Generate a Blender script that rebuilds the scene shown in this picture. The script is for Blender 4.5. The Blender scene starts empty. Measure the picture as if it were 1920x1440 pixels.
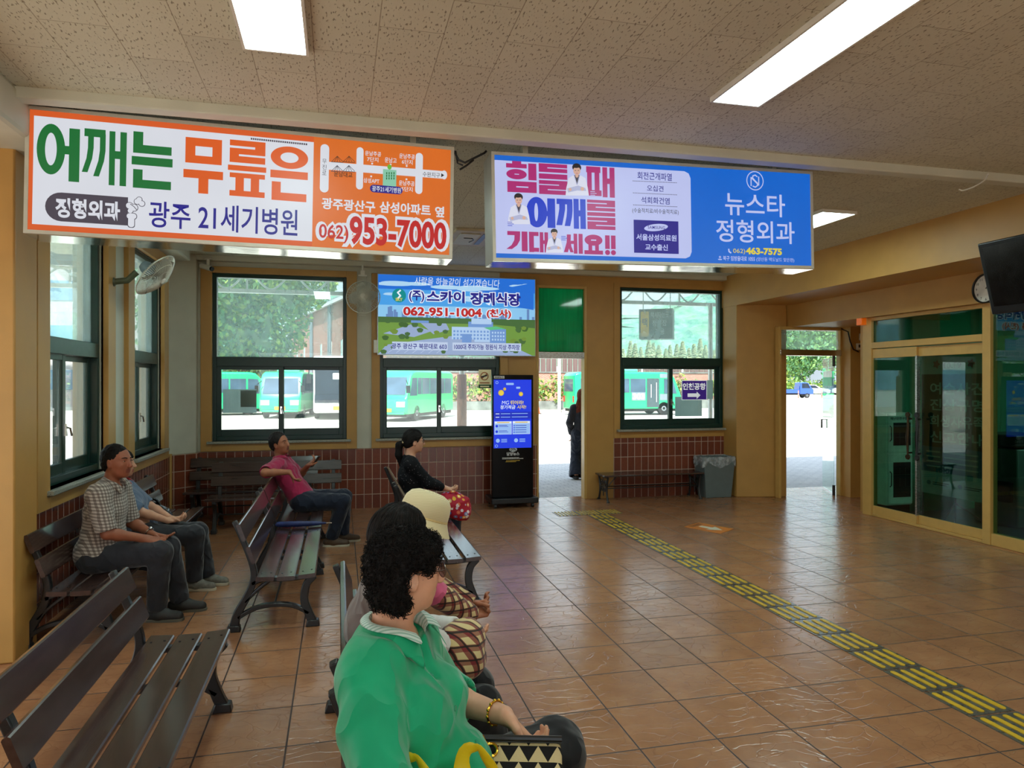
import bpy, bmesh, math, random
import numpy as np
from mathutils import Vector, Matrix

SC = bpy.context.scene
COL = SC.collection
PI = math.pi
R = math.radians
random.seed(7)
rng = np.random.default_rng(11)

# ------------------------------------------------------------------ camera
FPX, YAW, CAMH = 1320.0, R(13.8), 1.75
cam_data = bpy.data.cameras.new('camera')
cam_data.sensor_fit = 'HORIZONTAL'
cam_data.sensor_width = 36.0
cam_data.lens = 36.0 * FPX / 1920.0
cam_data.clip_start, cam_data.clip_end = 0.05, 2000
cam = bpy.data.objects.new('camera', cam_data)
cam.location = (0, 0, CAMH)
cam.rotation_euler = (PI / 2, 0, -YAW)
COL.objects.link(cam)
SC.camera = cam

# ------------------------------------------------------------------ view, world, sun
SC.view_settings.view_transform = 'Standard'
SC.view_settings.look = 'None'
SC.view_settings.exposure = 0.0
SC.view_settings.gamma = 1.0
SC.view_settings.use_curve_mapping = False
SC.cycles.use_denoising = True
SC.cycles.max_bounces = 10
SC.cycles.diffuse_bounces = 5
SC.cycles.glossy_bounces = 5
SC.cycles.transparent_max_bounces = 16
SC.cycles.transmission_bounces = 6
SC.cycles.sample_clamp_indirect = 6.0
SC.cycles.caustics_reflective = False
SC.cycles.caustics_refractive = False

world = bpy.data.worlds.new('world')
SC.world = world
world.use_nodes = True
_nt = world.node_tree
_nt.nodes.clear()
_o = _nt.nodes.new('ShaderNodeOutputWorld')
_bg = _nt.nodes.new('ShaderNodeBackground')
_sky = _nt.nodes.new('ShaderNodeTexSky')
_sky.sky_type = 'NISHITA'
_sky.sun_disc = False
_sky.sun_elevation = R(58)
_sky.sun_rotation = R(205)
_sky.air_density = 1.2
_sky.dust_density = 3.0
_mx = _nt.nodes.new('ShaderNodeMix')
_mx.data_type = 'RGBA'
_mx.inputs[0].default_value = 0.72
_sc = _nt.nodes.new('ShaderNodeMix')
_sc.data_type = 'RGBA'
_sc.blend_type = 'MULTIPLY'
_sc.inputs[0].default_value = 1.0
_sc.inputs[7].default_value = (0.13, 0.13, 0.13, 1)
_nt.links.new(_sky.outputs[0], _sc.inputs[6])
_nt.links.new(_sc.outputs[2], _mx.inputs[6])
_mx.inputs[7].default_value = (0.80, 0.96, 1.06, 1)
_nt.links.new(_mx.outputs[2], _bg.inputs[0])
_bg.inputs[1].default_value = 2.2
_nt.links.new(_bg.outputs[0], _o.inputs[0])

_sd = bpy.data.lights.new('sun', 'SUN')
_sd.energy = 11.0
_sd.angle = R(0.6)
_sd.color = (1.0, 0.97, 0.90)
sun = bpy.data.objects.new('sun', _sd)
sun.rotation_euler = (R(31), 0, R(-22))
sun.location = (0, 0, 30)
COL.objects.link(sun)

# ------------------------------------------------------------------ pixel rays (photo pixels -> points on real planes)
_S, _C = math.sin(YAW), math.cos(YAW)


def ray(px, py):
    l, v = (px - 960) / FPX, (720 - py) / FPX
    return (l * _C + _S, -l * _S + _C, v)


def onz(px, py, z=0.0):
    r = ray(px, py)
    t = (z - CAMH) / r[2]
    return Vector((r[0] * t, r[1] * t, z))


def ony(px, py, y):
    r = ray(px, py)
    t = y / r[1]
    return Vector((r[0] * t, y, CAMH + r[2] * t))


def onx(px, py, x):
    r = ray(px, py)
    t = x / r[0]
    return Vector((x, r[1] * t, CAMH + r[2] * t))


# ------------------------------------------------------------------ object helpers
def tag(o, label=None, cat=None, group=None, kind=None):
    if label:
        o['label'] = label
    if cat:
        o['category'] = cat
    if group:
        o['group'] = group
    if kind:
        o['kind'] = kind
    return o


def thing(name, label, cat, loc=(0, 0, 0), rotz=0.0, group=None, rot=None):
    o = bpy.data.objects.new(name, None)
    o.empty_display_size = 0.1
    COL.objects.link(o)
    o.location = loc
    o.rotation_euler = rot if rot else (0, 0, rotz)
    return tag(o, label, cat, group)


def copy_tree(o, parent=None):
    c = o.copy()
    COL.objects.link(c)
    c.parent = parent
    for ch in o.children:
        copy_tree(ch, c)
    return c


def lin(c):
    out = []
    for v in c[:3]:
        v = v / 255.0
        out.append(v / 12.92 if v <= 0.04045 else ((v + 0.055) / 1.055) ** 2.4)
    return tuple(out) + (1.0,)


class MB:
    """collects shapes in one mesh"""

    def __init__(s):
        s.v, s.f, s.m, s.mats = [], [], [], []

    def mi(s, mat):
        if mat is None:
            return 0
        if mat not in s.mats:
            s.mats.append(mat)
        return s.mats.index(mat)

    def add(s, vs, fs, mat=None, M=None):
        b = len(s.v)
        if M is not None:
            vs = [M @ Vector(p) for p in vs]
        s.v.extend([tuple(p) for p in vs])
        s.f.extend([tuple(b + i for i in f) for f in fs])
        k = s.mi(mat)
        s.m.extend([k] * len(fs))
        return s

    def box(s, x0, x1, y0, y1, z0, z1, mat=None, M=None):
        vs = [(x0, y0, z0), (x1, y0, z0), (x1, y1, z0), (x0, y1, z0), (x0, y0, z1), (x1, y0, z1), (x1, y1, z1), (x0, y1, z1)]
        fs = [(3, 2, 1, 0), (4, 5, 6, 7), (0, 1, 5, 4), (1, 2, 6, 5), (2, 3, 7, 6), (3, 0, 4, 7)]
        return s.add(vs, fs, mat, M)

    def prism(s, poly, h0, h1, axis='y', mat=None, M=None):
        """poly in the plane across the axis: y -> (x,z), x -> (y,z), z -> (x,y)"""
        n = len(poly)
        if axis == 'y':
            vs = [(a, h0, b) for a, b in poly] + [(a, h1, b) for a, b in poly]
        elif axis == 'x':
            vs = [(h0, a, b) for a, b in poly] + [(h1, a, b) for a, b in poly]
        else:
            vs = [(a, b, h0) for a, b in poly] + [(a, b, h1) for a, b in poly]
        fs = [tuple(range(n)), tuple(range(2 * n - 1, n - 1, -1))]
        fs += [(i, i + n, (i + 1) % n + n, (i + 1) % n) for i in range(n)]
        return s.add(vs, fs, mat, M)

    def cyl(s, a, b, r0, r1=None, n=16, mat=None, caps=True):
        r1 = r0 if r1 is None else r1
        return s.tube([a, b], [r0, r1], n, mat, caps)

    def tube(s, pts, rad, n=8, mat=None, caps=True, flat=None):
        pts = [Vector(p) for p in pts]
        if not hasattr(rad, '__len__'):
            rad = [rad] * len(pts)
        vs, fs = [], []
        ref = None
        for i, p in enumerate(pts):
            d = (pts[min(i + 1, len(pts) - 1)] - pts[max(i - 1, 0)]).normalized()
            if ref is None:
                ref = Vector((0, 0, 1)) if abs(d.z) < 0.9 else Vector((1, 0, 0))
            u = ref - d * ref.dot(d)
            if u.length < 1e-5:
                u = d.orthogonal()
            u.normalize()
            ref = u
            w = d.cross(u)
            for k in range(n):
                a = 2 * PI * k / n
                vs.append(p + (u * math.cos(a) + w * math.sin(a) * (flat or 1)) * rad[i])
        for i in range(len(pts) - 1):
            for k in range(n):
                fs.append((i * n + k, i * n + (k + 1) % n, (i + 1) * n + (k + 1) % n, (i + 1) * n + k))
        if caps:
            fs.append(tuple(range(n - 1, -1, -1)))
            fs.append(tuple(range((len(pts) - 1) * n, len(pts) * n)))
        return s.add(vs, fs, mat)

    def lathe(s, prof, c=(0, 0, 0), n=24, mat=None, M=None, axis='z'):
        """prof [(r, h)] turned round an axis through c"""
        vs, fs = [], []
        for r, h in prof:
            for k in range(n):
                a = 2 * PI * k / n
                if axis == 'z':
                    vs.append((c[0] + r * math.cos(a), c[1] + r * math.sin(a), c[2] + h))
                elif axis == 'y':
                    vs.append((c[0] + r * math.cos(a), c[1] + h, c[2] + r * math.sin(a)))
                else:
                    vs.append((c[0] + h, c[1] + r * math.cos(a), c[2] + r * math.sin(a)))
        for i in range(len(prof) - 1):
            for k in range(n):
                fs.append((i * n + k, i * n + (k + 1) % n, (i + 1) * n + (k + 1) % n, (i + 1) * n + k))
        fs.append(tuple(range(n - 1, -1, -1)))
        fs.append(tuple(range((len(prof) - 1) * n, len(prof) * n)))
        return s.add(vs, fs, mat, M)

    def ball(s, c, r, n=12, mat=None, M=None):
        rr = r if hasattr(r, '__len__') else (r, r, r)
        vs, fs = [], []
        m = max(6, n // 2 + 1)
        for i in range(m + 1):
            t = PI * i / m
            for k in range(n):
                a = 2 * PI * k / n
                vs.append((c[0] + rr[0] * math.sin(t) * math.cos(a), c[1] + rr[1] * math.sin(t) * math.sin(a), c[2] + rr[2] * math.cos(t)))
        for i in range(m):
            for k in range(n):
                fs.append((i * n + k, (i + 1) * n + k, (i + 1) * n + (k + 1) % n, i * n + (k + 1) % n))
        return s.add(vs, fs, mat, M)

    def build(s, name, mat=None, parent=None, loc=None, bevel=0.0, smooth=35, kind=None, segs=2):
        """vertices are local to the parent when there is one; loc: origin of a top-level mesh in the same space as the vertices"""
        me = bpy.data.meshes.new(name)
        vs = s.v
        if loc is not None and parent is None:
            vs = [(p[0] - loc[0], p[1] - loc[1], p[2] - loc[2]) for p in vs]
        me.from_pydata(vs, [], s.f)
        mats = s.mats if s.mats else [mat]
        for m in mats:
            me.materials.append(m)
        if s.mats:
            me.polygons.foreach_set('material_index', s.m)
        me.update()
        bm = bmesh.new()
        bm.from_mesh(me)
        bmesh.ops.recalc_face_normals(bm, faces=bm.faces)
        bm.to_mesh(me)
        bm.free()
        if smooth:
            me.polygons.foreach_set('use_smooth', [True] * len(me.polygons))
            me.set_sharp_from_angle(angle=R(smooth))
        o = bpy.data.objects.new(name, me)
        COL.objects.link(o)
        if parent is not None:
            o.parent = parent
        elif loc is not None:
            o.location = loc
        if bevel:
            md = o.modifiers.new('bevel', 'BEVEL')
            md.width = bevel
            md.segments = segs
            md.limit_method = 'ANGLE'
            md.angle_limit = R(40)
        if kind:
            o['kind'] = kind
        return o


def boxobj(name, x0, x1, y0, y1, z0, z1, mat, parent=None, bevel=0.0, kind=None, loc=None):
    b = MB()
    b.box(x0, x1, y0, y1, z0, z1)
    if parent is None and loc is None:
        loc = ((x0 + x1) / 2, (y0 + y1) / 2, z0)
    return b.build(name, mat, parent, loc, bevel, kind=kind)


def frame_m(origin, xdir, updir=(0, 0, 1)):
    """matrix with local x along xdir, z near updir, y = z cross x"""
    x = Vector(xdir).normalized()
    z = Vector(updir)
    z = (z - x * z.dot(x)).normalized()
    y = z.cross(x)
    m = Matrix((x, y, z)).transposed().to_4x4()
    m.translation = Vector(origin)
    return m


def spline(ctrl, n=6):
    """Catmull-Rom through the control points"""
    P_ = [Vector(c) for c in ctrl]
    P_ = [P_[0] * 2 - P_[1]] + P_ + [P_[-1] * 2 - P_[-2]]
    out = []
    for i in range(1, len(P_) - 2):
        for j in range(n):
            t = j / n
            a, b_, c, d = P_[i - 1], P_[i], P_[i + 1], P_[i + 2]
            out.append(0.5 * ((2 * b_) + (c - a) * t + (2 * a - 5 * b_ + 4 * c - d) * t * t + (3 * b_ - a - 3 * c + d) * t ** 3))
    out.append(P_[-2])
    return out


# ------------------------------------------------------------------ materials
def new_mat(name):
    m = bpy.data.materials.new(name)
    m.use_nodes = True
    nt = m.node_tree
    nt.nodes.clear()
    out = nt.nodes.new('ShaderNodeOutputMaterial')
    return m, nt, out


class NT:
    """small node writing helper"""

    def __init__(s, nt):
        s.nt = nt

    def n(s, t, **kw):
        nd = s.nt.nodes.new(t)
        for k, v in kw.items():
            setattr(nd, k, v)
        return nd

    def l(s, a, b):
        s.nt.links.new(a, b)

    def put(s, sock, v):
        if hasattr(v, 'is_linked') or isinstance(v, bpy.types.NodeSocket):
            s.l(v, sock)
        else:
            sock.default_value = v

    def math(s, op, a, b=0.0, c=None):
        nd = s.n('ShaderNodeMath', operation=op)
        s.put(nd.inputs[0], a)
        s.put(nd.inputs[1], b)
        if c is not None:
            s.put(nd.inputs[2], c)
        return nd.outputs[0]

    def mix(s, f, a, b, blend='MIX'):
        nd = s.n('ShaderNodeMix', data_type='RGBA', blend_type=blend)
        s.put(nd.inputs[0], f)
        s.put(nd.inputs[6], a)
        s.put(nd.inputs[7], b)
        return nd.outputs[2]

    def coord(s, kind='Object'):
        return s.n('ShaderNodeTexCoord').outputs[kind]

    def sep(s, vec):
        nd = s.n('ShaderNodeSeparateXYZ')
        s.l(vec, nd.inputs[0])
        return nd.outputs

    def comb(s, x, y, z):
        nd = s.n('ShaderNodeCombineXYZ')
        for i, v in enumerate((x, y, z)):
            s.put(nd.inputs[i], v)
        return nd.outputs[0]

    def mapv(s, vec, scale=(1, 1, 1), rot=(0, 0, 0), loc=(0, 0, 0)):
        nd = s.n('ShaderNodeMapping')
        s.l(vec, nd.inputs[0])
        nd.inputs[1].default_value = loc
        nd.inputs[2].default_value = rot
        nd.inputs[3].default_value = scale
        return nd.outputs[0]

    def noise(s, vec, scale=5, detail=3, rough=0.5, out=0):
        nd = s.n('ShaderNodeTexNoise')
        s.l(vec, nd.inputs['Vector'])
        nd.inputs['Scale'].default_value = scale
        nd.inputs['Detail'].default_value = detail
        nd.inputs['Roughness'].default_value = rough
        return nd.outputs[out]

    def ramp(s, f, stops):
        nd = s.n('ShaderNodeValToRGB')
        s.l(f, nd.inputs[0])
        el = nd.color_ramp.elements
        while len(el) < len(stops):
            el.new(0.5)
        for e, (p, c) in zip(el, stops):
            e.position = p
            e.color = c if hasattr(c, '__len__') else (c, c, c, 1)
        return nd.outputs[0]

    def rng(s, v, a, b, c=0.0, d=1.0):
        nd = s.n('ShaderNodeMapRange')
        s.put(nd.inputs[0], v)
        for i, x in enumerate((a, b, c, d)):
            nd.inputs[i + 1].default_value = x
        return nd.outputs[0]

    def bump(s, h, strength=0.3, dist=0.01):
        nd = s.n('ShaderNodeBump')
        s.l(h, nd.inputs['Height'])
        nd.inputs['Strength'].default_value = strength
        nd.inputs['Distance'].default_value = dist
        return nd.outputs[0]

    def bsdf(s, out, col, rough=0.5, metal=0.0, normal=None, spec=None, alpha=None, emit=None, estr=1.0, trans=None, sss=None, sheen=None, coat=None):
        nd = s.n('ShaderNodeBsdfPrincipled')
        s.put(nd.inputs['Base Color'], col)
        s.put(nd.inputs['Roughness'], rough)
        s.put(nd.inputs['Metallic'], metal)
        if normal is not None:
            s.l(normal, nd.inputs['Normal'])
        if spec is not None:
            s.put(nd.inputs['Specular IOR Level'], spec)
        if alpha is not None:
            s.put(nd.inputs['Alpha'], alpha)
        if emit is not None:
            s.put(nd.inputs['Emission Color'], emit)
            s.put(nd.inputs['Emission Strength'], estr)
        if trans is not None:
            s.put(nd.inputs['Transmission Weight'], trans)
        if sss:
            nd.inputs['Subsurface Weight'].default_value = sss
            nd.inputs['Subsurface Radius'].default_value = (0.02, 0.008, 0.005)
            nd.inputs['Subsurface Scale'].default_value = 0.3
        if sheen:
            nd.inputs['Sheen Weight'].default_value = sheen
        if coat:
            nd.inputs['Coat Weight'].default_value = coat
            nd.inputs['Coat Roughness'].default_value = 0.12
        if out is not None:
            s.l(nd.outputs[0], out.inputs[0])
        return nd.outputs[0]


_mc = {}


def M(name, col, rough=0.5, metal=0.0, var=0.12, nscale=9.0, bump=0.0, bscale=60.0, spec=None, sss=None, sheen=None, coat=None, col2=None, stretch=(1, 1, 1), emit=0.0, detail=3):
    """painted / plain surface: a base colour broken up by noise, optional fine relief"""
    if name in _mc:
        return _mc[name]
    m, nt, out = new_mat(name)
    k = NT(nt)
    c = lin(col)
    vec = k.mapv(k.coord(), stretch)
    nz = k.noise(vec, nscale, detail)
    lo = tuple(x * (1 - var) for x in c[:3]) + (1,)
    hi = tuple(min(1, x * (1 + var)) for x in c[:3]) + (1,)
    if col2 is not None:
        hi = lin(col2)
        lo = c
    cc = k.mix(k.rng(nz, 0.3, 0.7), lo, hi)
    nrm = None
    if bump:
        nrm = k.bump(k.noise(vec, bscale, 4), bump, 0.01)
    k.bsdf(out, cc, k.rng(nz, 0, 1, max(0.02, rough - 0.06), min(1, rough + 0.06)), metal, nrm, spec, sss=sss, sheen=sheen, coat=coat, emit=(c if emit else None), estr=emit)
    _mc[name] = m
    return m


def glow(name, col, strength=1.0, rough=0.35, gloss=True):
    """surface that gives off light (lamp diffuser, backlit print, screen)"""
    if name in _mc:
        return _mc[name]
    m, nt, out = new_mat(name)
    k = NT(nt)
    c = lin(col)
    nz = k.noise(k.coord(), 3.0, 2)
    cc = k.mix(nz, tuple(x * 0.94 for x in c[:3]) + (1,), tuple(x * 1.06 for x in c[:3]) + (1,))
    k.bsdf(out, (0.02, 0.02, 0.02, 1), rough, 0, emit=cc, estr=strength, spec=0.4 if gloss else 0.0)
    _mc[name] = m
    return m


def glass_mat(name, tint=(1, 1, 1), film=0.0, filmcol=(0.8, 0.95, 0.95), refl=1.0, rough=0.0):
    """pane: clear or tinted transparency, mirror reflection by angle, and a film of dust that scatters light"""
    if name in _mc:
        return _mc[name]
    m, nt, out = new_mat(name)
    k = NT(nt)
    tr = k.n('ShaderNodeBsdfTransparent')
    tr.inputs[0].default_value = tuple(tint) + (1,)
    gl = k.n('ShaderNodeBsdfGlossy')
    gl.inputs['Roughness'].default_value = rough
    gl.inputs[0].default_value = (refl, refl, refl, 1)
    fr = k.n('ShaderNodeFresnel')
    k.l(k.rng(k.n('ShaderNodeNewGeometry').outputs['Backfacing'], 0, 1, 1.5, 1 / 1.5), fr.inputs[0])
    base = tr.outputs[0]
    if film > 0:
        df = k.n('ShaderNodeBsdfTranslucent')
        df.inputs[0].default_value = tuple(filmcol) + (1,)
        dd = k.n('ShaderNodeBsdfDiffuse')
        dd.inputs[0].default_value = tuple(filmcol) + (1,)
        ad = k.n('ShaderNodeMixShader')
        ad.inputs[0].default_value = 0.3
        k.l(df.outputs[0], ad.inputs[1])
        k.l(dd.outputs[0], ad.inputs[2])
        nz = k.noise(k.mapv(k.coord(), (2, 2, 1.2)), 3.0, 5)
        mf = k.n('ShaderNodeMixShader')
        k.l(k.rng(nz, 0.3, 0.7, film * 0.75, film * 1.25), mf.inputs[0])
        k.l(base, mf.inputs[1])
        k.l(ad.outputs[0], mf.inputs[2])
        base = mf.outputs[0]
    mx = k.n('ShaderNodeMixShader')
    k.l(fr.outputs[0], mx.inputs[0])
    k.l(base, mx.inputs[1])
    k.l(gl.outputs[0], mx.inputs[2])
    k.l(mx.outputs[0], out.inputs[0])
    _mc[name] = m
    return m


# ------------------------------------------------------------------ flat print: text and shapes on a sign face
_txt = {}


def text_shape(body, bold=0.0, spacing=1.0):
    key = (body, bold, spacing)
    if key in _txt:
        return _txt[key]
    cu = bpy.data.curves.new('text_tmp', 'FONT')
    cu.body = body
    cu.offset = bold
    cu.space_character = spacing
    cu.resolution_u = 4
    ob = bpy.data.objects.new('text_tmp', cu)
    COL.objects.link(ob)
    dg = bpy.context.evaluated_depsgraph_get()
    me = bpy.data.meshes.new_from_object(ob.evaluated_get(dg))
    vs = [tuple(v.co[:2]) for v in me.vertices]
    fs = [tuple(p.vertices) for p in me.polygons]
    bpy.data.objects.remove(ob)
    bpy.data.curves.remove(cu)
    bpy.data.meshes.remove(me)
    x0, x1 = min(v[0] for v in vs), max(v[0] for v in vs)
    y0, y1 = min(v[1] for v in vs), max(v[1] for v in vs)
    vs = [((a - x0) / (x1 - x0), (b - y0) / (y1 - y0)) for a, b in vs]
    _txt[key] = (vs, fs)
    return _txt[key]


class Print:
    """a printed face in its own (u right, v up) metres, laid out from the photo by a four-corner homography"""

    def __init__(s, W, H, corners):
        s.W, s.H = W, H
        s.mb = MB()
        s.z = 0.0
        A, b = [], []
        for (x, y), (u, v) in zip(corners, ((0, H), (W, H), (W, 0), (0, 0))):
            A.append([x, y, 1, 0, 0, 0, -u * x, -u * y])
            b.append(u)
            A.append([0, 0, 0, x, y, 1, -v * x, -v * y])
            b.append(v)
        s.h = np.linalg.solve(np.array(A, float), np.array(b, float))

    def uv(s, x, y):
        h = s.h
        w = h[6] * x + h[7] * y + 1
        return ((h[0] * x + h[1] * y + h[2]) / w, (h[3] * x + h[4] * y + h[5]) / w)

    def bb(s, x0, y0, x1, y1):
        xm, ym = (x0 + x1) / 2, (y0 + y1) / 2
        return s.uv(x0, ym)[0], s.uv(xm, y1)[1], s.uv(x1, ym)[0], s.uv(xm, y0)[1]

    def layer(s):
        s.z -= 0.0009

    def put(s, pts, fs, mat):
        s.z -= 0.00002
        s.mb.add([(a, s.z, b) for a, b in pts], fs, mat)

    def poly(s, pts, mat, px=True):
        pp = [s.uv(*p) for p in pts] if px else pts
        s.put(pp, [tuple(range(len(pp)))], mat)

    def rect(s, x0, y0, x1, y1, mat, rad=0.0, n=5):
        u0, v0, u1, v1 = s.bb(x0, y0, x1, y1)
        if rad <= 0:
            s.put([(u0, v0), (u1, v0), (u1, v1), (u0, v1)], [(0, 1, 2, 3)], mat)
            return
        r = min(rad, (u1 - u0) / 2, (v1 - v0) / 2)
        pts = []
        for cx, cy, a0 in ((u1 - r, v1 - r, 0), (u0 + r, v1 - r, 90), (u0 + r, v0 + r, 180), (u1 - r, v0 + r, 270)):
            for i in range(n + 1):
                a = R(a0 + 90 * i / n)
                pts.append((cx + r * math.cos(a), cy + r * math.sin(a)))
        s.put(pts, [tuple(range(len(pts)))], mat)

    def urect(s, u0, v0, u1, v1, mat):
        s.put([(u0, v0), (u1, v0), (u1, v1), (u0, v1)], [(0, 1, 2, 3)], mat)

    def disc(s, x, y, r, mat, ry=None, n=24, ring=0.0):
        u, v = s.uv(x, y)
        ru = abs(s.uv(x + r, y)[0] - u)
        rv = ru if ry is None else abs(s.uv(x, y + ry)[1] - v)
        pts = [(u + ru * math.cos(2 * PI * i / n), v + rv * math.sin(2 * PI * i / n)) for i in range(n)]
        if ring:
            q = [(u + ru * ring * math.cos(2 * PI * i / n), v + rv * ring * math.sin(2 * PI * i / n)) for i in range(n)]
            s.put(pts + q, [(i, (i + 1) % n, n + (i + 1) % n, n + i) for i in range(n)], mat)
        else:
            s.put(pts, [tuple(range(n))], mat)

    def line(s, pts, w, mat, px=True):
        pp = [Vector(s.uv(*p)) if px else Vector(p) for p in pts]
        for a, b in zip(pp, pp[1:]):
            d = (b - a)
            if d.length < 1e-6:
                continue
            d.normalize()
            n = Vector((-d.y, d.x)) * w / 2
            e = d * w * 0.3
            s.put([tuple(a - e + n), tuple(a - e - n), tuple(b + e - n), tuple(b + e + n)], [(0, 1, 2, 3)], mat)

    def text(s, body, x0, y0, x1, y1, mat, bold=0.0, grow=0.0, shear=0.0, spacing=1.0):
        u0, v0, u1, v1 = s.bb(x0, y0, x1, y1)
        u0, v0, u1, v1 = u0 - grow, v0 - grow, u1 + grow, v1 + grow
        vs, fs = text_shape(body, bold, spacing)
        s.put([(u0 + a * (u1 - u0) + shear * b * (v1 - v0), v0 + b * (v1 - v0)) for a, b in vs], fs, mat)

    def build(s, name, parent):
        me_o = s.mb.build(name, None, parent, smooth=0)
        return me_o
# ================================================================== setting
CEIL = 3.46
YB = 10.15          # inner face of the back wall
XL = -2.10          # inner face of the left wall by the windows
XG = 6.90           # plane of the glazed office front

m_tan = M('tan_paint', (190, 144, 76), 0.45, var=0.06, nscale=4, bump=0.05, bscale=120)
m_cream = M('cream_paint', (205, 205, 188), 0.5, var=0.05, nscale=4, bump=0.06, bscale=90)
m_white = M('white_paint', (226, 224, 212), 0.5, var=0.04)
m_green = M('dark_green_frame', (14, 50, 42), 0.32, var=0.1, nscale=20)
m_granite = M('granite', (150, 150, 138), 0.35, var=0.5, nscale=160, detail=5)
m_alu = M('brushed_aluminium', (190, 190, 186), 0.28, 1.0, var=0.08, nscale=30, stretch=(1, 1, 12))
m_tanframe = M('tan_frame_paint', (205, 164, 92), 0.35, var=0.05)
m_black = M('black_plastic', (16, 16, 17), 0.35, var=0.15)
m_chrome = M('chrome', (210, 210, 210), 0.14, 1.0, var=0.05)
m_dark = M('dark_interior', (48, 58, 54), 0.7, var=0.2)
m_officegreen = M('green_office_paint', (96, 160, 128), 0.6, var=0.06)
m_clear = glass_mat('clear_glass', (0.95, 0.985, 0.97))
m_dusty = glass_mat('dusty_glass', (0.90, 0.97, 0.955), 0.26, (0.70, 0.92, 0.92))
m_thin = glass_mat('lower_pane_glass', (0.95, 0.985, 0.975), 0.05, (0.75, 0.93, 0.92))
m_tint = glass_mat('green_tinted_glass', (0.40, 0.62, 0.52), 0.0)


def floor_material():
    m, nt, out = new_mat('terracotta_floor_tiles')
    k = NT(nt)
    x, y, z = k.sep(k.coord())
    TX, TY, OX, OY = 0.412, 0.4325, 1.40, 3.13
    a = k.math('DIVIDE', k.math('SUBTRACT', x, OX), TX)
    b = k.math('DIVIDE', k.math('SUBTRACT', y, OY), TY)
    fa, fb = k.math('FRACT', a), k.math('FRACT', b)
    ca, cb = k.math('FLOOR', a), k.math('FLOOR', b)
    da = k.math('MULTIPLY', k.math('MINIMUM', fa, k.math('SUBTRACT', 1.0, fa)), TX)
    db = k.math('MULTIPLY', k.math('MINIMUM', fb, k.math('SUBTRACT', 1.0, fb)), TY)
    d = k.math('MINIMUM', da, db)
    joint = k.rng(d, 0.0034, 0.0056, 1, 0)
    wn = k.n('ShaderNodeTexWhiteNoise', noise_dimensions='3D')
    k.l(k.comb(ca, cb, 0.0), wn.inputs[0])
    # each tile samples the noise somewhere else
    off = k.n('ShaderNodeVectorMath', operation='MULTIPLY_ADD')
    k.l(wn.outputs['Color'], off.inputs[0])
    off.inputs[1].default_value = (40, 40, 40)
    k.l(k.comb(x, y, 0.0), off.inputs[2])
    v = off.outputs[0]
    n1 = k.noise(v, 4.0, 5, 0.6)
    n2 = k.noise(v, 22.0, 4, 0.6)
    wv = k.mapv(v, (1.0, 2.6, 1), (0, 0, R(28)))
    warp = k.n('ShaderNodeVectorMath', operation='MULTIPLY_ADD')
    k.l(k.noise(v, 3.0, 3, 0.5, 1), warp.inputs[0])
    warp.inputs[1].default_value = (0.6, 0.6, 0.6)
    k.l(wv, warp.inputs[2])
    rid = k.n('ShaderNodeTexVoronoi', feature='DISTANCE_TO_EDGE')
    k.l(warp.outputs[0], rid.inputs['Vector'])
    rid.inputs['Scale'].default_value = 5.0
    cleft = k.rng(rid.outputs[0], 0.0, 0.035, 0.0, 1.0)
    col = k.ramp(n1, [(0.25, lin((154, 106, 74))), (0.55, lin((172, 120, 84))), (0.8, lin((184, 136, 100)))])
    hs = k.n('ShaderNodeHueSaturation')
    k.l(col, hs.inputs['Color'])
    k.l(k.rng(wn.outputs['Value'], 0, 1, 0.88, 1.1), hs.inputs['Value'])
    col = k.mix(k.rng(n2, 0.6, 0.75, 0, 0.22), hs.outputs[0], lin((130, 80, 52)))
    col = k.mix(k.rng(cleft, 0, 1, 0.22, 0.0), col, lin((96, 54, 34)))
    col = k.mix(joint, col, lin((62, 40, 28)))
    h = k.math('ADD', k.math('MULTIPLY', n1, 0.9), k.math('ADD', k.math('MULTIPLY', cleft, 0.35), k.math('MULTIPLY', n2, 0.2)))
    h = k.math('SUBTRACT', h, k.math('MULTIPLY', joint, 0.7))
    nrm = k.bump(h, 0.20, 0.010)
    rough = k.math('ADD', k.rng(n2, 0.3, 0.7, 0.17, 0.27), k.math('MULTIPLY', joint, 0.4))
    k.bsdf(out, col, rough, 0, nrm, 0.6)
    return m


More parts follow.
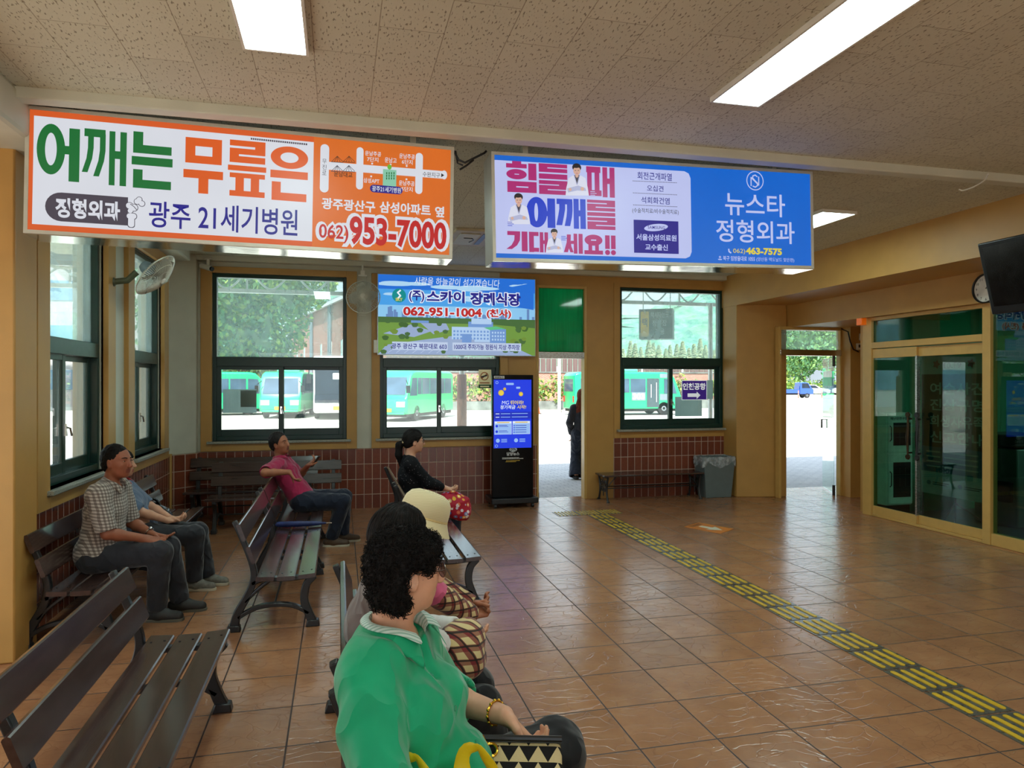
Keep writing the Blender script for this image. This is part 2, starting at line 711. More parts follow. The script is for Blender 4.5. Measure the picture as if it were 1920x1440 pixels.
def ceiling_material():
    m, nt, out = new_mat('fissured_ceiling_tiles')
    k = NT(nt)
    x, y, z = k.sep(k.coord())
    W, L = 0.312, 0.624
    a = k.math('DIVIDE', k.math('SUBTRACT', x, 0.187), W)
    ca = k.math('FLOOR', a)
    odd = k.math('MULTIPLY', k.math('FRACT', k.math('MULTIPLY', ca, 0.5)), 1.0)
    b = k.math('ADD', k.math('DIVIDE', k.math('SUBTRACT', y, 0.3), L), odd)
    fa, fb = k.math('FRACT', a), k.math('FRACT', b)
    da = k.math('MULTIPLY', k.math('MINIMUM', fa, k.math('SUBTRACT', 1.0, fa)), W)
    db = k.math('MULTIPLY', k.math('MINIMUM', fb, k.math('SUBTRACT', 1.0, fb)), L)
    joint = k.rng(k.math('MINIMUM', da, db), 0.0012, 0.003, 1, 0)
    wn = k.n('ShaderNodeTexWhiteNoise', noise_dimensions='3D')
    k.l(k.comb(ca, k.math('FLOOR', b), 0.0), wn.inputs[0])
    v = k.comb(x, y, 0.0)
    fis = k.noise(k.mapv(v, (100, 30, 1), (0, 0, R(12))), 1.0, 2, 0.4)
    fm = k.rng(fis, 0.61, 0.67, 0, 1)
    pin = k.noise(k.mapv(v, (230, 230, 1)), 1.0, 1, 0.5)
    pm = k.rng(pin, 0.70, 0.78, 0, 0.8)
    marks = k.math('MAXIMUM', fm, pm)
    base = k.mix(k.noise(v, 1.2, 3), lin((200, 198, 176)), lin((212, 210, 190)))
    hs = k.n('ShaderNodeHueSaturation')
    k.l(base, hs.inputs['Color'])
    k.l(k.rng(wn.outputs['Value'], 0, 1, 0.95, 1.04), hs.inputs['Value'])
    col = k.mix(k.math('MULTIPLY', marks, 0.68), hs.outputs[0], lin((96, 80, 56)))
    col = k.mix(k.math('MULTIPLY', joint, 0.55), col, lin((120, 100, 72)))
    hgt = k.math('SUBTRACT', 1.0, k.math('MAXIMUM', marks, joint))
    k.bsdf(out, col, 0.75, 0, k.bump(hgt, 0.35, 0.004), 0.25)
    return m


def wall_tile_material(name, ax, w, h, ox=0.0):
    """tall narrow glazed tiles with pale grout; ax 0: wall runs along x, 1: along y"""
    m, nt, out = new_mat(name)
    k = NT(nt)
    s = k.sep(k.coord())
    u, zz = s[ax], s[2]
    a = k.math('DIVIDE', k.math('SUBTRACT', u, ox), w)
    b = k.math('DIVIDE', k.math('ADD', zz, 0.02), h)
    fa, fb = k.math('FRACT', a), k.math('FRACT', b)
    da = k.math('MULTIPLY', k.math('MINIMUM', fa, k.math('SUBTRACT', 1.0, fa)), w)
    db = k.math('MULTIPLY', k.math('MINIMUM', fb, k.math('SUBTRACT', 1.0, fb)), h)
    joint = k.rng(k.math('MINIMUM', da, db), 0.003, 0.0052, 1, 0)
    wn = k.n('ShaderNodeTexWhiteNoise', noise_dimensions='3D')
    k.l(k.comb(k.math('FLOOR', a), k.math('FLOOR', b), 0.0), wn.inputs[0])
    nz = k.noise(k.coord(), 30, 3)
    c = k.mix(k.rng(wn.outputs['Value'], 0, 1), lin((112, 52, 36)), lin((138, 70, 48)))
    c = k.mix(k.rng(nz, 0.4, 0.8, 0, 0.4), c, lin((92, 42, 30)))
    c = k.mix(joint, c, lin((196, 170, 150)))
    k.bsdf(out, c, k.math('ADD', 0.24, k.math('MULTIPLY', joint, 0.5)), 0, k.bump(k.math('SUBTRACT', 1.0, joint), 0.4, 0.004), 0.5)
    return m


m_floor = floor_material()
m_ceil = ceiling_material()
m_tile_x = wall_tile_material('wall_tiles_back', 0, 0.114, 0.2145)
m_tile_y = wall_tile_material('wall_tiles_side', 1, 0.114, 0.2145)


def at0(o):
    """structure meshes keep the room's origin so that their patterns line up"""
    return o


def sbox(name, boxes, mat, bevel=0.0):
    b = MB()
    for q in boxes:
        b.box(*q)
    return b.build(name, mat, None, None, bevel, smooth=0, kind='structure')


sbox('floor', [(-3.6, 11, -4.4, 10.40, -0.12, 0.0)], m_floor)
sbox('ceiling', [(-3.6, 6.1, -4.4, 10.40, CEIL, CEIL + 0.12)], m_ceil)

W1 = (-1.655, 0.103, 0.98, 3.245)
W2 = (0.56, 2.306, 0.98, 3.245)
D1 = (2.87, 3.665, 0.0, 3.235)
W4 = (4.204, 5.988, 1.05, 3.245)
T = 0.25
sbox('wall_back', [
    (-2.35, W1[0], YB, YB + T, 0, CEIL), (W1[0], W1[1], YB, YB + T, 0, W1[2]), (W1[0], W1[1], YB, YB + T, W1[3], CEIL),
    (W1[1], W2[0], YB, YB + T, 0, CEIL), (W2[0], W2[1], YB, YB + T, 0, W2[2]), (W2[0], W2[1], YB, YB + T, W2[3], CEIL)], m_cream)
sbox('wall_back_right', [
    (W2[1], D1[0], YB, YB + T, 0, CEIL), (D1[0], D1[1], YB, YB + T, D1[3], CEIL),
    (D1[1], W4[0], YB, YB + T, 0, CEIL), (W4[0], W4[1], YB, YB + T, 0, W4[2]), (W4[0], W4[1], YB, YB + T, W4[3], CEIL),
    (W4[1], 6.70, YB, YB + T, 0, CEIL)], m_tan)
# left wall, its two windows
V1 = (5.82, 7.16, 0.97, 3.2)
V2 = (8.02, 9.30, 0.97, 3.2)
sbox('wall_left', [
    (XL - T, XL, 5.30, V1[0], 0, CEIL), (XL - T, XL, V1[0], V1[1], 0, V1[2]), (XL - T, XL, V1[0], V1[1], V1[3], CEIL),
    (XL - T, XL, V1[1], V2[0], 0, CEIL), (XL - T, XL, V2[0], V2[1], 0, V2[2]), (XL - T, XL, V2[0], V2[1], V2[3], CEIL),
    (XL - T, XL, V2[1], YB, 0, CEIL)], m_cream)
sbox('wall_left_near', [(-3.6, -3.4, -4.4, 1.2, 0, CEIL), (-3.6, -3.4, 1.2, 4.6, 2.7, CEIL), (-3.6, -3.4, 4.6, 5.25, 0, CEIL), (-3.4, -2.3, 5.02, 5.25, 0, CEIL)], m_tan)
sbox('wall_front', [(-3.6, -2.6, -4.4, -4.2, 0, CEIL), (-2.6, 5.2, -4.4, -4.2, 2.8, CEIL), (1.0, 1.6, -4.4, -4.2, 0, 2.8), (5.2, 11, -4.4, -4.2, 0, CEIL)], m_tan)
b = MB()
b.box(-2.40, -1.97, 5.02, 5.36, 0, CEIL)
b.build('wall_left_column', m_tan, None, None, 0.012, kind='structure')
b = MB()
b.prism([(-2.11, 9.74), (-1.99, 9.86), (-1.83, 10.02), (-1.83, 10.16), (-2.11, 10.16)], 0.84, CEIL, 'z')
b.build('wall_corner_pilaster', m_cream, None, None, 0.01, kind='structure')
b = MB()
b.prism([(-2.11, 9.72), (-1.97, 9.84), (-1.81, 10.0), (-1.81, 10.16), (-2.11, 10.16)], 0.0, 0.84, 'z')
b.build('trim_corner_tiles', m_tile_x, None, None, kind='structure')
# right column, beam, lintel, pier
b = MB()
b.prism([(5.98, 10.16), (5.98, 9.76), (6.36, 9.66), (6.66, 9.60), (6.75, 9.60), (6.75, 10.16)], 0, CEIL, 'z')
b.build('wall_right_column', m_tan, None, None, 0.01, kind='structure')
sbox('wall_right_beam', [(5.972, 6.76, -4.4, 10.2, 2.97, CEIL)], m_tan)
sbox('wall_right_lintel', [(6.76, 8.2, 8.0, 10.2, 2.63, 3.2), (6.76, 7.05, -4.4, 8.0, 2.63, 3.2)], m_tan)
sbox('wall_right_pier', [(7.66, 8.20, 9.30, 9.62, 0, 2.63)], m_tan)
sbox('wall_office_side', [(6.98, 8.2, 8.12, 8.28, 0, 2.9), (8.06, 8.2, 8.28, 9.30, 0, 2.9)], m_tan)
sbox('wall_office_inside', [(6.99, 11, 8.02, 8.12, 0, 2.9)], m_officegreen)
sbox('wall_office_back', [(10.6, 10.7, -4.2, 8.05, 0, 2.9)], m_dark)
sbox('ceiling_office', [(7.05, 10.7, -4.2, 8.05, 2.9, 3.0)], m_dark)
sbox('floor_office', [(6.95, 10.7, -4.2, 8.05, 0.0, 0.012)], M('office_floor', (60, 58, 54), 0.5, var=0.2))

# tile wainscots
sbox('trim_back_tiles', [(-1.85, 2.87, YB - 0.018, YB + 0.02, 0, 0.845)], m_tile_x)
sbox('trim_back_right_tiles', [(4.10, 6.04, YB - 0.012, YB + 0.02, 0, 0.915)], m_tile_x)
sbox('trim_left_tiles', [(XL - 0.02, XL + 0.018, 5.35, 9.78, 0, 0.845)], m_tile_y)
sbox('baseboard_tile_corner', [(XL, XL + 0.035, 9.70, 9.745, 0, 0.86)], m_tanframe)


def casing(name, x0, x1, z0, z1, w, mat, axis='x', plane=YB, d=0.045, zb=None):
    """flat painted surround of a window opening"""
    zb = z0 - 0.135 if zb is None else zb
    b = MB()
    for q in ((x0 - w, x0, zb, z1 + w * 0.6), (x1, x1 + w, zb, z1 + w * 0.6), (x0, x1, z1, z1 + w * 0.6), (x0, x1, zb, z0)):
        if axis == 'x':
            b.box(q[0], q[1], plane - d, plane + 0.02, q[2], q[3])
        else:
            b.box(plane - 0.02, plane + d, q[0], q[1], q[2], q[3])
    return b.build(name, mat, None, None, 0.004, smooth=0, kind='structure')


casing('trim_window_1', W1[0], W1[1], W1[2], W1[3], 0.14, m_tan)
casing('trim_window_2', W2[0], W2[1], W2[2], W2[3], 0.115, m_tan)
casing('trim_window_4', W4[0], W4[1], W4[2], W4[3], 0.10, m_tan, d=0.02)
casing('trim_window_5', V1[0], V1[1], V1[2], V1[3], 0.22, m_tan, 'y', XL)
casing('trim_window_6', V2[0], V2[1], V2[2], V2[3], 0.22, m_tan, 'y', XL)
sbox('trim_ceiling_rail', [(-2.3, 5.99, 4.60, 4.71, 3.395, CEIL + 0.01)], m_cream, 0.01)
sbox('trim_left_cornice', [(-2.3, -1.86, 4.72, 9.8, 3.33, CEIL + 0.01)], m_cream, 0.02)
sbox('trim_back_cornice', [(-2.1, 5.98, 10.03, 10.16, 3.395, CEIL + 0.01)], m_cream, 0.01)
sbox('trim_beam_left', [(-2.4, -1.80, -4.2, 5.36, 3.22, CEIL + 0.01)], m_cream, 0.03)


def window(name, W, H, zbar, loc, rotz, lock=True, split=0.5):
    """fixed upper light over two sliding sashes; local x along the wall, y outwards"""
    root = thing(name, None, None, loc, rotz)
    root['kind'] = 'structure'
    d0, d1 = 0.03, 0.15
    f = 0.05
    b = MB()
    b.box(0, f, d0, d1, 0, H).box(W - f, W, d0, d1, 0, H).box(f, W - f, d0, d1, H - f, H).box(f, W - f, d0, d1, 0, 0.06)
    b.box(f, W - f, d0 - 0.01, d1, zbar - 0.075, zbar + 0.055)
    b.build('window_frame', m_green, root, bevel=0.004)
    b = MB()
    b.box(f, W - f, 0.085, 0.091, zbar + 0.05, H - f)
    b.build('pane', m_dusty, root, smooth=0)
    xm = W * split
    zt = zbar - 0.07
    for (x0, x1, y) in ((f - 0.01, xm + 0.03, 0.055), (xm - 0.03, W - f + 0.01, 0.095)):
        b = MB()
        s, sb = 0.065, 0.10
        b.box(x0, x0 + s, y, y + 0.035, 0.05, zt).box(x1 - s, x1, y, y + 0.035, 0.05, zt)
        b.box(x0 + s, x1 - s, y, y + 0.035, 0.05, 0.05 + sb).box(x0 + s, x1 - s, y, y + 0.035, zt - 0.05, zt)
        sash = b.build('sash', m_green, root, bevel=0.004)
        b = MB()
        b.box(x0 + s - 0.01, x1 - s + 0.01, y + 0.015, y + 0.020, 0.05 + sb, zt - 0.045)
        b.build('pane', m_thin, sash, smooth=0)
    if lock:
        b = MB()
        b.box(xm - 0.012, xm + 0.012, 0.035, 0.056, 0.36, 0.46).tube([(xm, 0.04, 0.43), (xm + 0.01, 0.015, 0.42), (xm + 0.03, 0.01, 0.36)], 0.008, 8)
        b.build('sash_lock', m_chrome, root)
    b = MB()
    b.box(-0.06, W + 0.06, -0.09, 0.06, -0.035, 0.0)
    b.build('window_sill', m_granite, root, bevel=0.006)
    return root


window('window_1', W1[1] - W1[0], W1[3] - W1[2], 1.085, (W1[0], YB, W1[2]), 0)
window('window_2', W2[1] - W2[0], W2[3] - W2[2], 1.085, (W2[0], YB, W2[2]), 0, split=0.49)
window('window_4', W4[1] - W4[0], W4[3] - W4[2], 1.055, (W4[0], YB, W4[2]), 0)
window('window_5', V1[1] - V1[0], V1[3] - V1[2], 1.09, (XL, V1[0], V1[2]), PI / 2, split=0.42)
window('window_6', V2[1] - V2[0], V2[3] - V2[2], 1.09, (XL, V2[0], V2[2]), PI / 2, split=0.42)

# ---- door 1: open glass leaf under a green film transom
dr = thing('door_1', None, None, (D1[0], YB, 0))
dr['kind'] = 'structure'
b = MB()
w = D1[1] - D1[0]
b.box(0, 0.035, -0.01, 0.12, 0, D1[3]).box(w - 0.04, w, -0.01, 0.12, 0, D1[3]).box(0.035, w - 0.04, -0.01, 0.12, D1[3] - 0.04, D1[3])
b.build('door_frame', m_tanframe, dr, bevel=0.004)
boxobj('transom_bar', 0.03, w - 0.035, -0.005, 0.11, 2.135, 2.235, m_alu, dr, 0.004)
m, nt, out = new_mat('green_film')
k = NT(nt)
tl = k.n('ShaderNodeBsdfTranslucent')
wv = k.noise(k.mapv(k.coord(), (60, 1, 1.5)), 1.0, 3)
k.l(k.mix(k.rng(wv, 0.35, 0.65), lin((4, 152, 112)), lin((8, 172, 128))), tl.inputs[0])
gl = k.n('ShaderNodeBsdfGlossy')
gl.inputs['Roughness'].default_value = 0.05
mxs = k.n('ShaderNodeMixShader')
fr = k.n('ShaderNodeFresnel')
k.l(k.rng(k.n('ShaderNodeNewGeometry').outputs['Backfacing'], 0, 1, 1.45, 1 / 1.45), fr.inputs[0])
k.l(fr.outputs[0], mxs.inputs[0])
k.l(tl.outputs[0], mxs.inputs[1])
k.l(gl.outputs[0], mxs.inputs[2])
k.l(mxs.outputs[0], out.inputs[0])
m_film = m
boxobj('transom_panel', 0.03, w - 0.035, 0.05, 0.056, 2.235, D1[3] - 0.035, m_film, dr)
leaf = boxobj('door_leaf', 0.040, 0.052, 0.07, 0.80, 0.02, 2.12, m_clear, dr)
b = MB()
b.box(0.033, 0.059, 0.06, 0.16, 2.02, 2.125).box(0.033, 0.059, 0.06, 0.16, 0.01, 0.11)
b.build('patch_fitting', m_black, dr, bevel=0.003)

# ---- door 2 at the right end: open glass leaf, clear transom
YD = 9.48
pa, pb = ony(1463, 800, YD), ony(1579, 800, YD)
x0, x1 = pa.x, pb.x
zt0, zt1 = ony(1520, 667, YD).z, ony(1520, 657, YD).z
dr = thing('door_2', None, None, (x0, YD, 0))
dr['kind'] = 'structure'
w = x1 - x0
b = MB()
b.box(-0.02, 0.02, 0, 0.1, 0, 2.63).box(w - 0.03, w + 0.02, 0, 0.1, 0, 2.63).box(0, w, 0, 0.1, 2.585, 2.63)
b.build('door_frame', m_tanframe, dr, bevel=0.004)
boxobj('transom_bar', 0.0, w - 0.02, -0.01, 0.09, zt0, zt1 + 0.01, m_chrome, dr, 0.004)
boxobj('pane', 0.0, w - 0.02, 0.05, 0.056, zt1, 2.59, m_dusty, dr)
a = R(116)
lw = 0.80
hx, hy = w - 0.10, 0.06
pts = [(hx, hy), (hx - lw * math.cos(a), hy + lw * math.sin(a))]
n = Vector((math.sin(a), math.cos(a))) * 0.006
poly = [(pts[0][0] - n.x, pts[0][1] - n.y), (pts[0][0] + n.x, pts[0][1] + n.y), (pts[1][0] + n.x, pts[1][1] + n.y), (pts[1][0] - n.x, pts[1][1] - n.y)]
b = MB()
b.prism(poly, 0.03, zt0 - 0.02, 'z')
leaf = b.build('door_leaf', glass_mat('door_leaf_glass', (0.86, 0.95, 0.92), 0.12, (0.72, 0.9, 0.86)), dr, smooth=0)


def along(t):
    return (pts[0][0] + (pts[1][0] - pts[0][0]) * t, pts[0][1] + (pts[1][1] - pts[0][1]) * t)


b = MB()
b.cyl((*along(0.02), 0.0), (*along(0.02), 0.16), 0.022, n=10).cyl((*along(0.02), zt0 - 0.16), (*along(0.02), zt0), 0.022, n=10)
b.build('pivot', m_black, dr)
b = MB()
q = along(0.86)
b.tube([(q[0] - 0.05, q[1], 1.02), (q[0] - 0.05, q[1], 1.16), (q[0] + 0.05, q[1], 1.16), (q[0] + 0.05, q[1], 1.02)], 0.014, 8)
b.build('door_handle', m_black, dr)
b = MB()
for (z0_, z1_, mt) in ((1.72, 1.86, M('green_sticker', (60, 190, 140), 0.5)), (1.86, 1.96, M('white_sticker', (228, 240, 236), 0.5))):
    q0, q1 = along(0.12), along(0.92)
    for s_ in (-1, 1):
        b.add([(q0[0] + s_ * n.x * 1.3, q0[1] + s_ * n.y * 1.3, z0_), (q1[0] + s_ * n.x * 1.3, q1[1] + s_ * n.y * 1.3, z0_), (q1[0] + s_ * n.x * 1.3, q1[1] + s_ * n.y * 1.3, z1_), (q0[0] + s_ * n.x * 1.3, q0[1] + s_ * n.y * 1.3, z1_)], [(0, 1, 2, 3)], mt)
b.build('sticker', None, dr, smooth=0)

# ---- glazed office front on the right: sliding pair, transom light, fixed bay
def office_bay(name, ya, yb, pair):
    root = thing(name, None, None, (XG, ya, 0))
    root['kind'] = 'structure'
    L = yb - ya
    b = MB()
    b.box(-0.04, 0.06, -0.06, 0.04, 0, 2.63)
    if pair:
        b.box(-0.04, 0.06, L - 0.02, L + 0.14, 0, 2.63)
    b.box(-0.04, 0.06, 0.04, L - 0.02, 2.585, 2.63)
    if pair:
        b.box(-0.04, 0.06, 0.04, L - 0.02, 2.22, 2.30)
    b.box(-0.03, 0.06, 0.04, L - 0.02, 0.0, 0.03 if pair else 0.13)
    b.build('door_frame' if pair else 'window_frame', m_tanframe, root, bevel=0.005)
    if not pair:
        boxobj('pane', 0.0, 0.008, 0.04, L - 0.02, 0.13, 2.585, m_tint, root)
        return root
    boxobj('pane', 0.0, 0.008, 0.04, L - 0.02, 2.30, 2.585, m_tint, root)
    ym = L * 0.565
    for (y0, y1, x) in ((ym - 0.005, L - 0.02, -0.02), (0.04, ym + 0.005, 0.015)):
        b = MB()
        b.box(x, x + 0.035, y0, y1, 0.03, 0.14).box(x, x + 0.035, y0, y1, 2.09, 2.21)
        lf = b.build('door_leaf', m_tanframe, root, bevel=0.004)
        boxobj('pane', x + 0.012, x + 0.022, y0 + 0.01, y1 - 0.01, 0.13, 2.10, m_tint, lf)
    boxobj('meeting_strip', -0.02, 0.03, ym - 0.012, ym + 0.014, 0.13, 2.10, m_alu, root)
    for s_ in (1, -1):
        yy = ym + s_ * 0.07
        b = MB()
        for zz in (0.90, 1.32):
            b.tube([(-0.02, yy, zz), (-0.075, yy, zz)], 0.012, 8)
            b.lathe([(0.0, -0.012), (0.03, -0.012), (0.036, 0), (0.03, 0.012), (0, 0.012)], (-0.075, yy, zz + (0.05 if zz > 1 else -0.05)), 14, axis='x')
        b.tube([(-0.075, yy, 0.88), (-0.075, yy + 0.004, 1.0), (-0.08, yy, 1.1), (-0.075, yy - 0.004, 1.22), (-0.075, yy, 1.34)], [0.012, 0.015, 0.02, 0.015, 0.012], 10)
        b.build('door_handle', M('bronze_handle', (58, 44, 26), 0.35, 0.8) if s_ > 0 else m_black, root)
    return root


office_bay('door_3', 6.24, 7.96, True)
office_bay('window_7', 3.2, 6.20, False)
office_bay('window_8', 0.2, 3.16, False)
sbox('wall_right_near', [(6.86, 7.05, -4.2, 0.14, 0, 2.63)], m_tan)
# ================================================================== lamps, signs, wall things
zc = CEIL


def panel_light(label, x0, x1, y0, y1, group='ceiling panel lights', e=20.5, z=CEIL):
    root = thing('ceiling_light', label, 'ceiling light', ((x0 + x1) / 2, (y0 + y1) / 2, z - 0.03), group=group)
    w, l = (x1 - x0) / 2, (y1 - y0) / 2
    b = MB()
    t = 0.014
    b.box(-w, -w + t, -l, l, 0, 0.04).box(w - t, w, -l, l, 0, 0.04).box(-w + t, w - t, -l, -l + t, 0, 0.04).box(-w + t, w - t, l - t, l, 0, 0.04)
    b.build('frame', m_white, root)
    boxobj('diffuser', -w + t, w - t, -l + t, l - t, 0.008, 0.03, glow('lamp_diffuser', (222, 250, 244), e, gloss=False), root)
    return root


panel_light('white ceiling panel light above the orange-bordered hanging sign', -0.47, -0.15, 2.45, 3.76)
panel_light('long white ceiling panel light in front of the blue clinic sign', 2.15, 2.48, 2.45, 3.80)
panel_light('white ceiling panel light partly behind the blue end of the clinic sign', 4.58, 4.98, 5.95, 7.25)
panel_light('ceiling panel light hidden behind the orange and white clinic sign', -0.47, -0.15, 5.95, 7.25)
panel_light('ceiling panel light hidden behind the lavender clinic sign', 2.15, 2.48, 5.95, 7.25)
panel_light('added lamp panel brightening the office behind the tinted glass', 8.3, 8.9, 5.0, 6.2, z=2.9)  # added so that the dark office reads through the glass
panel_light('added ceiling panel light out of view above the viewer', -0.47, -0.15, -1.6, -0.3)  # this and the next two: unseen panels added to light the room
panel_light('added ceiling panel light out of view beyond the long lit panel', 2.15, 2.48, -1.6, -0.3)
panel_light('added ceiling panel light out of view near the glazed office front', 4.58, 4.98, 0.6, 1.9)

# ---- printed colours
P_white = glow('lit_print_white', (226, 229, 238), 0.86)
P_lav = glow('lit_print_lavender', (196, 204, 250), 0.86)
P_orange = glow('lit_print_orange', (226, 110, 30), 0.86)
P_orange2 = glow('lit_print_letter_orange', (226, 92, 24), 0.86)
P_border = glow('lit_print_border', (222, 92, 34), 0.86)
P_green = glow('lit_print_green', (4, 112, 50), 0.86)
P_navy = glow('lit_print_navy', (30, 24, 138), 0.86)
P_grey = glow('lit_print_grey', (72, 66, 80), 0.86)
P_red = glow('lit_print_red', (196, 22, 26), 0.86)
P_mag = glow('lit_print_magenta', (178, 36, 116), 0.86)
P_blue = glow('lit_print_blue', (0, 104, 214), 0.86)
P_dblue = glow('lit_print_royal_blue', (16, 56, 204), 0.86)
P_purple = glow('lit_print_purple', (36, 22, 140), 0.86)
P_yel = glow('lit_print_yellow', (232, 212, 60), 0.86)
P_skin = glow('lit_print_skin', (222, 178, 158), 0.86)
P_hair = glow('lit_print_hair', (34, 26, 30), 0.86)
P_coat = glow('lit_print_coat', (226, 228, 246), 0.86)
P_coatsh = glow('lit_print_coat_grey', (184, 188, 222), 0.86)
P_brown = glow('lit_print_brown', (92, 46, 22), 0.86)
P_mint = glow('lit_print_mint', (140, 206, 176), 0.86)
P_lime = glow('lit_print_lime', (110, 190, 60), 0.86)
P_black = glow('lit_print_black', (26, 24, 30), 0.86)


# heavy display lettering drawn stroke by stroke in a unit box: r bar, e disc, p bent stroke; s / o cut back to the ground colour
GLY = {
    '어': [('e', .33, .55, .33, .45), ('r', .75, 0, 1, .95), ('r', .62, .48, .77, .63), ('o', .33, .55, .135, .29)],
    '깨': [('r', .03, .84, .51, .98), ('p', ((.18, .9), (.18, .64), (.15, .45), (.05, .20)), .13), ('p', ((.45, .9), (.45, .6), (.42, .42), (.31, .14)), .13), ('r', .60, 0, .735, .97), ('r', .85, 0, 1, .97), ('r', .72, .48, .86, .62)],
    '는': [('r', .03, .66, .27, 1), ('r', .03, .62, .97, .77), ('r', 0, .41, 1, .56), ('r', .04, 0, .27, .33), ('r', .04, 0, .97, .15)],
    '무': [('r', .04, .54, .96, 1), ('r', 0, .27, 1, .42), ('r', .38, 0, .63, .3), ('s', .29, .68, .72, .85)],
    '릎': [('r', .04, .60, .97, 1), ('r', 0, .455, 1, .55), ('r', .05, .33, .97, .415), ('r', .05, 0, .97, .10), ('r', .20, .08, .42, .35), ('r', .60, .08, .82, .35), ('s', .0, .855, .70, .895), ('s', .28, .715, 1, .75)],
    '은': [('e', .5, .795, .5, .205), ('r', 0, .41, 1, .55), ('r', .04, 0, .28, .34), ('r', .04, 0, .97, .145), ('o', .5, .795, .24, .095)],
    '힘': [('r', .2, .92, .5, 1), ('r', 0, .78, .68, .92), ('e', .34, .58, .335, .165), ('r', .73, .41, 1, .95), ('r', .03, 0, 1, .355), ('s', .27, .565, .42, .59), ('s', .32, .155, .72, .195)],
    '들': [('r', 0, .72, 1, 1), ('r', 0, .50, 1, .67), ('r', 0, 0, 1, .455), ('s', .3, .845, 1, .875), ('s', 0, .295, .7, .325), ('s', .3, .135, 1, .165)],
    '때': [('r', 0, .80, .5, 1), ('r', .03, .1, .19, .85), ('r', .29, .1, .46, .85), ('r', 0, .03, .53, .22), ('r', .57, 0, .74, 1), ('r', .82, 0, 1, 1), ('r', .72, .45, .85, .63)],
    '어2': [('e', .36, .5, .36, .5), ('r', .73, 0, 1, .97), ('r', .62, .38, .77, .55), ('o', .34, .5, .065, .30)],
    '깨2': [('r', .0, .80, .54, .98), ('p', ((.19, .9), (.19, .64), (.15, .42), (.08, .10)), .20), ('p', ((.45, .9), (.45, .6), (.43, .40), (.36, .08)), .19), ('r', .58, 0, .76, 1), ('r', .81, 0, 1, 1), ('r', .74, .42, .84, .62)],
    '를': [('r', 0, .625, 1, 1), ('r', 0, .455, 1, .58), ('r', 0, 0, 1, .41), ('s', 0, .865, .7, .90), ('s', .3, .735, 1, .77), ('s', 0, .265, .7, .30), ('s', .3, .12, 1, .155)],
    '기': [('r', 0, .80, .64, 1), ('p', ((.50, .9), (.48, .55), (.34, .3), (.08, .10)), .28), ('r', .71, 0, 1, 1)],
    '대': [('r', 0, 0, .25, 1), ('r', 0, .80, .5, 1), ('r', 0, .02, .52, .22), ('r', .56, 0, .75, 1), ('r', .81, 0, 1, 1), ('r', .72, .42, .84, .60)],
    '세': [('p', ((.24, .95), (.22, .55), (.06, .06)), .22), ('p', ((.24, .62), (.28, .35), (.40, .06)), .18), ('r', .34, .48, .56, .64), ('r', .5, 0, .70, 1), ('r', .77, 0, 1, 1)],
    '요': [('e', .5, .72, .48, .28), ('r', .22, .1, .42, .5), ('r', .58, .1, .78, .5), ('r', 0, 0, 1, .20), ('s', .36, .69, .64, .75)],
    '!!': [('r', .02, .30, .44, 1), ('r', .56, .30, .98, 1), ('e', .23, .12, .23, .13), ('e', .77, .12, .23, .13)],
}


def glyphs(p, items, bg):
    for cut in (False, True):
        for ch, q, mt in items:
            u0, v0, u1, v1 = p.bb(*q)
            w_, h_ = u1 - u0, v1 - v0

            def at_(a, c):
                return (u0 + a * w_, v0 + c * h_)
            for op in GLY[ch]:
                if (op[0] in 'so') != cut:
                    continue
                m_ = bg if cut else mt
                if op[0] in 'rs':
                    p.urect(*at_(op[1], op[2]), *at_(op[3], op[4]), m_)
                elif op[0] in 'eo':
                    pts = [at_(op[1] + op[3] * math.cos(t), op[2] + op[4] * math.sin(t)) for t in np.linspace(0, 2 * PI, 40, endpoint=False)]
                    p.put(pts, [tuple(range(40))], m_)
                else:
                    pts = [Vector(at_(*c)) for c in spline([(a, c, 0) for a, c in op[1]], 5) for a, c in [(c.x, c.y)]] if False else [Vector(at_(c[0], c[1])) for c in op[1]]
                    hw_ = op[2] * w_ / 2
                    vs = []
                    for i, c in enumerate(pts):
                        vs += [(c.x - hw_, c.y), (c.x + hw_, c.y)]
                    p.put(vs, [(2 * i, 2 * i + 1, 2 * i + 3, 2 * i + 2) for i in range(len(pts) - 1)], m_)
        p.layer()


def hanging_sign(name, label, corners, W, H, draw, yf=4.78, depth=0.26):
    tl, tr, br, bl = [ony(x, y, yf) for x, y in corners]
    org = (bl + br + tl + tr) / 4
    ang = math.atan2(((tr - tl) + (br - bl)).z, ((tr - tl) + (br - bl)).x)
    root = thing(name, label, 'sign', (0, 0, 0))
    root.rotation_euler = (0, -ang, 0)
    base = org - Matrix.Rotation(-ang, 3, 'Y') @ Vector((W / 2, 0, H / 2))
    root.location = base
    b = MB()
    t = 0.022
    b.box(-t, W + t, 0.004, depth, -t, H + t)
    case = b.build('case', m_signcase, root, bevel=0.004)
    b = MB()
    b.box(-t, 0, -0.006, 0.004, -t, H + t).box(W, W + t, -0.006, 0.004, -t, H + t).box(0, W, -0.006, 0.004, -t, 0).box(0, W, -0.006, 0.004, H, H + t)
    b.build('frame', m_signframe, root)
    b = MB()
    b.box(-t, W + t, 0.004, depth, -t - 0.004, -t)
    b.build('base_plate', m_signbottom, root)
    p = Print(W, H, corners)
    draw(p)
    p.build('face_panel', root)
    for xs in (0.25, W - 0.25):
        b = MB()
        b.box(xs - 0.02, xs + 0.02, depth * 0.35, depth * 0.6, H + t, H + t + 0.10)
        b.build('hanger', m_cream, root)
    return root


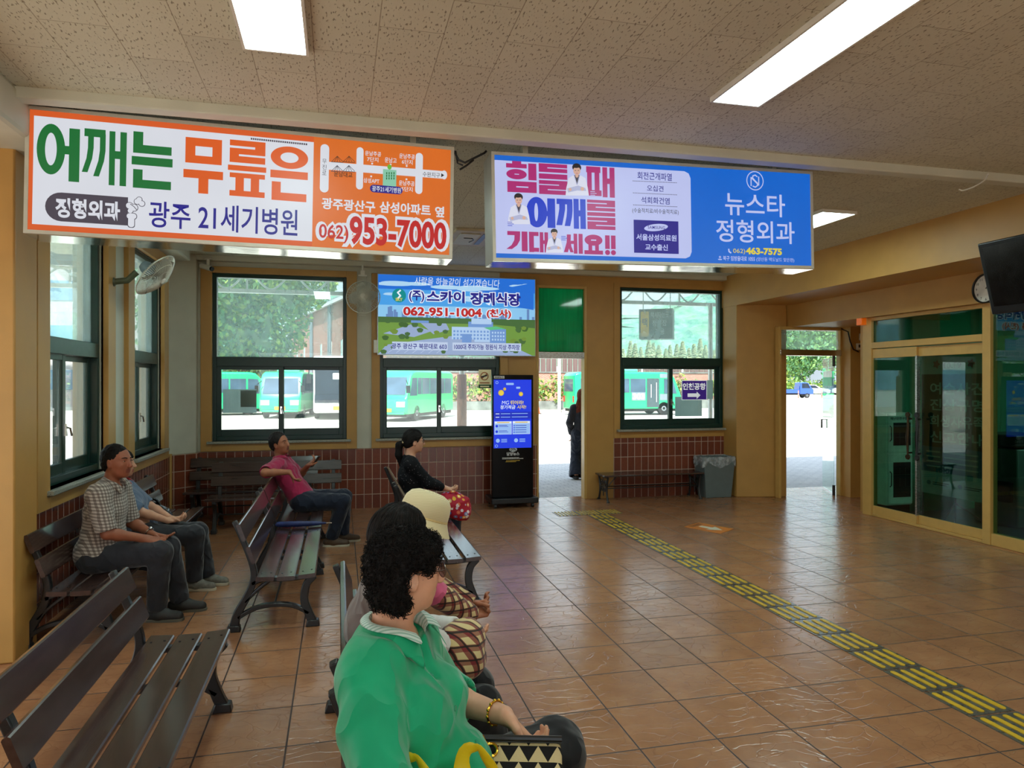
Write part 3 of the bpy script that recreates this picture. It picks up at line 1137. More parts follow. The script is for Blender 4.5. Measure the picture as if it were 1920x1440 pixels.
m_signcase = M('sign_case', (196, 196, 192), 0.3, 0.6, var=0.06)
m_signframe = M('sign_frame', (206, 204, 190), 0.35, 0.3, var=0.05)
m_signbottom = M('sign_base_metal', (214, 210, 200), 0.13, 1.0, var=0.1, nscale=2.5, bump=0.12, bscale=7)


def draw_ortho(p):
    p.urect(0, 0, p.W, p.H, P_orange)
    p.layer()
    # border reads as a darker orange strip round the white half
    u1 = p.uv(593, 360)[0]
    p.urect(0, 0, u1, 0.035, P_border)
    p.urect(0, p.H - 0.035, u1, p.H, P_border)
    p.urect(0, 0.035, 0.022, p.H - 0.035, P_border)
    p.urect(0.022, 0.035, u1, p.H - 0.035, P_white)
    p.layer()
    glyphs(p, (('어', (61, 229, 145, 339), P_green), ('깨', (151, 238, 236, 347), P_green), ('는', (246, 246, 325, 355), P_green),
                      ('무', (346, 257, 422, 364), P_orange2), ('릎', (431, 262, 504, 370), P_orange2), ('은', (512, 273, 583, 378), P_orange2)), P_white)
    # grey pill and knee joint
    q0, q1 = p.uv(99, 396), p.uv(236, 396)
    u0, v0, u1_, v1 = p.bb(79, 366, 240, 422)
    r = (v1 - v0) / 2
    pts = [(u1_, v0), (u1_, v1)] + [(u0 + r + r * math.cos(R(a)), (v0 + v1) / 2 + r * math.sin(R(a))) for a in range(90, 271, 15)]
    p.put(pts, [tuple(range(len(pts)))], P_grey)
    p.layer()
    p.text('정형외과', 99, 376, 225, 415, P_white, bold=0.035)

    def knee(mat, g):
        p.disc(243, 388, 6.5 + g, mat)
        p.disc(258, 380, 5.5 + g, mat)
        p.disc(267, 384, 5.5 + g, mat)
        p.disc(262, 376, 5.0 + g, mat)
        p.disc(252, 392, 7.0 + g, mat)
        p.disc(245, 398, 5.0 + g, mat)
        p.rect(238 - g, 403 - g, 257 + g, 414 + g, mat, 0.02)
        p.rect(241 - g, 408 - g, 253 + g, 430 + g, mat, 0.015)
    knee(P_grey, 1.2)
    p.layer()
    knee(P_white, 0.0)
    p.layer()
    p.line([(245, 385), (252, 390), (258, 397)], 0.004, P_grey)
    p.text('광주', 281, 381, 361, 432, P_navy, bold=0.012)
    p.text('21세기병원', 376, 389, 565, 441, P_navy, bold=0.012)
    for i in range(27):
        x = 474 + i * 4.0
        p.rect(x, 256.5 + i * 0.42, x + 2.9, 260.0 + i * 0.42, P_grey)
    # street map
    for q in ((606, 269, 622.5, 362), (674, 275, 687, 356), (784.5, 286, 798, 364.5)):
        p.rect(*q, P_white, 0.03)
    p.line([(616, 310), (836, 328)], 0.052, P_white)
    p.disc(838, 328, 5.5, P_white, ry=8.5)
    p.layer()
    for ch, y in (('무', 302), ('진', 313), ('로', 324)):
        p.text(ch, 610, y - 4.5, 618, y + 4.5, P_grey)
    for x in (627, 649):
        for y, mt in ((303, P_brown), (321, P_grey)):
            for dx in (0, 5.5, 11, 16.5, 22):
                p.line([(x + dx, y), (x + 11, y - 11)], 0.003, mt)
            p.line([(x, y), (x + 22, y + 1.5)], 0.004, mt)
    p.text('운남대교', 632, 322, 667, 332.5, P_brown, bold=0.02)
    for t_, q in (('운남주공', (690, 283, 720, 292)), ('7단지', (694, 294, 715, 303)), ('운남고', (727, 295, 749, 305)), ('운남주공', (754, 288, 783, 297.5)),
                  ('6단지', (759, 299, 779, 308)), ('삼성APT', (688, 334.5, 717.5, 344)), ('운남주공', (754, 339.5, 783, 349)), ('5단지', (759, 351, 780, 360))):
        p.text(t_, *q, P_white, bold=0.012)
    for x, y in ((703.5, 306.5), (738, 308.5), (768, 311), (702, 331), (768, 336.5)):
        p.disc(x, y, 1.8, P_white)
    p.text('수완지구', 798, 323, 830, 332.5, P_black)
    p.poly([(832.5, 325), (832.5, 332.5), (838, 328.8)], P_black)
    p.rect(724, 318, 749, 351, P_mint)
    p.disc(736, 313, 4, P_lime, ry=5)
    p.layer()
    for x in (731, 735.5, 740, 744.5):
        for y in (325, 330, 335):
            p.rect(x - 1, y - 2, x + 1, y + 2, P_green)
    p.rect(700, 349, 761, 363.5, P_navy, 0.03)
    p.layer()
    p.text('광주21세기병원', 704, 351, 758, 361.5, P_white, bold=0.012)
    p.text('광주광산구', 610, 375.5, 710.5, 397.5, P_white, bold=0.03)
    p.text('삼성아파트', 718.5, 382, 814, 404, P_white, bold=0.03)
    p.text('옆', 822, 388.5, 839, 409, P_white, bold=0.03)
    g = 0.022
    p.text('062)', 605.5, 424, 661, 459, P_white, bold=0.10, grow=g)
    p.text('953-7000', 663, 413, 844, 467, P_white, bold=0.10, grow=g)
    p.layer()
    p.text('062)', 605.5, 424, 661, 459, P_red, bold=0.015)
    p.text('953-7000', 663, 413, 844, 467, P_red, bold=0.035)


hanging_sign('hanging_sign', 'backlit orange and white clinic sign with big green Korean lettering, hanging from the ceiling', ((47, 199), (850, 280), (850, 481), (45, 435)), 2.54, 0.72, draw_ortho)


def doctor(p, cx, cy, s=1.0):
    """a plain generic figure in a white coat with folded arms, printed on the sign"""
    def q(pts):
        return [(cx + a * s, cy + b * s) for a, b in pts]
    p.poly(q([(-8, 0), (8, 0), (17, 5), (21, 24), (23, 40), (-23, 40), (-21, 24), (-16, 5)]), P_coat)
    p.layer()
    p.poly(q([(-5, -1), (5, -1), (0, 18)]), P_grey)
    p.layer()
    p.poly(q([(-3.2, -4), (3.2, -4), (3.0, 2), (0, 5), (-3.0, 2)]), P_skin)
    p.line(q([(-5.5, 0), (-0.5, 18)]), 0.006, P_coatsh)
    p.line(q([(5.5, 0), (0.5, 18)]), 0.006, P_coatsh)
    p.poly(q([(-20, 26), (2, 20), (16, 25), (18, 31), (0, 30), (-18, 34)]), P_coatsh)
    p.disc(cx - 0.0 * s, cy - 16 * s, 8.8 * s, P_hair, ry=8.2 * s)
    p.layer()
    p.disc(cx, cy - 9.5 * s, 7.0 * s, P_skin, ry=9.0 * s)
    p.layer()
    p.poly(q([(-7.4, -12), (-6.8, -18.5), (0, -21), (6.8, -18.5), (7.4, -12), (4.5, -15.5), (-1, -14.6), (-5, -15.2)]), P_hair)
    p.disc(cx + 10 * s, cy + 27 * s, 3.5 * s, P_skin)
    p.disc(cx - 14 * s, cy + 28 * s, 3.0 * s, P_skin)
    p.layer()
    for dx in (-2.9, 2.9):
        p.rect(cx + (dx - 1.4) * s, cy - 10.2 * s, cx + (dx + 1.4) * s, cy - 9.2 * s, P_hair)
    p.rect(cx - 2 * s, cy - 4.4 * s, cx + 2 * s, cy - 3.6 * s, P_mag)


def draw_newclinic(p):
    p.urect(0, 0, p.W, p.H, P_blue)
    p.layer()
    ur, vt, vb = p.uv(1297.5, 400)[0], p.H - 0.035, 0.032
    pts = [(0, vb), (ur - 0.05, vb), (ur - 0.015, vb + 0.015), (ur, vb + 0.05), (ur, vt - 0.05), (ur - 0.015, vt - 0.015), (ur - 0.05, vt), (0, vt)]
    p.put(pts, [tuple(range(8))], P_lav)
    p.layer()
    glyphs(p, (('힘', (942, 298, 1000.5, 359), P_mag), ('들', (1005, 303, 1060, 363), P_mag), ('때', (1096.5, 309, 1151, 368), P_mag),
                      ('어2', (979, 368, 1035, 428), P_dblue), ('깨2', (1038, 371, 1094, 430), P_dblue), ('를', (1097, 374, 1151, 432), P_mag),
                      ('기', (941, 435.5, 980, 475), P_mag), ('대', (983, 437, 1020, 477), P_mag), ('세', (1052, 440, 1087, 479.5), P_mag),
                      ('요', (1090, 442, 1126, 481), P_mag), ('!!', (1130, 443.5, 1151, 482), P_mag)), P_lav)
    p.layer()
    doctor(p, 1078, 326, 0.98)
    doctor(p, 964, 384, 0.95)
    doctor(p, 1031, 449, 0.74)
    for x, y in ((941, 418), (1102, 358), (1044, 446)):
        for i in range(3):
            p.rect(x, y + i * 3.4, x + 9 + 3 * (i % 2), y + 1.2 + i * 3.4, P_dblue if x != 1102 else P_lav)
    p.layer()
    p.text('회전근개파열', 1193, 321.5, 1259, 336, P_navy, bold=0.008)
    p.text('오십견', 1211, 346.5, 1242.5, 358, P_navy, bold=0.008)
    p.text('석회화건염', 1199.5, 369.5, 1254, 382.5, P_navy, bold=0.008)
    p.text('(수술적치료/비수술적치료)', 1182, 392, 1271, 403, P_black)
    for y in (339.5, 363.0, 386.5):
        for i in range(28):
            x = 1184 + i * 3.05
            yy = y + (x - 1226) * 0.045
            p.line([(x, yy), (x + 1.6, yy)], 0.004, P_grey)
    p.poly([(1184, 413.5), (1270, 417), (1270, 481), (1184, 478.5)], P_purple)
    p.layer()
    u, v = p.uv(1227, 429)
    pts = []
    for i in range(28):
        a = 2 * PI * i / 28
        x_, y_ = 0.095 * math.cos(a), 0.026 * math.sin(a)
        pts.append((u + x_ * math.cos(0.12) - y_ * math.sin(0.12), v + x_ * math.sin(0.12) + y_ * math.cos(0.12)))
    p.put(pts, [tuple(range(28))], P_lav)
    p.text('서울삼성의료원', 1188.5, 442.5, 1266, 455, P_lav, bold=0.025)
    p.text('교수출신', 1205.5, 461.5, 1249, 474, P_lav, bold=0.025)
    p.layer()
    p.text('SAMSUNG', 1211, 426, 1244, 432, P_purple, bold=0.008, spacing=1.1)
    # blue half
    p.disc(1417.5, 337.5, 16.3, P_lav, ring=0.9, n=40)
    for pts in ([(1410, 347), (1410, 331), (1424.5, 346), (1424.5, 330)],):
        p.line(pts, 0.009, P_lav)
    arc = [(1421.5, 329.5), (1418, 326.5), (1413.5, 328), (1413, 332), (1417, 337), (1422, 342), (1422, 347), (1418, 350), (1413.5, 348)]
    p.line(arc, 0.009, P_lav)
    p.text('뉴스타', 1360, 362, 1474.5, 406.5, P_lav, bold=0.012)
    p.text('정형외과', 1342, 415, 1492.5, 459, P_lav, bold=0.012)
    p.line([(1366, 471.5), (1366.5, 476), (1370, 478.5)], 0.011, P_lav)
    p.text('062)', 1374.5, 470.5, 1397.5, 481.5, P_yel)
    p.text('463-7575', 1399, 468.5, 1468, 482.5, P_yel, bold=0.045)
    p.disc(1349, 487, 2.0, P_lav, ring=0.5)
    p.poly([(1345, 490.5), (1353, 490.8), (1352, 492.8), (1346, 492.5)], P_lav)
    p.text('북구 임방울대로 1055', 1355, 485, 1416, 494.5, P_lav, bold=0.012)
    p.text('(양산동 맥도날드 맞은편)', 1419, 488, 1491.5, 497, P_lav)


hanging_sign('hanging_sign', 'lavender and blue backlit clinic sign with magenta lettering and men in white coats', ((920, 285), (1526, 323), (1528, 503), (918, 488)), 2.52, 0.715, draw_newclinic)

# cable looping between the two signs
b = MB()
y_ = 4.9
pts = [ony(851, 283, y_), ony(860, 300, y_), ony(872, 305, y_), ony(888, 297, y_), ony(908, 287, y_), ony(912, 283, y_)]
b.tube(pts, 0.008, 8).tube([ony(862, 318, y_), ony(874, 311, y_), ony(888, 300, y_)], 0.007, 8).tube([ony(854, 283, y_), ony(858, 306, y_), ony(868, 310, y_)], 0.006, 8)
tag(b.build('cable', m_black, None, pts[2]), 'black power cable drooping in the gap between the two hanging signs', 'cable')

b = MB()
pts = [onz(1853, 326, CEIL - 0.07), onz(1846, 338, CEIL - 0.09), onz(1826, 350, CEIL - 0.10), onz(1806, 357, CEIL - 0.10), onz(1798, 355, CEIL - 0.09)]
b.tube(spline(pts, 5), 0.006, 6)
tag(b.build('loose_wire', m_white, None, pts[0]), 'short white loose wire dangling from the ceiling rail over the glazed office side', 'wire')

# ---- blue sky banner light box on the back wall
B_sky1 = glow('banner_sky_deep', (30, 110, 214), 0.95)
B_sky2 = glow('banner_sky_mid', (70, 160, 232), 0.95)
B_sky3 = glow('banner_sky_pale', (140, 200, 240), 0.95)
B_cloud = glow('banner_cloud', (176, 216, 244), 0.95)
B_city = glow('banner_city', (100, 136, 190), 0.95)
B_field = glow('banner_field', (110, 150, 60), 0.95)
B_field2 = glow('banner_field_dark', (66, 104, 52), 0.95)
B_park = glow('banner_paving', (150, 170, 206), 0.95)
B_park2 = glow('banner_paving_line', (190, 206, 232), 0.95)
B_bld = glow('banner_building', (176, 206, 240), 0.95)
B_bld2 = glow('banner_building_shade', (110, 150, 210), 0.95)
B_roof = glow('banner_roof_green', (90, 190, 130), 0.95)
B_tree = glow('banner_tree', (58, 96, 40), 0.95)
B_tree2 = glow('banner_tree_light', (110, 140, 50), 0.95)
B_logo = glow('banner_logo', (0, 140, 140), 0.95)
B_white = glow('banner_white', (232, 240, 250), 0.95)

bc = ((709, 514), (1003, 524), (1003, 668), (708, 665))
yb_ = YB - 0.12
p_tl, p_br = ony(709, 514, yb_), ony(1003, 667, yb_)
bw, bh = p_br.x - p_tl.x, p_tl.z - p_br.z
root = thing('wall_sign', 'backlit blue sky billboard with aerial picture of a white building, above the black kiosk', 'sign', (p_tl.x, yb_, p_br.z))
b = MB()
b.box(-0.012, bw + 0.012, 0.004, 0.07, -0.012, bh + 0.012)
b.build('case', m_signcase, root, bevel=0.003)
for q in ((-0.06, -0.012, 0.01, 0.07, 0.02, 0.20), (0.1, 0.14, 0.02, 0.12, bh - 0.3, bh - 0.1), (bw - 0.14, bw - 0.1, 0.02, 0.12, bh - 0.3, bh - 0.1)):
    boxobj('bracket', *q, m_signframe, root)
p = Print(bw, bh, bc)
p.urect(0, 0, bw, bh, B_sky2)
p.layer()
hz_ = bh * 0.47
p.urect(0, bh * 0.82, bw, bh, B_sky1)
p.urect(0, hz_, bw, bh * 0.62, B_sky3)
p.layer()
for (cx, cy, a, h) in ((0.2, 0.9, 0.24, 0.05), (0.52, 0.86, 0.30, 0.06), (0.75, 0.8, 0.16, 0.05), (0.36, 0.76, 0.2, 0.035), (0.62, 0.72, 0.2, 0.04), (0.12, 0.75, 0.1, 0.03), (0.9, 0.92, 0.1, 0.025)):
    for j in range(4):
        x_, y_2 = (cx + (rng.random() - 0.5) * a) * bw, (cy + (rng.random() - 0.5) * h) * bh
        w_, h_ = a * bw * (0.25 + 0.25 * rng.random()), h * bh * 0.45
        pts = [(max(0.01, min(bw - 0.01, x_ + w_ * math.cos(t))), min(bh - 0.01, y_2 + h_ * math.sin(t))) for t in np.linspace(0, 2 * PI, 16, endpoint=False)]
        p.put(pts, [tuple(range(16))], B_cloud)
    p.layer()
p.put([(bw * 0.63, bh * 0.80), (bw * 0.99, bh * 0.96), (bw * 0.99, bh * 0.60), (bw * 0.8, bh * 0.66)], [(0, 1, 2, 3)], B_sky1)
p.layer()
for i in range(46):
    x_ = bw * (0.01 + 0.97 * rng.random())
    h_ = bh * (0.02 + 0.10 * rng.random() * (1.3 if x_ < bw * 0.2 or x_ > bw * 0.7 else 0.5))
    p.urect(x_, hz_ - 0.02, min(bw, x_ + bw * 0.016), hz_ + h_, B_city)
p.layer()
p.urect(0, 0, bw, hz_, B_field)
p.layer()
p.put([(0, bh * .40), (bw * .7, bh * .40), (bw, bh * .36), (bw, hz_), (0, hz_)], [(0, 1, 2, 3, 4)], B_field2)
p.put([(0, 0), (bw * .98, 0), (bw * .78, bh * .18), (bw * .45, bh * .24), (bw * .05, bh * .12)], [(0, 1, 2, 3, 4)], B_park)
p.put([(bw * .03, bh * .26), (bw * .2, bh * .38), (bw * .33, bh * .30), (bw * .22, bh * .22)], [(0, 1, 2, 3)], B_park)
p.put([(bw * .26, bh * .40), (bw * .42, bh * .40), (bw * .44, bh * .32), (bw * .34, bh * .26)], [(0, 1, 2, 3)], B_park)
p.layer()
for i in range(7):
    p.line([(bw * (0.06 + i * 0.05), bh * 0.02), (bw * (0.12 + i * 0.05), bh * 0.11)], 0.006, B_park2, px=False)
for i in range(90):
    x_, y_2 = rng.random() * 0.97 + 0.015, rng.random() * 0.40 + 0.02
    if 0.42 < x_ < 0.84 and 0.1 < y_2 < 0.44:
        continue
    if y_2 < 0.2 and 0.12 < x_ < 0.8 and rng.random() < 0.75:
        continue
    r_ = (0.012 + 0.012 * rng.random()) * bw
    pts = [(x_ * bw + r_ * (1 + 0.25 * math.sin(5 * t)) * math.cos(t), max(0.004, y_2 * bh + r_ * 0.75 * math.sin(t))) for t in np.linspace(0, 2 * PI, 12, endpoint=False)]
    p.put(pts, [tuple(range(12))], (B_tree, B_tree2, B_field2)[i % 3])
    if i % 12 == 0:
        p.layer()
p.layer()
for (a0, a1, b0, b1, mt) in ((.455, .60, .20, .36, B_bld), (.60, .70, .17, .36, B_bld), (.70, .805, .16, .34, B_bld2), (.56, .72, .36, .43, B_bld2), (.58, .71, .40, .47, B_bld), (.52, .58, .16, .27, B_bld2), (.20, .31, .40, .43, B_bld2)):
    p.urect(bw * a0, bh * b0, bw * a1, bh * b1, mt)
    p.layer()
p.put([(bw * .66, bh * .355), (bw * .70, bh * .325), (bw * .80, bh * .345), (bw * .74, bh * .375)], [(0, 1, 2, 3)], B_roof)
for j in range(3):
    for i in range(11):
        x_ = .465 + i * .0215
        p.urect(bw * x_, bh * (.20 + .045 * j), bw * (x_ + .012), bh * (.225 + .045 * j), B_bld2)
    for i in range(5):
        x_ = .712 + i * .018
        p.urect(bw * x_, bh * (.19 + .045 * j), bw * (x_ + .010), bh * (.215 + .045 * j), B_bld)
p.layer()
p.rect(734, 642, 838, 657.5, B_park2)
p.rect(847, 644, 976, 659, B_park2)
p.layer()
p.text('사람을 하늘같이 섬기겠습니다', 776, 522, 935, 537, B_white, shear=0.1)
p.disc(747.5, 554.5, 13, B_logo)
p.layer()
p.line([(750, 545), (745, 549), (750, 555), (745, 560)], 0.022, B_white)
p.text('SKY', 741, 559, 754, 565, P_yel, bold=0.03)
g = 0.012
for t_, q, mt, bo in (('(주)', (766, 545, 794.5, 567), P_navy, .03), ('스카이', (799, 546, 870, 568), P_navy, .04), ('장례식장', (880, 549, 975, 573), P_navy, .04),
                      ('062-951-1004', (755, 577, 902, 594), P_red, .04), ('(천사)', (911, 580, 957, 598), P_red, .04)):
    p.text(t_, *q, B_white, bold=0.10, grow=g)
    p.layer()
    p.text(t_, *q, mt, bold=bo)
p.text('광주 광산구 북문대로 603', 733, 645, 836, 655.5, P_navy, bold=0.018)
p.text('1000대 주차가능 정원식 지상 주차장', 850, 646.5, 973, 657, P_navy, bold=0.018)
p.build('face_panel', root)

# ---- information kiosk with a screen
yk = 9.72
kb0, kb1 = ony(923, 947, yk), ony(1000, 946, yk)
kz = ony(960, 703, yk).z
kx, kw = kb0.x, kb1.x - kb0.x
root = thing('kiosk', 'tall black advertising kiosk with a glowing blue screen beside the doorway', 'kiosk', (kx + kw / 2, yk + 0.2, 0))
hw = kw / 2
boxobj('body', -hw, hw, -0.2, -0.13, 0.14, kz, M('black_glass_panel', (8, 8, 9), 0.2, var=0.2, spec=0.15), root, 0.008)
boxobj('spine', -hw * 0.7, hw * 0.7, -0.13, -0.03, 0.14, kz * 0.92, m_black, root, 0.01)
boxobj('base', -hw - 0.03, hw + 0.05, -0.30, 0.16, 0.06, 0.14, m_black, root, 0.012)
for sx in (-1, 1):
    for sy in (-1, 1):
        b = MB()
        c = (sx * (hw - 0.03), -0.07 + sy * 0.19, 0.03)
        b.lathe([(0.0, -0.016), (0.03, -0.016), (0.03, 0.016), (0.0, 0.016)], c, 14, axis='x').box(c[0] - 0.02, c[0] + 0.02, c[1] - 0.02, c[1] + 0.02, 0.05, 0.062)
        b.build('caster', m_black, root)
K_blue = glow('screen_blue', (14, 54, 226), 0.95)
K_blue2 = glow('screen_blue_dark', (8, 40, 190), 0.95)
K_pale = glow('screen_pale', (150, 190, 244), 0.95)
K_white = glow('screen_white', (220, 234, 252), 0.95)
K_yel = glow('screen_yellow', (232, 208, 70), 0.95)
K_gold = glow('screen_gold', (214, 176, 60), 0.95)


def crop8(x, y):
    return (880 + x * 0.22222, 660 + y * 0.22222)


cs = [crop8(205, 233), crop8(518, 237), crop8(523, 806), crop8(212, 806)]
s_tl, s_br = ony(*cs[0], yk), ony(*cs[2], yk)
sw, sh = s_br.x - s_tl.x, s_tl.z - s_br.z
p = Print(sw, sh, cs)
p.urect(0, 0, sw, sh, K_blue)
p.layer()


def c8(*q):
    a, b_ = crop8(q[0], q[1])
    c_, d_ = crop8(q[2], q[3])
    return a, b_, c_, d_


p.rect(*c8(208, 505, 520, 565), K_blue2)
for cx, cy, r_ in ((268, 345, 24), (297, 313, 12), (432, 357, 18)):
    p.disc(*crop8(cx, cy), r_ * .222, K_gold)
p.rect(*c8(308, 262, 372, 280), K_pale, 0.01)
p.rect(*c8(392, 295, 426, 312), K_pale, 0.01)
p.layer()
for cx, cy, r_ in ((268, 345, 18), (432, 357, 12)):
    p.disc(*crop8(cx, cy), r_ * .222, K_yel)
p.text('MG', *c8(274, 412, 332, 443), K_white, bold=0.0, shear=0.12)
p.text('뛰어라!', *c8(342, 410, 452, 445), K_yel, bold=0.022, shear=0.12)
p.text('정기적금', *c8(260, 449, 385, 482), K_white, bold=0.022, shear=0.12)
p.text('시작!', *c8(400, 450, 474, 482), K_yel, bold=0.022, shear=0.12)
for yy in (520, 548):
    p.rect(*c8(225, yy - 3, 255, yy + 3), K_white)
    p.rect(*c8(268, yy - 2.5, 345, yy + 2.5), K_pale)
    p.rect(*c8(358, yy - 2.5, 490, yy + 2.5), K_pale)
for i, (xa, xb) in enumerate(((217, 358), (366, 510))):
    p.rect(*c8(xa, 583, xb, 692), K_white)
p.layer()
for i, (xa, xb) in enumerate(((217, 358), (366, 510))):
    p.rect(*c8(xa + 2, 602, xb - 2, 690), K_pale)
    p.rect(*c8(xa + 20, 589, xb - 20, 596), K_gold)
p.layer()
for yy in (622, 668):
    p.disc(*crop8(235, yy), 2.4, K_blue)
    p.rect(*c8(252, yy - 8, 320, yy - 4), K_blue2)
    p.rect(*c8(252, yy + 2, 330, yy + 6), K_blue2)
for yy in (620, 638, 656, 675):
    p.disc(*crop8(378, yy), 1.2, K_blue)
    p.rect(*c8(388, yy - 2.5, 480, yy + 2.5), K_blue2)
for xa in (245, 395):
    p.disc(*crop8(xa, 743), 3.6, K_pale)
    for j in range(3):
        p.rect(*c8(xa + 28, 730 + j * 11, xa + 76, 735 + j * 11), K_pale)
p.disc(*crop8(232, 258), 2.6, K_pale, ring=0.7)
p.disc(*crop8(234, 787), 2.6, K_pale, ring=0.7)
scr = p.build('screen', root)
scr.location = (s_tl.x - root.location.x, -0.2015, s_br.z)
# writing on the lower panel and a sticker
p = Print(1.0, 1.0, [(900, 700), (1010, 700), (1010, 950), (900, 950)])
K_lw = M('white_lettering', (226, 226, 226), 0.5)
K_ly = M('yellow_lettering', (196, 160, 50), 0.5)
ref0, ref1 = ony(900, 950, yk), ony(1010, 700, yk)
p = Print(ref1.x - ref0.x, ref1.z - ref0.z, [(900, 700), (1010, 700), (1010, 950), (900, 950)])
p.disc(*crop8(367, 829), 7.2, K_lw, ry=4.4)
p.rect(*c8(206, 203, 294, 225), K_lw)
p.text('담양뉴스', *c8(312, 851, 420, 882), K_lw, bold=0.03)
for yy, xa, xb, mt in ((899, 275, 422, K_lw), (908, 275, 460, K_lw), (924, 308, 432, K_ly), (933, 304, 398, K_ly)):
    n_ = int((xb - xa) / 9)
    for i in range(n_):
        p.rect(*c8(xa + i * 9, yy - 3, xa + i * 9 + 6.5, yy + 3), mt)
p.layer()
p.text('DYN', *c8(345, 818, 390, 842), m_black, bold=0.03)
p.text('담양뉴스', *c8(214, 207, 286, 221), m_black, bold=0.03)
lt = p.build('lettering', root)
lt.location = (ref0.x - root.location.x, -0.2015, ref0.z)

# ---- wall fans
def fan_cage(root, M4, Rr=0.225):
    m_cage = M('fan_cage_cream', (214, 214, 200), 0.4, 0.2)
    b = MB()
    prof = []
    for k in range(72):
        a = 2 * PI * k / 72
        pts = []
        for t in np.linspace(0.14, 1, 7):
            h = -0.085 * (1 - t ** 2.2) - 0.0
            pts.append((Rr * t * math.cos(a), h, Rr * t * math.sin(a)))
        b.tube(pts, 0.0027, 4, caps=False)
        pts = [(Rr * t * math.cos(a), 0.075 * (1 - t ** 2.2), Rr * t * math.sin(a)) for t in np.linspace(0.3, 1, 5)]
        if k % 2 == 0:
            b.tube(pts, 0.0016, 4, caps=False)
    for rr, hh, w in ((Rr, 0, 0.006), (Rr * .7, -0.046, 0.002), (Rr * .42, -0.072, 0.002)):
        b.tube([(rr * math.cos(2 * PI * k / 40), hh, rr * math.sin(2 * PI * k / 40)) for k in range(41)], w, 6, caps=False)
    for q in [b]:
        q.v = [tuple(M4 @ Vector(v)) for v in q.v]
    b.build('cage', m_cage, root)
    b = MB()
    b.lathe([(0.0, -0.096), (0.026, -0.094), (0.034, -0.086), (0.034, -0.078), (0, -0.078)], n=20, axis='y')
    b.v = [tuple(M4 @ Vector(v)) for v in b.v]
    b.build('badge', m_white, root)
    m_blade = M('fan_blade_grey', (186, 186, 172), 0.35)
    for k in range(4):
        b = MB()
        g = []
        for i, r_ in enumerate(np.linspace(0.03, Rr * 0.86, 6)):
            w = 0.03 + 0.055 * math.sin(PI * min(1, (i + 0.6) / 6.0))
            g.append((r_, w))
        vs = []
        for r_, w in g:
            for s_ in (-1, 0, 1):
                ang = s_ * w / max(r_, 0.06) + 0.25 * r_ / Rr
                vs.append((r_ * math.cos(ang + k * PI / 2), -0.02 + 0.03 * s_, r_ * math.sin(ang + k * PI / 2)))
        fs = []
        for i in range(5):
            for j in range(2):
                fs.append((i * 3 + j, i * 3 + j + 1, (i + 1) * 3 + j + 1, (i + 1) * 3 + j))
        vs2 = [(a_, y2 + 0.003, c_) for a_, y2, c_ in vs]
        nn = len(vs)
        b.add(vs + vs2, fs + [tuple(nn + q for q in reversed(f)) for f in fs])
        b.v = [tuple(M4 @ Vector(v)) for v in b.v]
        b.build('blade', m_blade, root)
    b = MB()
    b.lathe([(0, 0.02), (0.05, 0.02), (0.062, 0.05), (0.062, 0.12), (0.045, 0.155), (0, 0.16)], n=20, axis='y')
    b.v = [tuple(M4 @ Vector(v)) for v in b.v]
    b.build('motor', m_fanmotor, root)


m_fanmotor = M('fan_motor_blue_grey', (140, 164, 176), 0.35)
c = ony(681, 557, YB - 0.36)
root = thing('wall_fan', 'round cream wall fan facing the room on the pale pilaster beside the billboard', 'fan', (c.x, YB, c.z - 0.25), group=None)
o = Vector((0, -0.36, 0.25))
M4 = Matrix.Translation(o) @ Matrix.Rotation(R(-8), 4, 'X') @ Matrix.Rotation(R(-6), 4, 'Z')
fan_cage(root, M4)
b = MB()
b.box(-0.05, 0.05, -0.03, 0.0, 0.02, 0.22).tube([(0, -0.02, 0.10), (0, -0.12, 0.10), (0, -0.2, 0.16), (0, -0.25, 0.23)], 0.022, 10)
b.build('bracket', m_cream, root)
b = MB()
b.tube([(0.0, -0.02, 0.2), (0.05, -0.01, 0.4), (0.05, -0.015, 0.6)], 0.006, 6)
b.build('cord', m_cream, root)

b = MB()
c = Vector((c.x, YB - 0.14, CEIL - 0.19))
b.box(-0.03, 0.03, -0.02, 0.03, 0.0, 0.06).cyl((0, 0, 0.03), (0, 0, 0.13), 0.012, n=8).box(-0.06, 0.06, -0.025, 0.025, -0.02, 0.0)
o = b.build('conduit_fitting', m_white, bevel=0.004)
o.location = c
tag(o, 'small white conduit fitting above the fan on the pale pilaster', 'fitting')

# second fan: on the left wall between the windows, tipped down, seen from the side
fx = XL + 0.40
c = onx(292, 512, fx)
root = thing('wall_fan', 'tilted cage fan on the side wall between the two left windows', 'fan', (XL, c.y - 0.02, c.z - 0.1))
o = Vector((fx - XL, 0.02, 0.08))
M4 = Matrix.Translation(o) @ Matrix.Rotation(R(82), 4, 'Z') @ Matrix.Rotation(R(40), 4, 'X')
fan_cage(root, M4, 0.235)
b = MB()
b.add([], [])
b.lathe([(0.0, 0.0), (0.075, 0.0), (0.06, 0.03), (0.03, 0.06), (0, 0.06)], (0, 0, 0), 16, axis='x')
b.box(0.0, 0.04, -0.045, 0.045, -0.16, 0.08).tube([(0.03, 0, 0.0), (0.16, 0.0, 0.02), (0.24, 0.0, 0.10)], 0.03, 10)
b.build('bracket', M('fan_bracket_olive', (96, 106, 84), 0.4), root)
b = MB()
b.tube([(0.01, 0.07, -0.05), (0.012, 0.09, -0.4), (0.012, 0.10, -0.75)], 0.004, 6)
b.build('pull_cord', m_white, root)

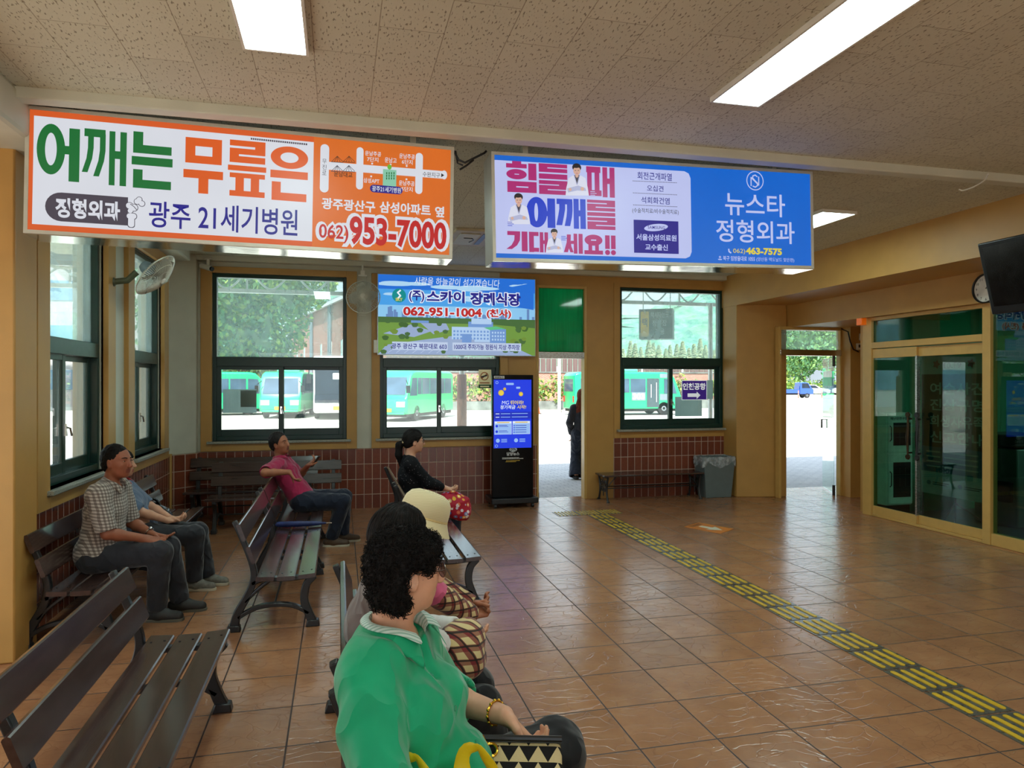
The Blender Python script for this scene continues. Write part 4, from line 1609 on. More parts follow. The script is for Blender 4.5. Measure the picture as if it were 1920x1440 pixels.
# ---- security camera by the corner
c = ony(388, 490, YB - 0.2)
root = thing('security_camera', 'small security camera under the cornice above the window nearest the corner', 'camera', (c.x, YB - 0.12, CEIL - 0.16))
b = MB()
b.cyl((0, 0, 0.10), (0, 0, 0.03), 0.02, n=12).lathe([(0, 0.10), (0.05, 0.10), (0.05, 0.115), (0, 0.115)])
b.build('mount', m_white, root)
b = MB()
b.tube([(-0.09, 0.03, 0.02), (0.05, -0.07, -0.03)], 0.034, 14)
b.build('housing', m_white, root)
b = MB()
b.tube([(0.05, -0.07, -0.03), (0.068, -0.083, -0.037)], 0.030, 14)
b.build('lens', m_black, root)

# ---- ceiling fixture (intake grille) between the signs
f0 = onz(878, 443, CEIL)
root = thing('ceiling_vent', 'square cream ceiling vent seen in the gap between the two hanging signs', 'vent', (f0.x + 0.03, f0.y, CEIL - 0.03))
b = MB()
b.box(-0.24, 0.24, -0.42, 0.42, 0.0, 0.035)
b.build('cover', M('vent_cream', (196, 184, 156), 0.5), root, bevel=0.01)
b = MB()
b.box(-0.17, 0.06, -0.3, 0.3, -0.012, 0.0)
b.build('panel', m_cream, root, bevel=0.006)
b = MB()
b.box(0.09, 0.15, -0.3, 0.3, -0.004, 0.004)
b.build('slot', m_black, root)
b = MB()
b.tube([(-0.1, -0.1, -0.014), (0.0, -0.1, -0.014), (0.03, 0.0, -0.014), (0.0, 0.12, -0.014)], 0.006, 6)
b.build('handle', m_black, root)

# ---- television hanging near the beam
tx = 5.45
a_, d_ = onx(1832, 458, tx), onx(1852, 591, tx + 0.16)
L = 1.25
root = thing('television', 'black television hanging tilted from the ceiling, seen in front of the round clock', 'television', (tx, a_.y - L / 2, a_.z))
hh = a_.z - d_.z
tl_ = math.atan2(0.16, hh)
M4 = Matrix.Rotation(-tl_, 4, 'Y')
Hs = math.hypot(hh, 0.16)
b = MB()
b.box(0, 0.07, -L / 2, L / 2, -Hs, 0, M=M4)
b.build('case', m_black, root, bevel=0.01)
b = MB()
b.box(-0.004, 0.0, -L / 2 + 0.04, L / 2 - 0.04, -Hs + 0.07, -0.04, M=M4)
b.build('screen', M('dark_screen', (14, 15, 14), 0.18, var=0.3), root)
b = MB()
b.cyl((0.22, 0, -Hs * 0.5), (0.22, 0, CEIL - a_.z), 0.025, n=12).box(0.15, 0.25, -0.15, 0.15, -Hs * 0.6, -Hs * 0.4)
b.build('ceiling_mount', m_black, root)

# ---- round clock on the lintel
cx_ = 6.755
cc = onx(1851, 541, cx_)
root = thing('wall_clock', 'round white wall clock with black rim above the glazed office door', 'clock', (cx_, cc.y, cc.z))
rc = 0.16
b = MB()
b.lathe([(rc - 0.014, 0.0), (rc, 0.0), (rc, -0.035), (rc - 0.006, -0.042), (rc - 0.016, -0.035), (rc - 0.016, -0.012)], n=36, axis='x')
b.build('rim', m_black, root)
b = MB()
b.lathe([(0, -0.010), (rc - 0.012, -0.010), (rc - 0.012, -0.016), (0, -0.016)], n=36, axis='x')
b.build('dial', M('clock_dial', (232, 230, 220), 0.4), root)
for i in range(1, 13):
    b = MB()
    vs, fs = text_shape(str(i), 0.01)
    a = R(90 - 30 * i)
    h_ = 0.026
    w_ = h_ * (0.62 if i < 10 else 1.05)
    u0, v0 = 0.115 * math.cos(a) - w_ / 2, 0.115 * math.sin(a) - h_ / 2
    b.add([(-0.0175, -(u0 + q[0] * w_), v0 + q[1] * h_) for q in vs], fs)
    b.build('numeral', m_black, root, smooth=0)
b = MB()
for ang, ln, w_ in ((R(90 - 38), 0.065, 0.004), (R(90 - 96), 0.10, 0.003)):
    b.tube([(-0.02, 0, 0), (-0.02, -ln * math.cos(ang), ln * math.sin(ang))], w_, 6)
b.build('hand', m_black, root)

# ---- orange lamp, outlets and cords by door 2
c = onx(1621, 603, 6.86)
root = thing('warning_lamp', 'small orange lamp at the corner above the office door frame', 'lamp', (6.82, c.y, c.z - 0.05))
boxobj('lens', -0.05, 0.03, -0.05, 0.05, 0, 0.10, M('orange_plastic', (236, 110, 20), 0.3, emit=0.25), root, 0.008)
boxobj('mount', 0.03, 0.06, -0.05, 0.05, 0.0, 0.11, m_tanframe, root, 0.004)
yp = 9.30
for nm, px, py, w_, h_, mt, lb in (('power_outlet', 1614, 632, 0.07, 0.11, m_white, 'white power outlet high on the tan pier beside the open right door'),
                                   ('control_box', 1611, 650, 0.12, 0.10, m_white, 'small white control box with dark display below the outlet on the tan pier')):
    c = ony(px, py, yp)
    root = thing(nm, lb, 'outlet' if nm == 'power_outlet' else 'control box', (c.x, yp, c.z - h_ / 2))
    boxobj('case', -w_ / 2, w_ / 2, -0.03, 0, 0, h_, mt, root, 0.006)
    if nm == 'control_box':
        boxobj('display', -w_ * 0.3, w_ * 0.38, -0.034, -0.03, h_ * 0.35, h_ * 0.8, m_black, root)
    else:
        b = MB()
        for zz in (0.3, 0.7):
            b.lathe([(0.0, -0.033), (0.022, -0.033), (0.022, -0.03), (0, -0.03)], (0, 0, h_ * zz), 14, axis='y')
        b.build('socket', m_black, root)
b = MB()
pts = [ony(1578, 617, yp - 0.02), ony(1590, 622, yp - 0.02), ony(1594, 640, yp - 0.02), ony(1600, 655, yp - 0.02), ony(1610, 660, yp - 0.02)]
b.tube(pts, 0.010, 8)
tag(b.build('cable', m_black, None, pts[2]), 'black cable curling down the tan pier beside the open right door', 'cable')

# ---- stickers and notices on the glass
def flat_sign(name, label, cat, corners, y, draw, thick=0.004, mat=None):
    a0, a1 = ony(*corners[0], y), ony(*corners[2], y)
    W, H = a1.x - a0.x, a0.z - a1.z
    root = thing(name, label, cat, (a0.x, y, a1.z))
    boxobj('sheet', 0, W, 0.001, thick, 0, H, mat or m_white, root)
    p = Print(W, H, corners)
    draw(p)
    p.build('print', root)
    return root


def d_nosmoke(p):
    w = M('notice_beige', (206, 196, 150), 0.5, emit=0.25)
    g_ = M('notice_green', (30, 96, 60), 0.5)
    o_ = M('notice_orange', (176, 96, 40), 0.5)
    p.urect(0, 0, p.W, p.H, w)
    p.layer()
    p.urect(0, 0, p.W, p.H * 0.2, g_)
    p.disc(908.5, 705.5, 8, o_, ring=0.78)
    p.line([(903, 710.5), (914, 700.5)], 0.016, o_)
    p.line([(903, 707), (913, 704)], 0.022, m_black)
    p.rect(899, 717, 918, 719, o_)
    p.layer()
    p.rect(900, 723.5, 917, 726, w)


flat_sign('no_smoking_sign', 'beige no smoking notice with green foot on the window beside the kiosk', 'sign', ((897.5, 693), (922, 693), (921, 728), (897, 728)), YB + 0.05, d_nosmoke)


def d_airport(p):
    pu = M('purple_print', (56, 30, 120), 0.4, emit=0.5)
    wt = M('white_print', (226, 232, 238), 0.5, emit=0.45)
    p.urect(0, 0, p.W, p.H, wt)
    p.layer()
    p.urect(0.01, 0.01, p.W - 0.01, p.H - 0.01, pu)
    p.layer()
    p.text('인천공항', 1280, 718, 1323, 731, wt, bold=0.035)
    p.rect(1289, 737.5, 1306, 744, wt)
    p.poly([(1306, 734), (1306, 748), (1313, 741)], wt)


flat_sign('airport_sign', 'purple Korean airport sign with white arrow on the window above the small bench', 'sign', ((1278, 713), (1325.5, 713), (1325.5, 750), (1278, 750)), YB + 0.075, d_airport)


def grey_sheet(label, q, y, mat):
    a0, a1 = ony(q[0], q[1], y), ony(q[2], q[3], y)
    b = MB()
    b.box(a0.x, a1.x, y, y + 0.004, a1.z, a0.z)
    return tag(b.build('notice_sheet', mat, None, ((a0.x + a1.x) / 2, y, a1.z)), label, 'notice')




def paper_mat(name, col):
    m, nt, out = new_mat(name)
    k = NT(nt)
    n = k.noise(k.coord(), 6, 3)
    c = lin(col)
    cc = k.mix(n, tuple(x * 0.85 for x in c[:3]) + (1,), c)
    t = k.n('ShaderNodeBsdfTranslucent')
    k.l(cc, t.inputs[0])
    d = k.n('ShaderNodeBsdfDiffuse')
    k.l(cc, d.inputs[0])
    x = k.n('ShaderNodeMixShader')
    x.inputs[0].default_value = 0.4
    k.l(t.outputs[0], x.inputs[1])
    k.l(d.outputs[0], x.inputs[2])
    k.l(x.outputs[0], out.inputs[0])
    return m


m_sheet = paper_mat('notice_back', (206, 222, 220))
m_sheet2 = paper_mat('notice_back_dark', (150, 170, 164))
grey_sheet('grey sheet stuck low on the outside of the corner window over the parked bus', (418, 730, 481, 774), YB + 0.17, m_sheet)
grey_sheet('dark grey square sheet beside the grey sheet on the corner window', (451, 732, 481, 763), YB + 0.162, m_sheet2)
grey_sheet('pale green sheet stuck below the purple airport sign', (1266, 744, 1316, 780), YB + 0.17, m_sheet)
grey_sheet('narrow pale sheet standing out behind the purple airport sign', (1322, 713, 1337, 748), YB + 0.176, m_sheet)

# ---- arrow sticker on the floor
cs = [(1310, 980), (1376, 992), (1360, 1000), (1283, 988)]
pts = [onz(*q) for q in cs]
b = MB()
mo = M('floor_sticker_orange', (214, 124, 40), 0.4)
mw = M('floor_sticker_white', (224, 214, 190), 0.4)
md_ = M('floor_sticker_brown', (120, 66, 24), 0.4)
u_ = pts[1] - pts[0]
v_ = pts[3] - pts[0]


def fs_(a, c, z):
    q = pts[0] + u_ * a + v_ * c
    return (q.x, q.y, z)


b.add([fs_(0, 0, .0), fs_(1, 0, .0), fs_(1, 1, .0), fs_(0, 1, 0), fs_(0, 0, .003), fs_(1, 0, .003), fs_(1, 1, .003), fs_(0, 1, 0.003)],
      [(4, 5, 6, 7), (0, 1, 5, 4), (1, 2, 6, 5), (2, 3, 7, 6), (3, 0, 4, 7)], mo)
b.add([fs_(.25, .38, .0036), fs_(.55, .38, .0036), fs_(.55, .18, .0036), fs_(.88, .5, .0036), fs_(.55, .82, .0036), fs_(.55, .62, .0036), fs_(.25, .62, .0036)], [(0, 1, 2, 3, 4, 5, 6)], mw)
for i in range(3):
    b.add([fs_(.06 + i * .05, .15, .0036), fs_(.085 + i * .05, .15, .0036), fs_(.085 + i * .05, .85, .0036), fs_(.06 + i * .05, .85, .0036)], [(0, 1, 2, 3)], md_)
tag(b.build('floor_sticker', None, None, (sum((q for q in pts), Vector()) / 4)), 'orange floor sticker with a white arrow lying on the brown tiles', 'sticker')
# ================================================================== benches and small things
m_slat = M('dark_stained_slat', (62, 42, 37), 0.24, var=0.25, nscale=7, stretch=(6, 0.7, 6), bump=0.05, bscale=40, coat=0.6)
m_iron = M('black_cast_iron', (26, 25, 26), 0.38, var=0.2, nscale=30, bump=0.1, bscale=120, coat=0.2)
m_bolt = M('bolt_steel', (20, 19, 19), 0.35, 0.6)


def ribbon(b, pts, wd, y0, y1, mat=None):
    """bar of varying width in the x-z plane, thick from y0 to y1"""
    pts = [Vector((p[0], p[1])) for p in pts]
    if not hasattr(wd, '__len__'):
        wd = [wd] * len(pts)
    vs, fs = [], []
    for i, q in enumerate(pts):
        d = (pts[min(i + 1, len(pts) - 1)] - pts[max(i - 1, 0)]).normalized()
        n = Vector((-d.y, d.x)) * wd[i] / 2
        for y in (y0, y1):
            vs.append((q.x + n.x, y, q.y + n.y))
            vs.append((q.x - n.x, y, q.y - n.y))
    for i in range(len(pts) - 1):
        a, c = 4 * i, 4 * (i + 1)
        fs += [(a, a + 1, c + 1, c), (a + 2, c + 2, c + 3, a + 3), (a, c, c + 2, a + 2), (a + 1, a + 3, c + 3, c + 1)]
    fs += [(0, 2, 3, 1), (4 * (len(pts) - 1), 4 * (len(pts) - 1) + 1, 4 * (len(pts) - 1) + 3, 4 * (len(pts) - 1) + 2)]
    b.add(vs, fs, mat)


SEAT = 0.40


def make_bench(label, L=1.55, inset=0.10):
    root = thing('bench', label, 'bench', group=None)
    for y in (inset, L - inset):
        b = MB()
        y0, y1 = y - 0.022, y + 0.022
        rear = spline([(0.0, 0.03, 0), (0.02, 0.12, 0), (0.085, 0.24, 0), (0.125, 0.34, 0), (0.128, 0.44, 0), (0.075, 0.60, 0), (0.0, 0.78, 0)], 5)
        n = len(rear)
        ribbon(b, rear, [0.062 - 0.03 * i / n for i in range(n)], y0, y1)
        front = spline([(0.535, 0.03, 0), (0.505, 0.10, 0), (0.475, 0.20, 0), (0.49, 0.30, 0), (0.545, 0.365, 0)], 5)
        ribbon(b, front, [0.062 - 0.012 * i / len(front) for i in range(len(front))], y0, y1)
        ribbon(b, spline([(0.115, 0.33, 0), (0.2, 0.362, 0), (0.35, 0.352, 0), (0.555, 0.368, 0)], 5), 0.034, y0, y1)
        ribbon(b, spline([(0.02, 0.095, 0), (0.14, 0.155, 0), (0.27, 0.172, 0), (0.4, 0.155, 0), (0.51, 0.095, 0)], 5), 0.03, y0, y1)
        ribbon(b, spline([(0.07, 0.20, 0), (0.15, 0.28, 0), (0.24, 0.35, 0)], 4), 0.022, y0, y1)
        for fx_ in (-0.005, 0.535):
            b.prism([(fx_ - 0.05, 0.0), (fx_ + 0.05, 0.0), (fx_ + 0.042, 0.045), (fx_ - 0.036, 0.05)], y0 - 0.01, y1 + 0.01)
        b.build('end_frame', m_iron, root, bevel=0.006)
    b = MB()
    b.cyl((0.27, inset, 0.172), (0.27, L - inset, 0.172), 0.008, n=8)
    b.build('stretcher', m_iron, root)

    def slat(name, cx, cz, w, th, ang):
        M4 = Matrix.Translation((cx, 0, cz)) @ Matrix.Rotation(-ang, 4, 'Y')
        b = MB()
        e = 0.006
        poly = [(-w / 2, -th / 2 + e), (-w / 2 + e, -th / 2), (w / 2 - e, -th / 2), (w / 2, -th / 2 + e), (w / 2, th / 2 - e), (w / 2 - e, th / 2), (-w / 2 + e, th / 2), (-w / 2, th / 2 - e)]
        b.prism(poly, 0, L, 'y', m_slat, M4)
        for y in (inset, L - inset):
            for s_ in (-0.25, 0.25):
                vs = []
                b.lathe([(0, th / 2), (0.007, th / 2), (0.006, th / 2 + 0.0025), (0, th / 2 + 0.003)], (s_ * w, y + 0.01 * (1 if s_ > 0 else -1), 0), 8, m_bolt, M4)
        return b.build(name, None, root)
    for cx, cz, ang in ((0.215, 0.383, R(-3)), (0.355, 0.378, R(0)), (0.498, 0.386, R(4))):
        slat('seat_slat', cx, cz, 0.122, 0.03, ang)
    # back slats lean back; their faces look forward
    for cx, cz in ((0.108, 0.555), (0.045, 0.715)):
        slat('back_slat', cx + 0.012, cz, 0.125, 0.028, R(110))
    return root


BEN = []
proto = None


def place_bench(label, x, y, rotz=0.0, L=1.55):
    global proto
    if proto is None:
        proto = make_bench(label, L)
        o = proto
    else:
        o = copy_tree(proto)
        o['label'] = label
    o['group'] = 'dark slatted waiting benches'
    o.location = (x, y, 0)
    o.rotation_euler = (0, 0, rotz)
    if abs(L - 1.55) > 1e-3:
        o.scale = (1, L / 1.55, 1)
    return o


place_bench('empty dark slatted bench at the bottom corner of the photo, cut off by the frame', -1.14, 2.58)
place_bench('empty dark slatted bench in the middle with a man leaning on its far end', -0.72, 5.20, L=1.62)
place_bench('dark slatted bench under the man in the magenta shirt', -0.72, 6.86, L=1.5)
place_bench('dark slatted bench under the woman with taupe top and the woman in the beige hat', -0.02, 2.44)
place_bench('dark slatted bench under the woman in the green shirt', -0.02, 0.85)
place_bench('dark slatted bench with bare seat boards just beyond the beige hat', 0.52, 5.40, L=1.5)
place_bench('dark slatted bench under the woman with the ponytail', 0.52, 6.93, L=1.5)
place_bench('dark slatted bench under the man in the checked shirt, along the side wall', -2.0, 5.15, L=1.6)
place_bench('dark slatted bench with the black bag, along the side wall under the window', -2.0, 6.80, L=1.5)
place_bench('dark slatted bench against the tiled back wall under the corner window', -1.88, 9.98, -PI / 2, L=1.6)
place_bench('dark slatted bench standing one row in front of the back wall bench', -1.52, 9.36, -PI / 2)

# ---- backless bench under window 4
x0, x1 = 3.78, 5.40
root = thing('backless_bench', 'low black backless bench with ornate iron ends under the airport sign window', 'bench', ((x0 + x1) / 2, 9.9, 0))
hl = (x1 - x0) / 2
for sx in (-1, 1):
    b = MB()
    X = sx * (hl - 0.06)
    for sy in (-1, 1):
        b.tube(spline([(X, sy * 0.19, 0.0), (X, sy * 0.165, 0.05), (X, sy * 0.135, 0.16), (X, sy * 0.15, 0.28), (X, sy * 0.185, 0.37)], 5), 0.016, 8)
        b.lathe([(0, 0), (0.026, 0), (0.02, 0.025), (0, 0.03)], (X, sy * 0.19, 0), 10)
        c = [(X, sy * (0.07 + 0.042 * math.cos(t) * (1 - t / 14)), 0.27 + 0.05 * math.sin(t) * (1 - t / 14)) for t in np.linspace(0, 9, 26)]
        b.tube(c, 0.007, 6)
        c = [(X, sy * (0.06 + 0.034 * math.cos(t) * (1 - t / 14)), 0.17 + 0.036 * math.sin(t) * (1 - t / 14)) for t in np.linspace(0, 9, 26)]
        b.tube(c, 0.006, 6)
    b.tube([(X, -0.14, 0.22), (X, 0.14, 0.22)], 0.009, 8).tube([(X, -0.185, 0.365), (X, 0.185, 0.365)], 0.014, 8).tube([(X, 0, 0.08), (X, 0, 0.36)], 0.008, 8)
    b.build('end_frame', m_iron, root)
for i in range(3):
    b = MB()
    yy = -0.135 + i * 0.135
    b.box(-hl, hl, yy - 0.058, yy + 0.058, 0.378, 0.405)
    b.build('seat_slat', m_slat, root, bevel=0.005)
b = MB()
b.tube([(-hl + 0.06, -0.10, 0.2), (hl - 0.06, -0.10, 0.2)], 0.008, 8).tube([(-hl + 0.06, 0.10, 0.2), (hl - 0.06, 0.10, 0.2)], 0.008, 8)
b.build('stretcher', m_iron, root)
for sx in (-1, 1):
    b = MB()
    b.tube([(sx * (hl - 0.06), -0.1, 0.2), (sx * (hl - 0.22), -0.1, 0.37)], 0.008, 8)
    b.build('brace', m_iron, root)

# ---- grey bin with a plastic liner
cx = 5.68
root = thing('trash_bin', 'grey plastic trash bin with clear liner beside the backless bench', 'trash bin', (cx, 9.9, 0))
b = MB()
w0, w1, d0, d1, h = 0.215, 0.27, 0.13, 0.16, 0.62
vs = [(-w0, -d0, 0), (w0, -d0, 0), (w0, d0, 0), (-w0, d0, 0), (-w1, -d1, h), (w1, -d1, h), (w1, d1, h), (-w1, d1, h),
      (-w1 + .015, -d1 + .015, h), (w1 - .015, -d1 + .015, h), (w1 - .015, d1 - .015, h), (-w1 + .015, d1 - .015, h), (-w0 + .02, -d0 + .02, .05), (w0 - .02, -d0 + .02, .05), (w0 - .02, d0 - .02, .05), (-w0 + .02, d0 - .02, .05)]
fs = [(3, 2, 1, 0)] + [(i, (i + 1) % 4, (i + 1) % 4 + 4, i + 4) for i in range(4)] + [(4 + i, 4 + (i + 1) % 4, 8 + (i + 1) % 4, 8 + i) for i in range(4)] + [(8 + i, 8 + (i + 1) % 4, 12 + (i + 1) % 4, 12 + i) for i in range(4)] + [(12, 13, 14, 15)]
b.add(vs, fs)
b.build('body', M('bin_grey', (104, 116, 116), 0.42, var=0.06), root, bevel=0.012)
m, nt, out = new_mat('clear_plastic_film')
k = NT(nt)
tr = k.n('ShaderNodeBsdfTransparent')
tr.inputs[0].default_value = (0.9, 0.92, 0.93, 1)
gl = k.n('ShaderNodeBsdfPrincipled')
gl.inputs['Base Color'].default_value = (0.62, 0.66, 0.68, 1)
gl.inputs['Roughness'].default_value = 0.25
mx = k.n('ShaderNodeMixShader')
k.l(k.rng(k.noise(k.coord(), 22, 4), 0.35, 0.7, 0.2, 0.75), mx.inputs[0])
k.l(tr.outputs[0], mx.inputs[1])
k.l(gl.outputs[0], mx.inputs[2])
k.l(mx.outputs[0], out.inputs[0])
m_film2 = m
b = MB()
N = 44
vs = []
for j, (s_, z_) in enumerate(((0.985, h - 0.06), (1.02, h + 0.008), (1.035, h + 0.006), (1.05, h - 0.05), (1.035, h - 0.13))):
    for i in range(N):
        a = 2 * PI * i / N
        sx_ = math.copysign(min(1, abs(math.cos(a)) * 1.35), math.cos(a)) * w1
        sy_ = math.copysign(min(1, abs(math.sin(a)) * 1.35), math.sin(a)) * d1
        jit = 0.006 * math.sin(i * 2.3 + j) + (0.03 * math.sin(i * 0.9) if j == 4 else 0)
        vs.append((sx_ * s_ + jit * 0.6, sy_ * s_ + jit * 0.6, z_ + jit))
fs = [(j * N + i, j * N + (i + 1) % N, (j + 1) * N + (i + 1) % N, (j + 1) * N + i) for j in range(4) for i in range(N)]
b.add(vs, fs)
b.build('liner', m_film2, root)

# ---- tactile paving
m_tplate = M('tactile_plate', (112, 112, 106), 0.28, 0.5, var=0.25, nscale=14)
m_tbar = M('tactile_yellow', (214, 172, 36), 0.42, var=0.14, nscale=20)


def tactile(kind):
    b = MB()
    s_ = 0.148
    b.box(-s_, s_, -s_, s_, 0, 0.004, m_tplate)
    if kind == 'bar':
        for i in range(4):
            x = -0.108 + i * 0.072
            n = 8
            pts = []
            for e, a0 in ((1, 0), (-1, 180)):
                for j in range(n + 1):
                    a = R(a0 + 180 * j / n)
                    pts.append((x + 0.016 * math.cos(a), e * 0.112 + 0.016 * math.sin(a)))
            b.prism(pts, 0.004, 0.008, 'z', m_tbar)
    else:
        for i in range(6):
            for j in range(6):
                b.lathe([(0.0, 0.009), (0.010, 0.009), (0.014, 0.004)][::-1], (-0.12 + i * 0.048, -0.12 + j * 0.048, 0), 8, m_tbar)
    return b.build('tactile_tile', None)


pt = tactile('bar')
i = 0
y = 8.72
xs_ = 3.365
while y > 1.6:
    o = pt if i == 0 else pt.copy()
    if i:
        COL.objects.link(o)
    o.location = (xs_, y, 0)
    tag(o, 'yellow four-bar tactile tile in the strip running across the brown floor', 'tactile tile', 'bar tiles of the tactile strip')
    y -= 0.3085
    i += 1
pd_ = tactile('dot')
for i in range(3):
    o = pd_ if i == 0 else pd_.copy()
    if i:
        COL.objects.link(o)
    o.location = (2.97 + 0.305 * i, 9.04, 0)
    tag(o, 'tactile dot tile at the doorway end of the floor strip', 'tactile tile', 'dot tiles by the doorway')

# ---- blue folded umbrella lying on the bench beside the man in magenta
root = thing('umbrella', 'folded dark blue umbrella lying across the bench by the man in magenta', 'umbrella', (-0.45, 6.93, SEAT + 0.03))
a, c = Vector((-0.22, 0.03, 0.0)), Vector((0.36, -0.02, 0.0))
b = MB()
d = c - a
b.tube([a + d * t for t in (0.12, 0.2, 0.5, 0.8, 0.95)], [0.012, 0.026, 0.028, 0.02, 0.008], 12)
b.build('canopy', M('umbrella_blue', (26, 40, 96), 0.5, var=0.3, nscale=40), root)
b = MB()
b.tube([a + d * 0.9, a + d * 1.04], 0.005, 8)
b.build('ferrule', m_chrome, root)
b = MB()
b.tube([a + d * 0.14, a + d * 0.02], 0.008, 8).tube([a + d * 0.02 + Vector((0, 0, 0)), a + Vector((-0.02, 0.0, 0.02)), a + Vector((-0.03, 0, -0.0)), a + Vector((-0.02, 0, -0.02))], 0.009, 8)
b.build('handle', m_black, root)

# ---- office things behind the tinted glass
root = thing('rescue_cabinet', 'pale double-door rescue kit cabinet behind the green tinted glass door', 'cabinet', (7.17, 7.90, 0.012), PI / 2)
m_cab = M('cabinet_white', (224, 234, 226), 0.5, emit=0.05)
m_cabd = M('cabinet_window', (40, 44, 46), 0.2)
hd = 0.20
boxobj('body', -0.10, 0.10, -hd, hd, 0.14, 1.36, m_cab, root, 0.01)
boxobj('plinth', -0.09, 0.09, -hd + 0.02, hd - 0.02, 0.0, 0.14, m_black, root)
for (z0, z1) in ((0.84, 1.34), (0.16, 0.82)):
    dd = boxobj('door', -0.125, -0.10, -hd + 0.01, hd - 0.01, z0, z1, m_cab, root, 0.006)
    boxobj('door_window', -0.129, -0.125, -hd + 0.04, hd - 0.09, z0 + 0.09, z1 - 0.11, m_cabd, dd)
    b = MB()
    b.tube([(-0.125, hd - 0.04, (z0 + z1) / 2 - 0.1), (-0.15, hd - 0.04, (z0 + z1) / 2 - 0.08), (-0.15, hd - 0.04, (z0 + z1) / 2 + 0.08), (-0.125, hd - 0.04, (z0 + z1) / 2 + 0.1)], 0.007, 6)
    b.build('handle', m_black, dd)
b = MB()
vs, fs = text_shape('재난안전구호함', 0.03)
b.add([(-0.1275, hd - 0.04 - q[0] * 0.32, 1.265 + q[1] * 0.04) for q in vs], fs)
b.build('lettering', m_black, root, smooth=0)

root = thing('office_printer', 'dark office printer standing behind the rescue kit cabinet', 'printer', (8.2, 7.05, 0.012))
boxobj('body', -0.3, 0.3, -0.3, 0.3, 0.0, 0.95, M('printer_grey', (110, 118, 116), 0.5), root, 0.02)
boxobj('scanner_lid', -0.32, 0.3, -0.3, 0.3, 0.97, 1.12, M('printer_dark', (50, 54, 54), 0.4), root, 0.02)
boxobj('paper_tray', -0.34, -0.3, -0.25, 0.25, 0.3, 0.55, m_black, root, 0.01)

# banner on an easel behind the glass: it faces the glass
xb = 7.20
q0, q1 = onx(1728, 668, xb), onx(1842, 945, xb)
ya, yb2, za, zb2 = q1.y - 0.08, q0.y, q1.z, q0.z
W, H = yb2 - ya, zb2 - za
root = thing('banner_stand', 'dark banner on a stand with pale Korean lettering behind the tinted glass door', 'banner', (xb, yb2, 0.012))
root.rotation_euler = (0, 0, -PI / 2)
bd = M('banner_dark', (30, 38, 40), 0.5)
bw_ = M('banner_pale', (150, 160, 156), 0.5, emit=0.05)
bt = M('banner_teal', (26, 92, 120), 0.5)
br_ = M('banner_rose', (180, 70, 70), 0.5)
# local x runs towards the viewer along the glass, local -y faces the glass
boxobj('sheet', 0, W, 0.001, 0.012, za, zb2, bd, root)
p = Print(W, H, [(0, 0), (1, 0), (1, 1), (0, 1)])
p.urect(0, H * 0.86, W, H, bw_)
p.urect(0, 0, W, H * 0.16, bw_)
p.urect(0, H * 0.16, W, H * 0.34, bt)
p.layer()
for i, t_ in enumerate(('여순사건', '진상규명', '희생자유족', '신고안내')):
    p.text(t_, 0.14, 0.20 + i * 0.115, 0.94, 0.285 + i * 0.115, bw_, bold=0.02)
p.text('10.19', 0.36, 0.06, 0.62, 0.10, bd, bold=0.02)
for cx_2 in (0.24, 0.76):
    pts = [(W * cx_2 + 0.055 * (0.8 + 0.2 * math.cos(5 * t)) * math.cos(t), H * 0.93 + 0.055 * (0.8 + 0.2 * math.cos(5 * t)) * math.sin(t)) for t in np.linspace(0, 2 * PI, 30, endpoint=False)]
    p.put(pts, [tuple(range(30))], br_)
for i in range(4):
    p.rect(0.08, 0.69 + i * 0.035, 0.30, 0.70 + i * 0.035, bw_)
    p.rect(0.36, 0.69 + i * 0.035, 0.86, 0.70 + i * 0.035, bw_)
for cx_2 in (0.12, 0.6):
    p.disc(cx_2, 0.92, 0.035, bt, ry=0.016)
    p.rect(cx_2 + 0.06, 0.912, cx_2 + 0.32, 0.918, bd)
    p.rect(cx_2 + 0.06, 0.925, cx_2 + 0.28, 0.931, bd)
pr = p.build('print', root)
pr.location = (0, 0, za)
b = MB()
b.tube([(W * .5, 0.03, 0), (W * .5, 0.03, za + 0.4)], 0.012, 8).tube([(W * .1, 0.25, 0.012), (W * .5, 0.03, 0.3), (W * .9, 0.25, 0.012)], 0.010, 8)
b.tube([(0.0, 0.02, za), (0.0, 0.02, 0.0)], 0.01, 8).tube([(W, 0.02, za), (W, 0.02, 0.0)], 0.01, 8)
b.build('stand', m_black, root)

root = thing('office_desk', 'dark desk deep inside the office behind the glass', 'desk', (8.6, 4.6, 0.012))
boxobj('desktop', -0.4, 0.4, -0.9, 0.9, 0.72, 0.75, M('desk_brown', (92, 74, 56), 0.5), root, 0.005)
for sx in (-1, 1):
    for sy in (-1, 1):
        boxobj('leg', sx * 0.35 - 0.025, sx * 0.35 + 0.025, sy * 0.82 - 0.025, sy * 0.82 + 0.025, 0, 0.72, m_black, root)
# loose cable hanging inside the far glass bay
b = MB()
b.tube(spline([(7.12, 5.75, 1.75), (7.13, 5.80, 1.2), (7.14, 5.72, 0.8), (7.16, 5.98, 0.35), (7.18, 6.0, 0.02)], 6), 0.006, 6)
tag(b.build('cable', m_black, None, (7.15, 5.8, 0.02)), 'thin dark cable hanging behind the glass bay under the television', 'cable')
# ================================================================== people
V3 = lambda *a: np.array(a, float)


def nrm_(v):
    v = np.asarray(v, float)
    return v / (np.linalg.norm(v) + 1e-12)


def rot_axis(axis, ang):
    a = nrm_(axis)
    c, s = math.cos(ang), math.sin(ang)
    K = np.array([[0, -a[2], a[1]], [a[2], 0, -a[0]], [-a[1], a[0], 0]])
    return np.eye(3) * c + s * K + (1 - c) * np.outer(a, a)


def RZ(d):
    return rot_axis((0, 0, 1), R(d))


def RY(d):
    return rot_axis((0, 1, 0), R(d))


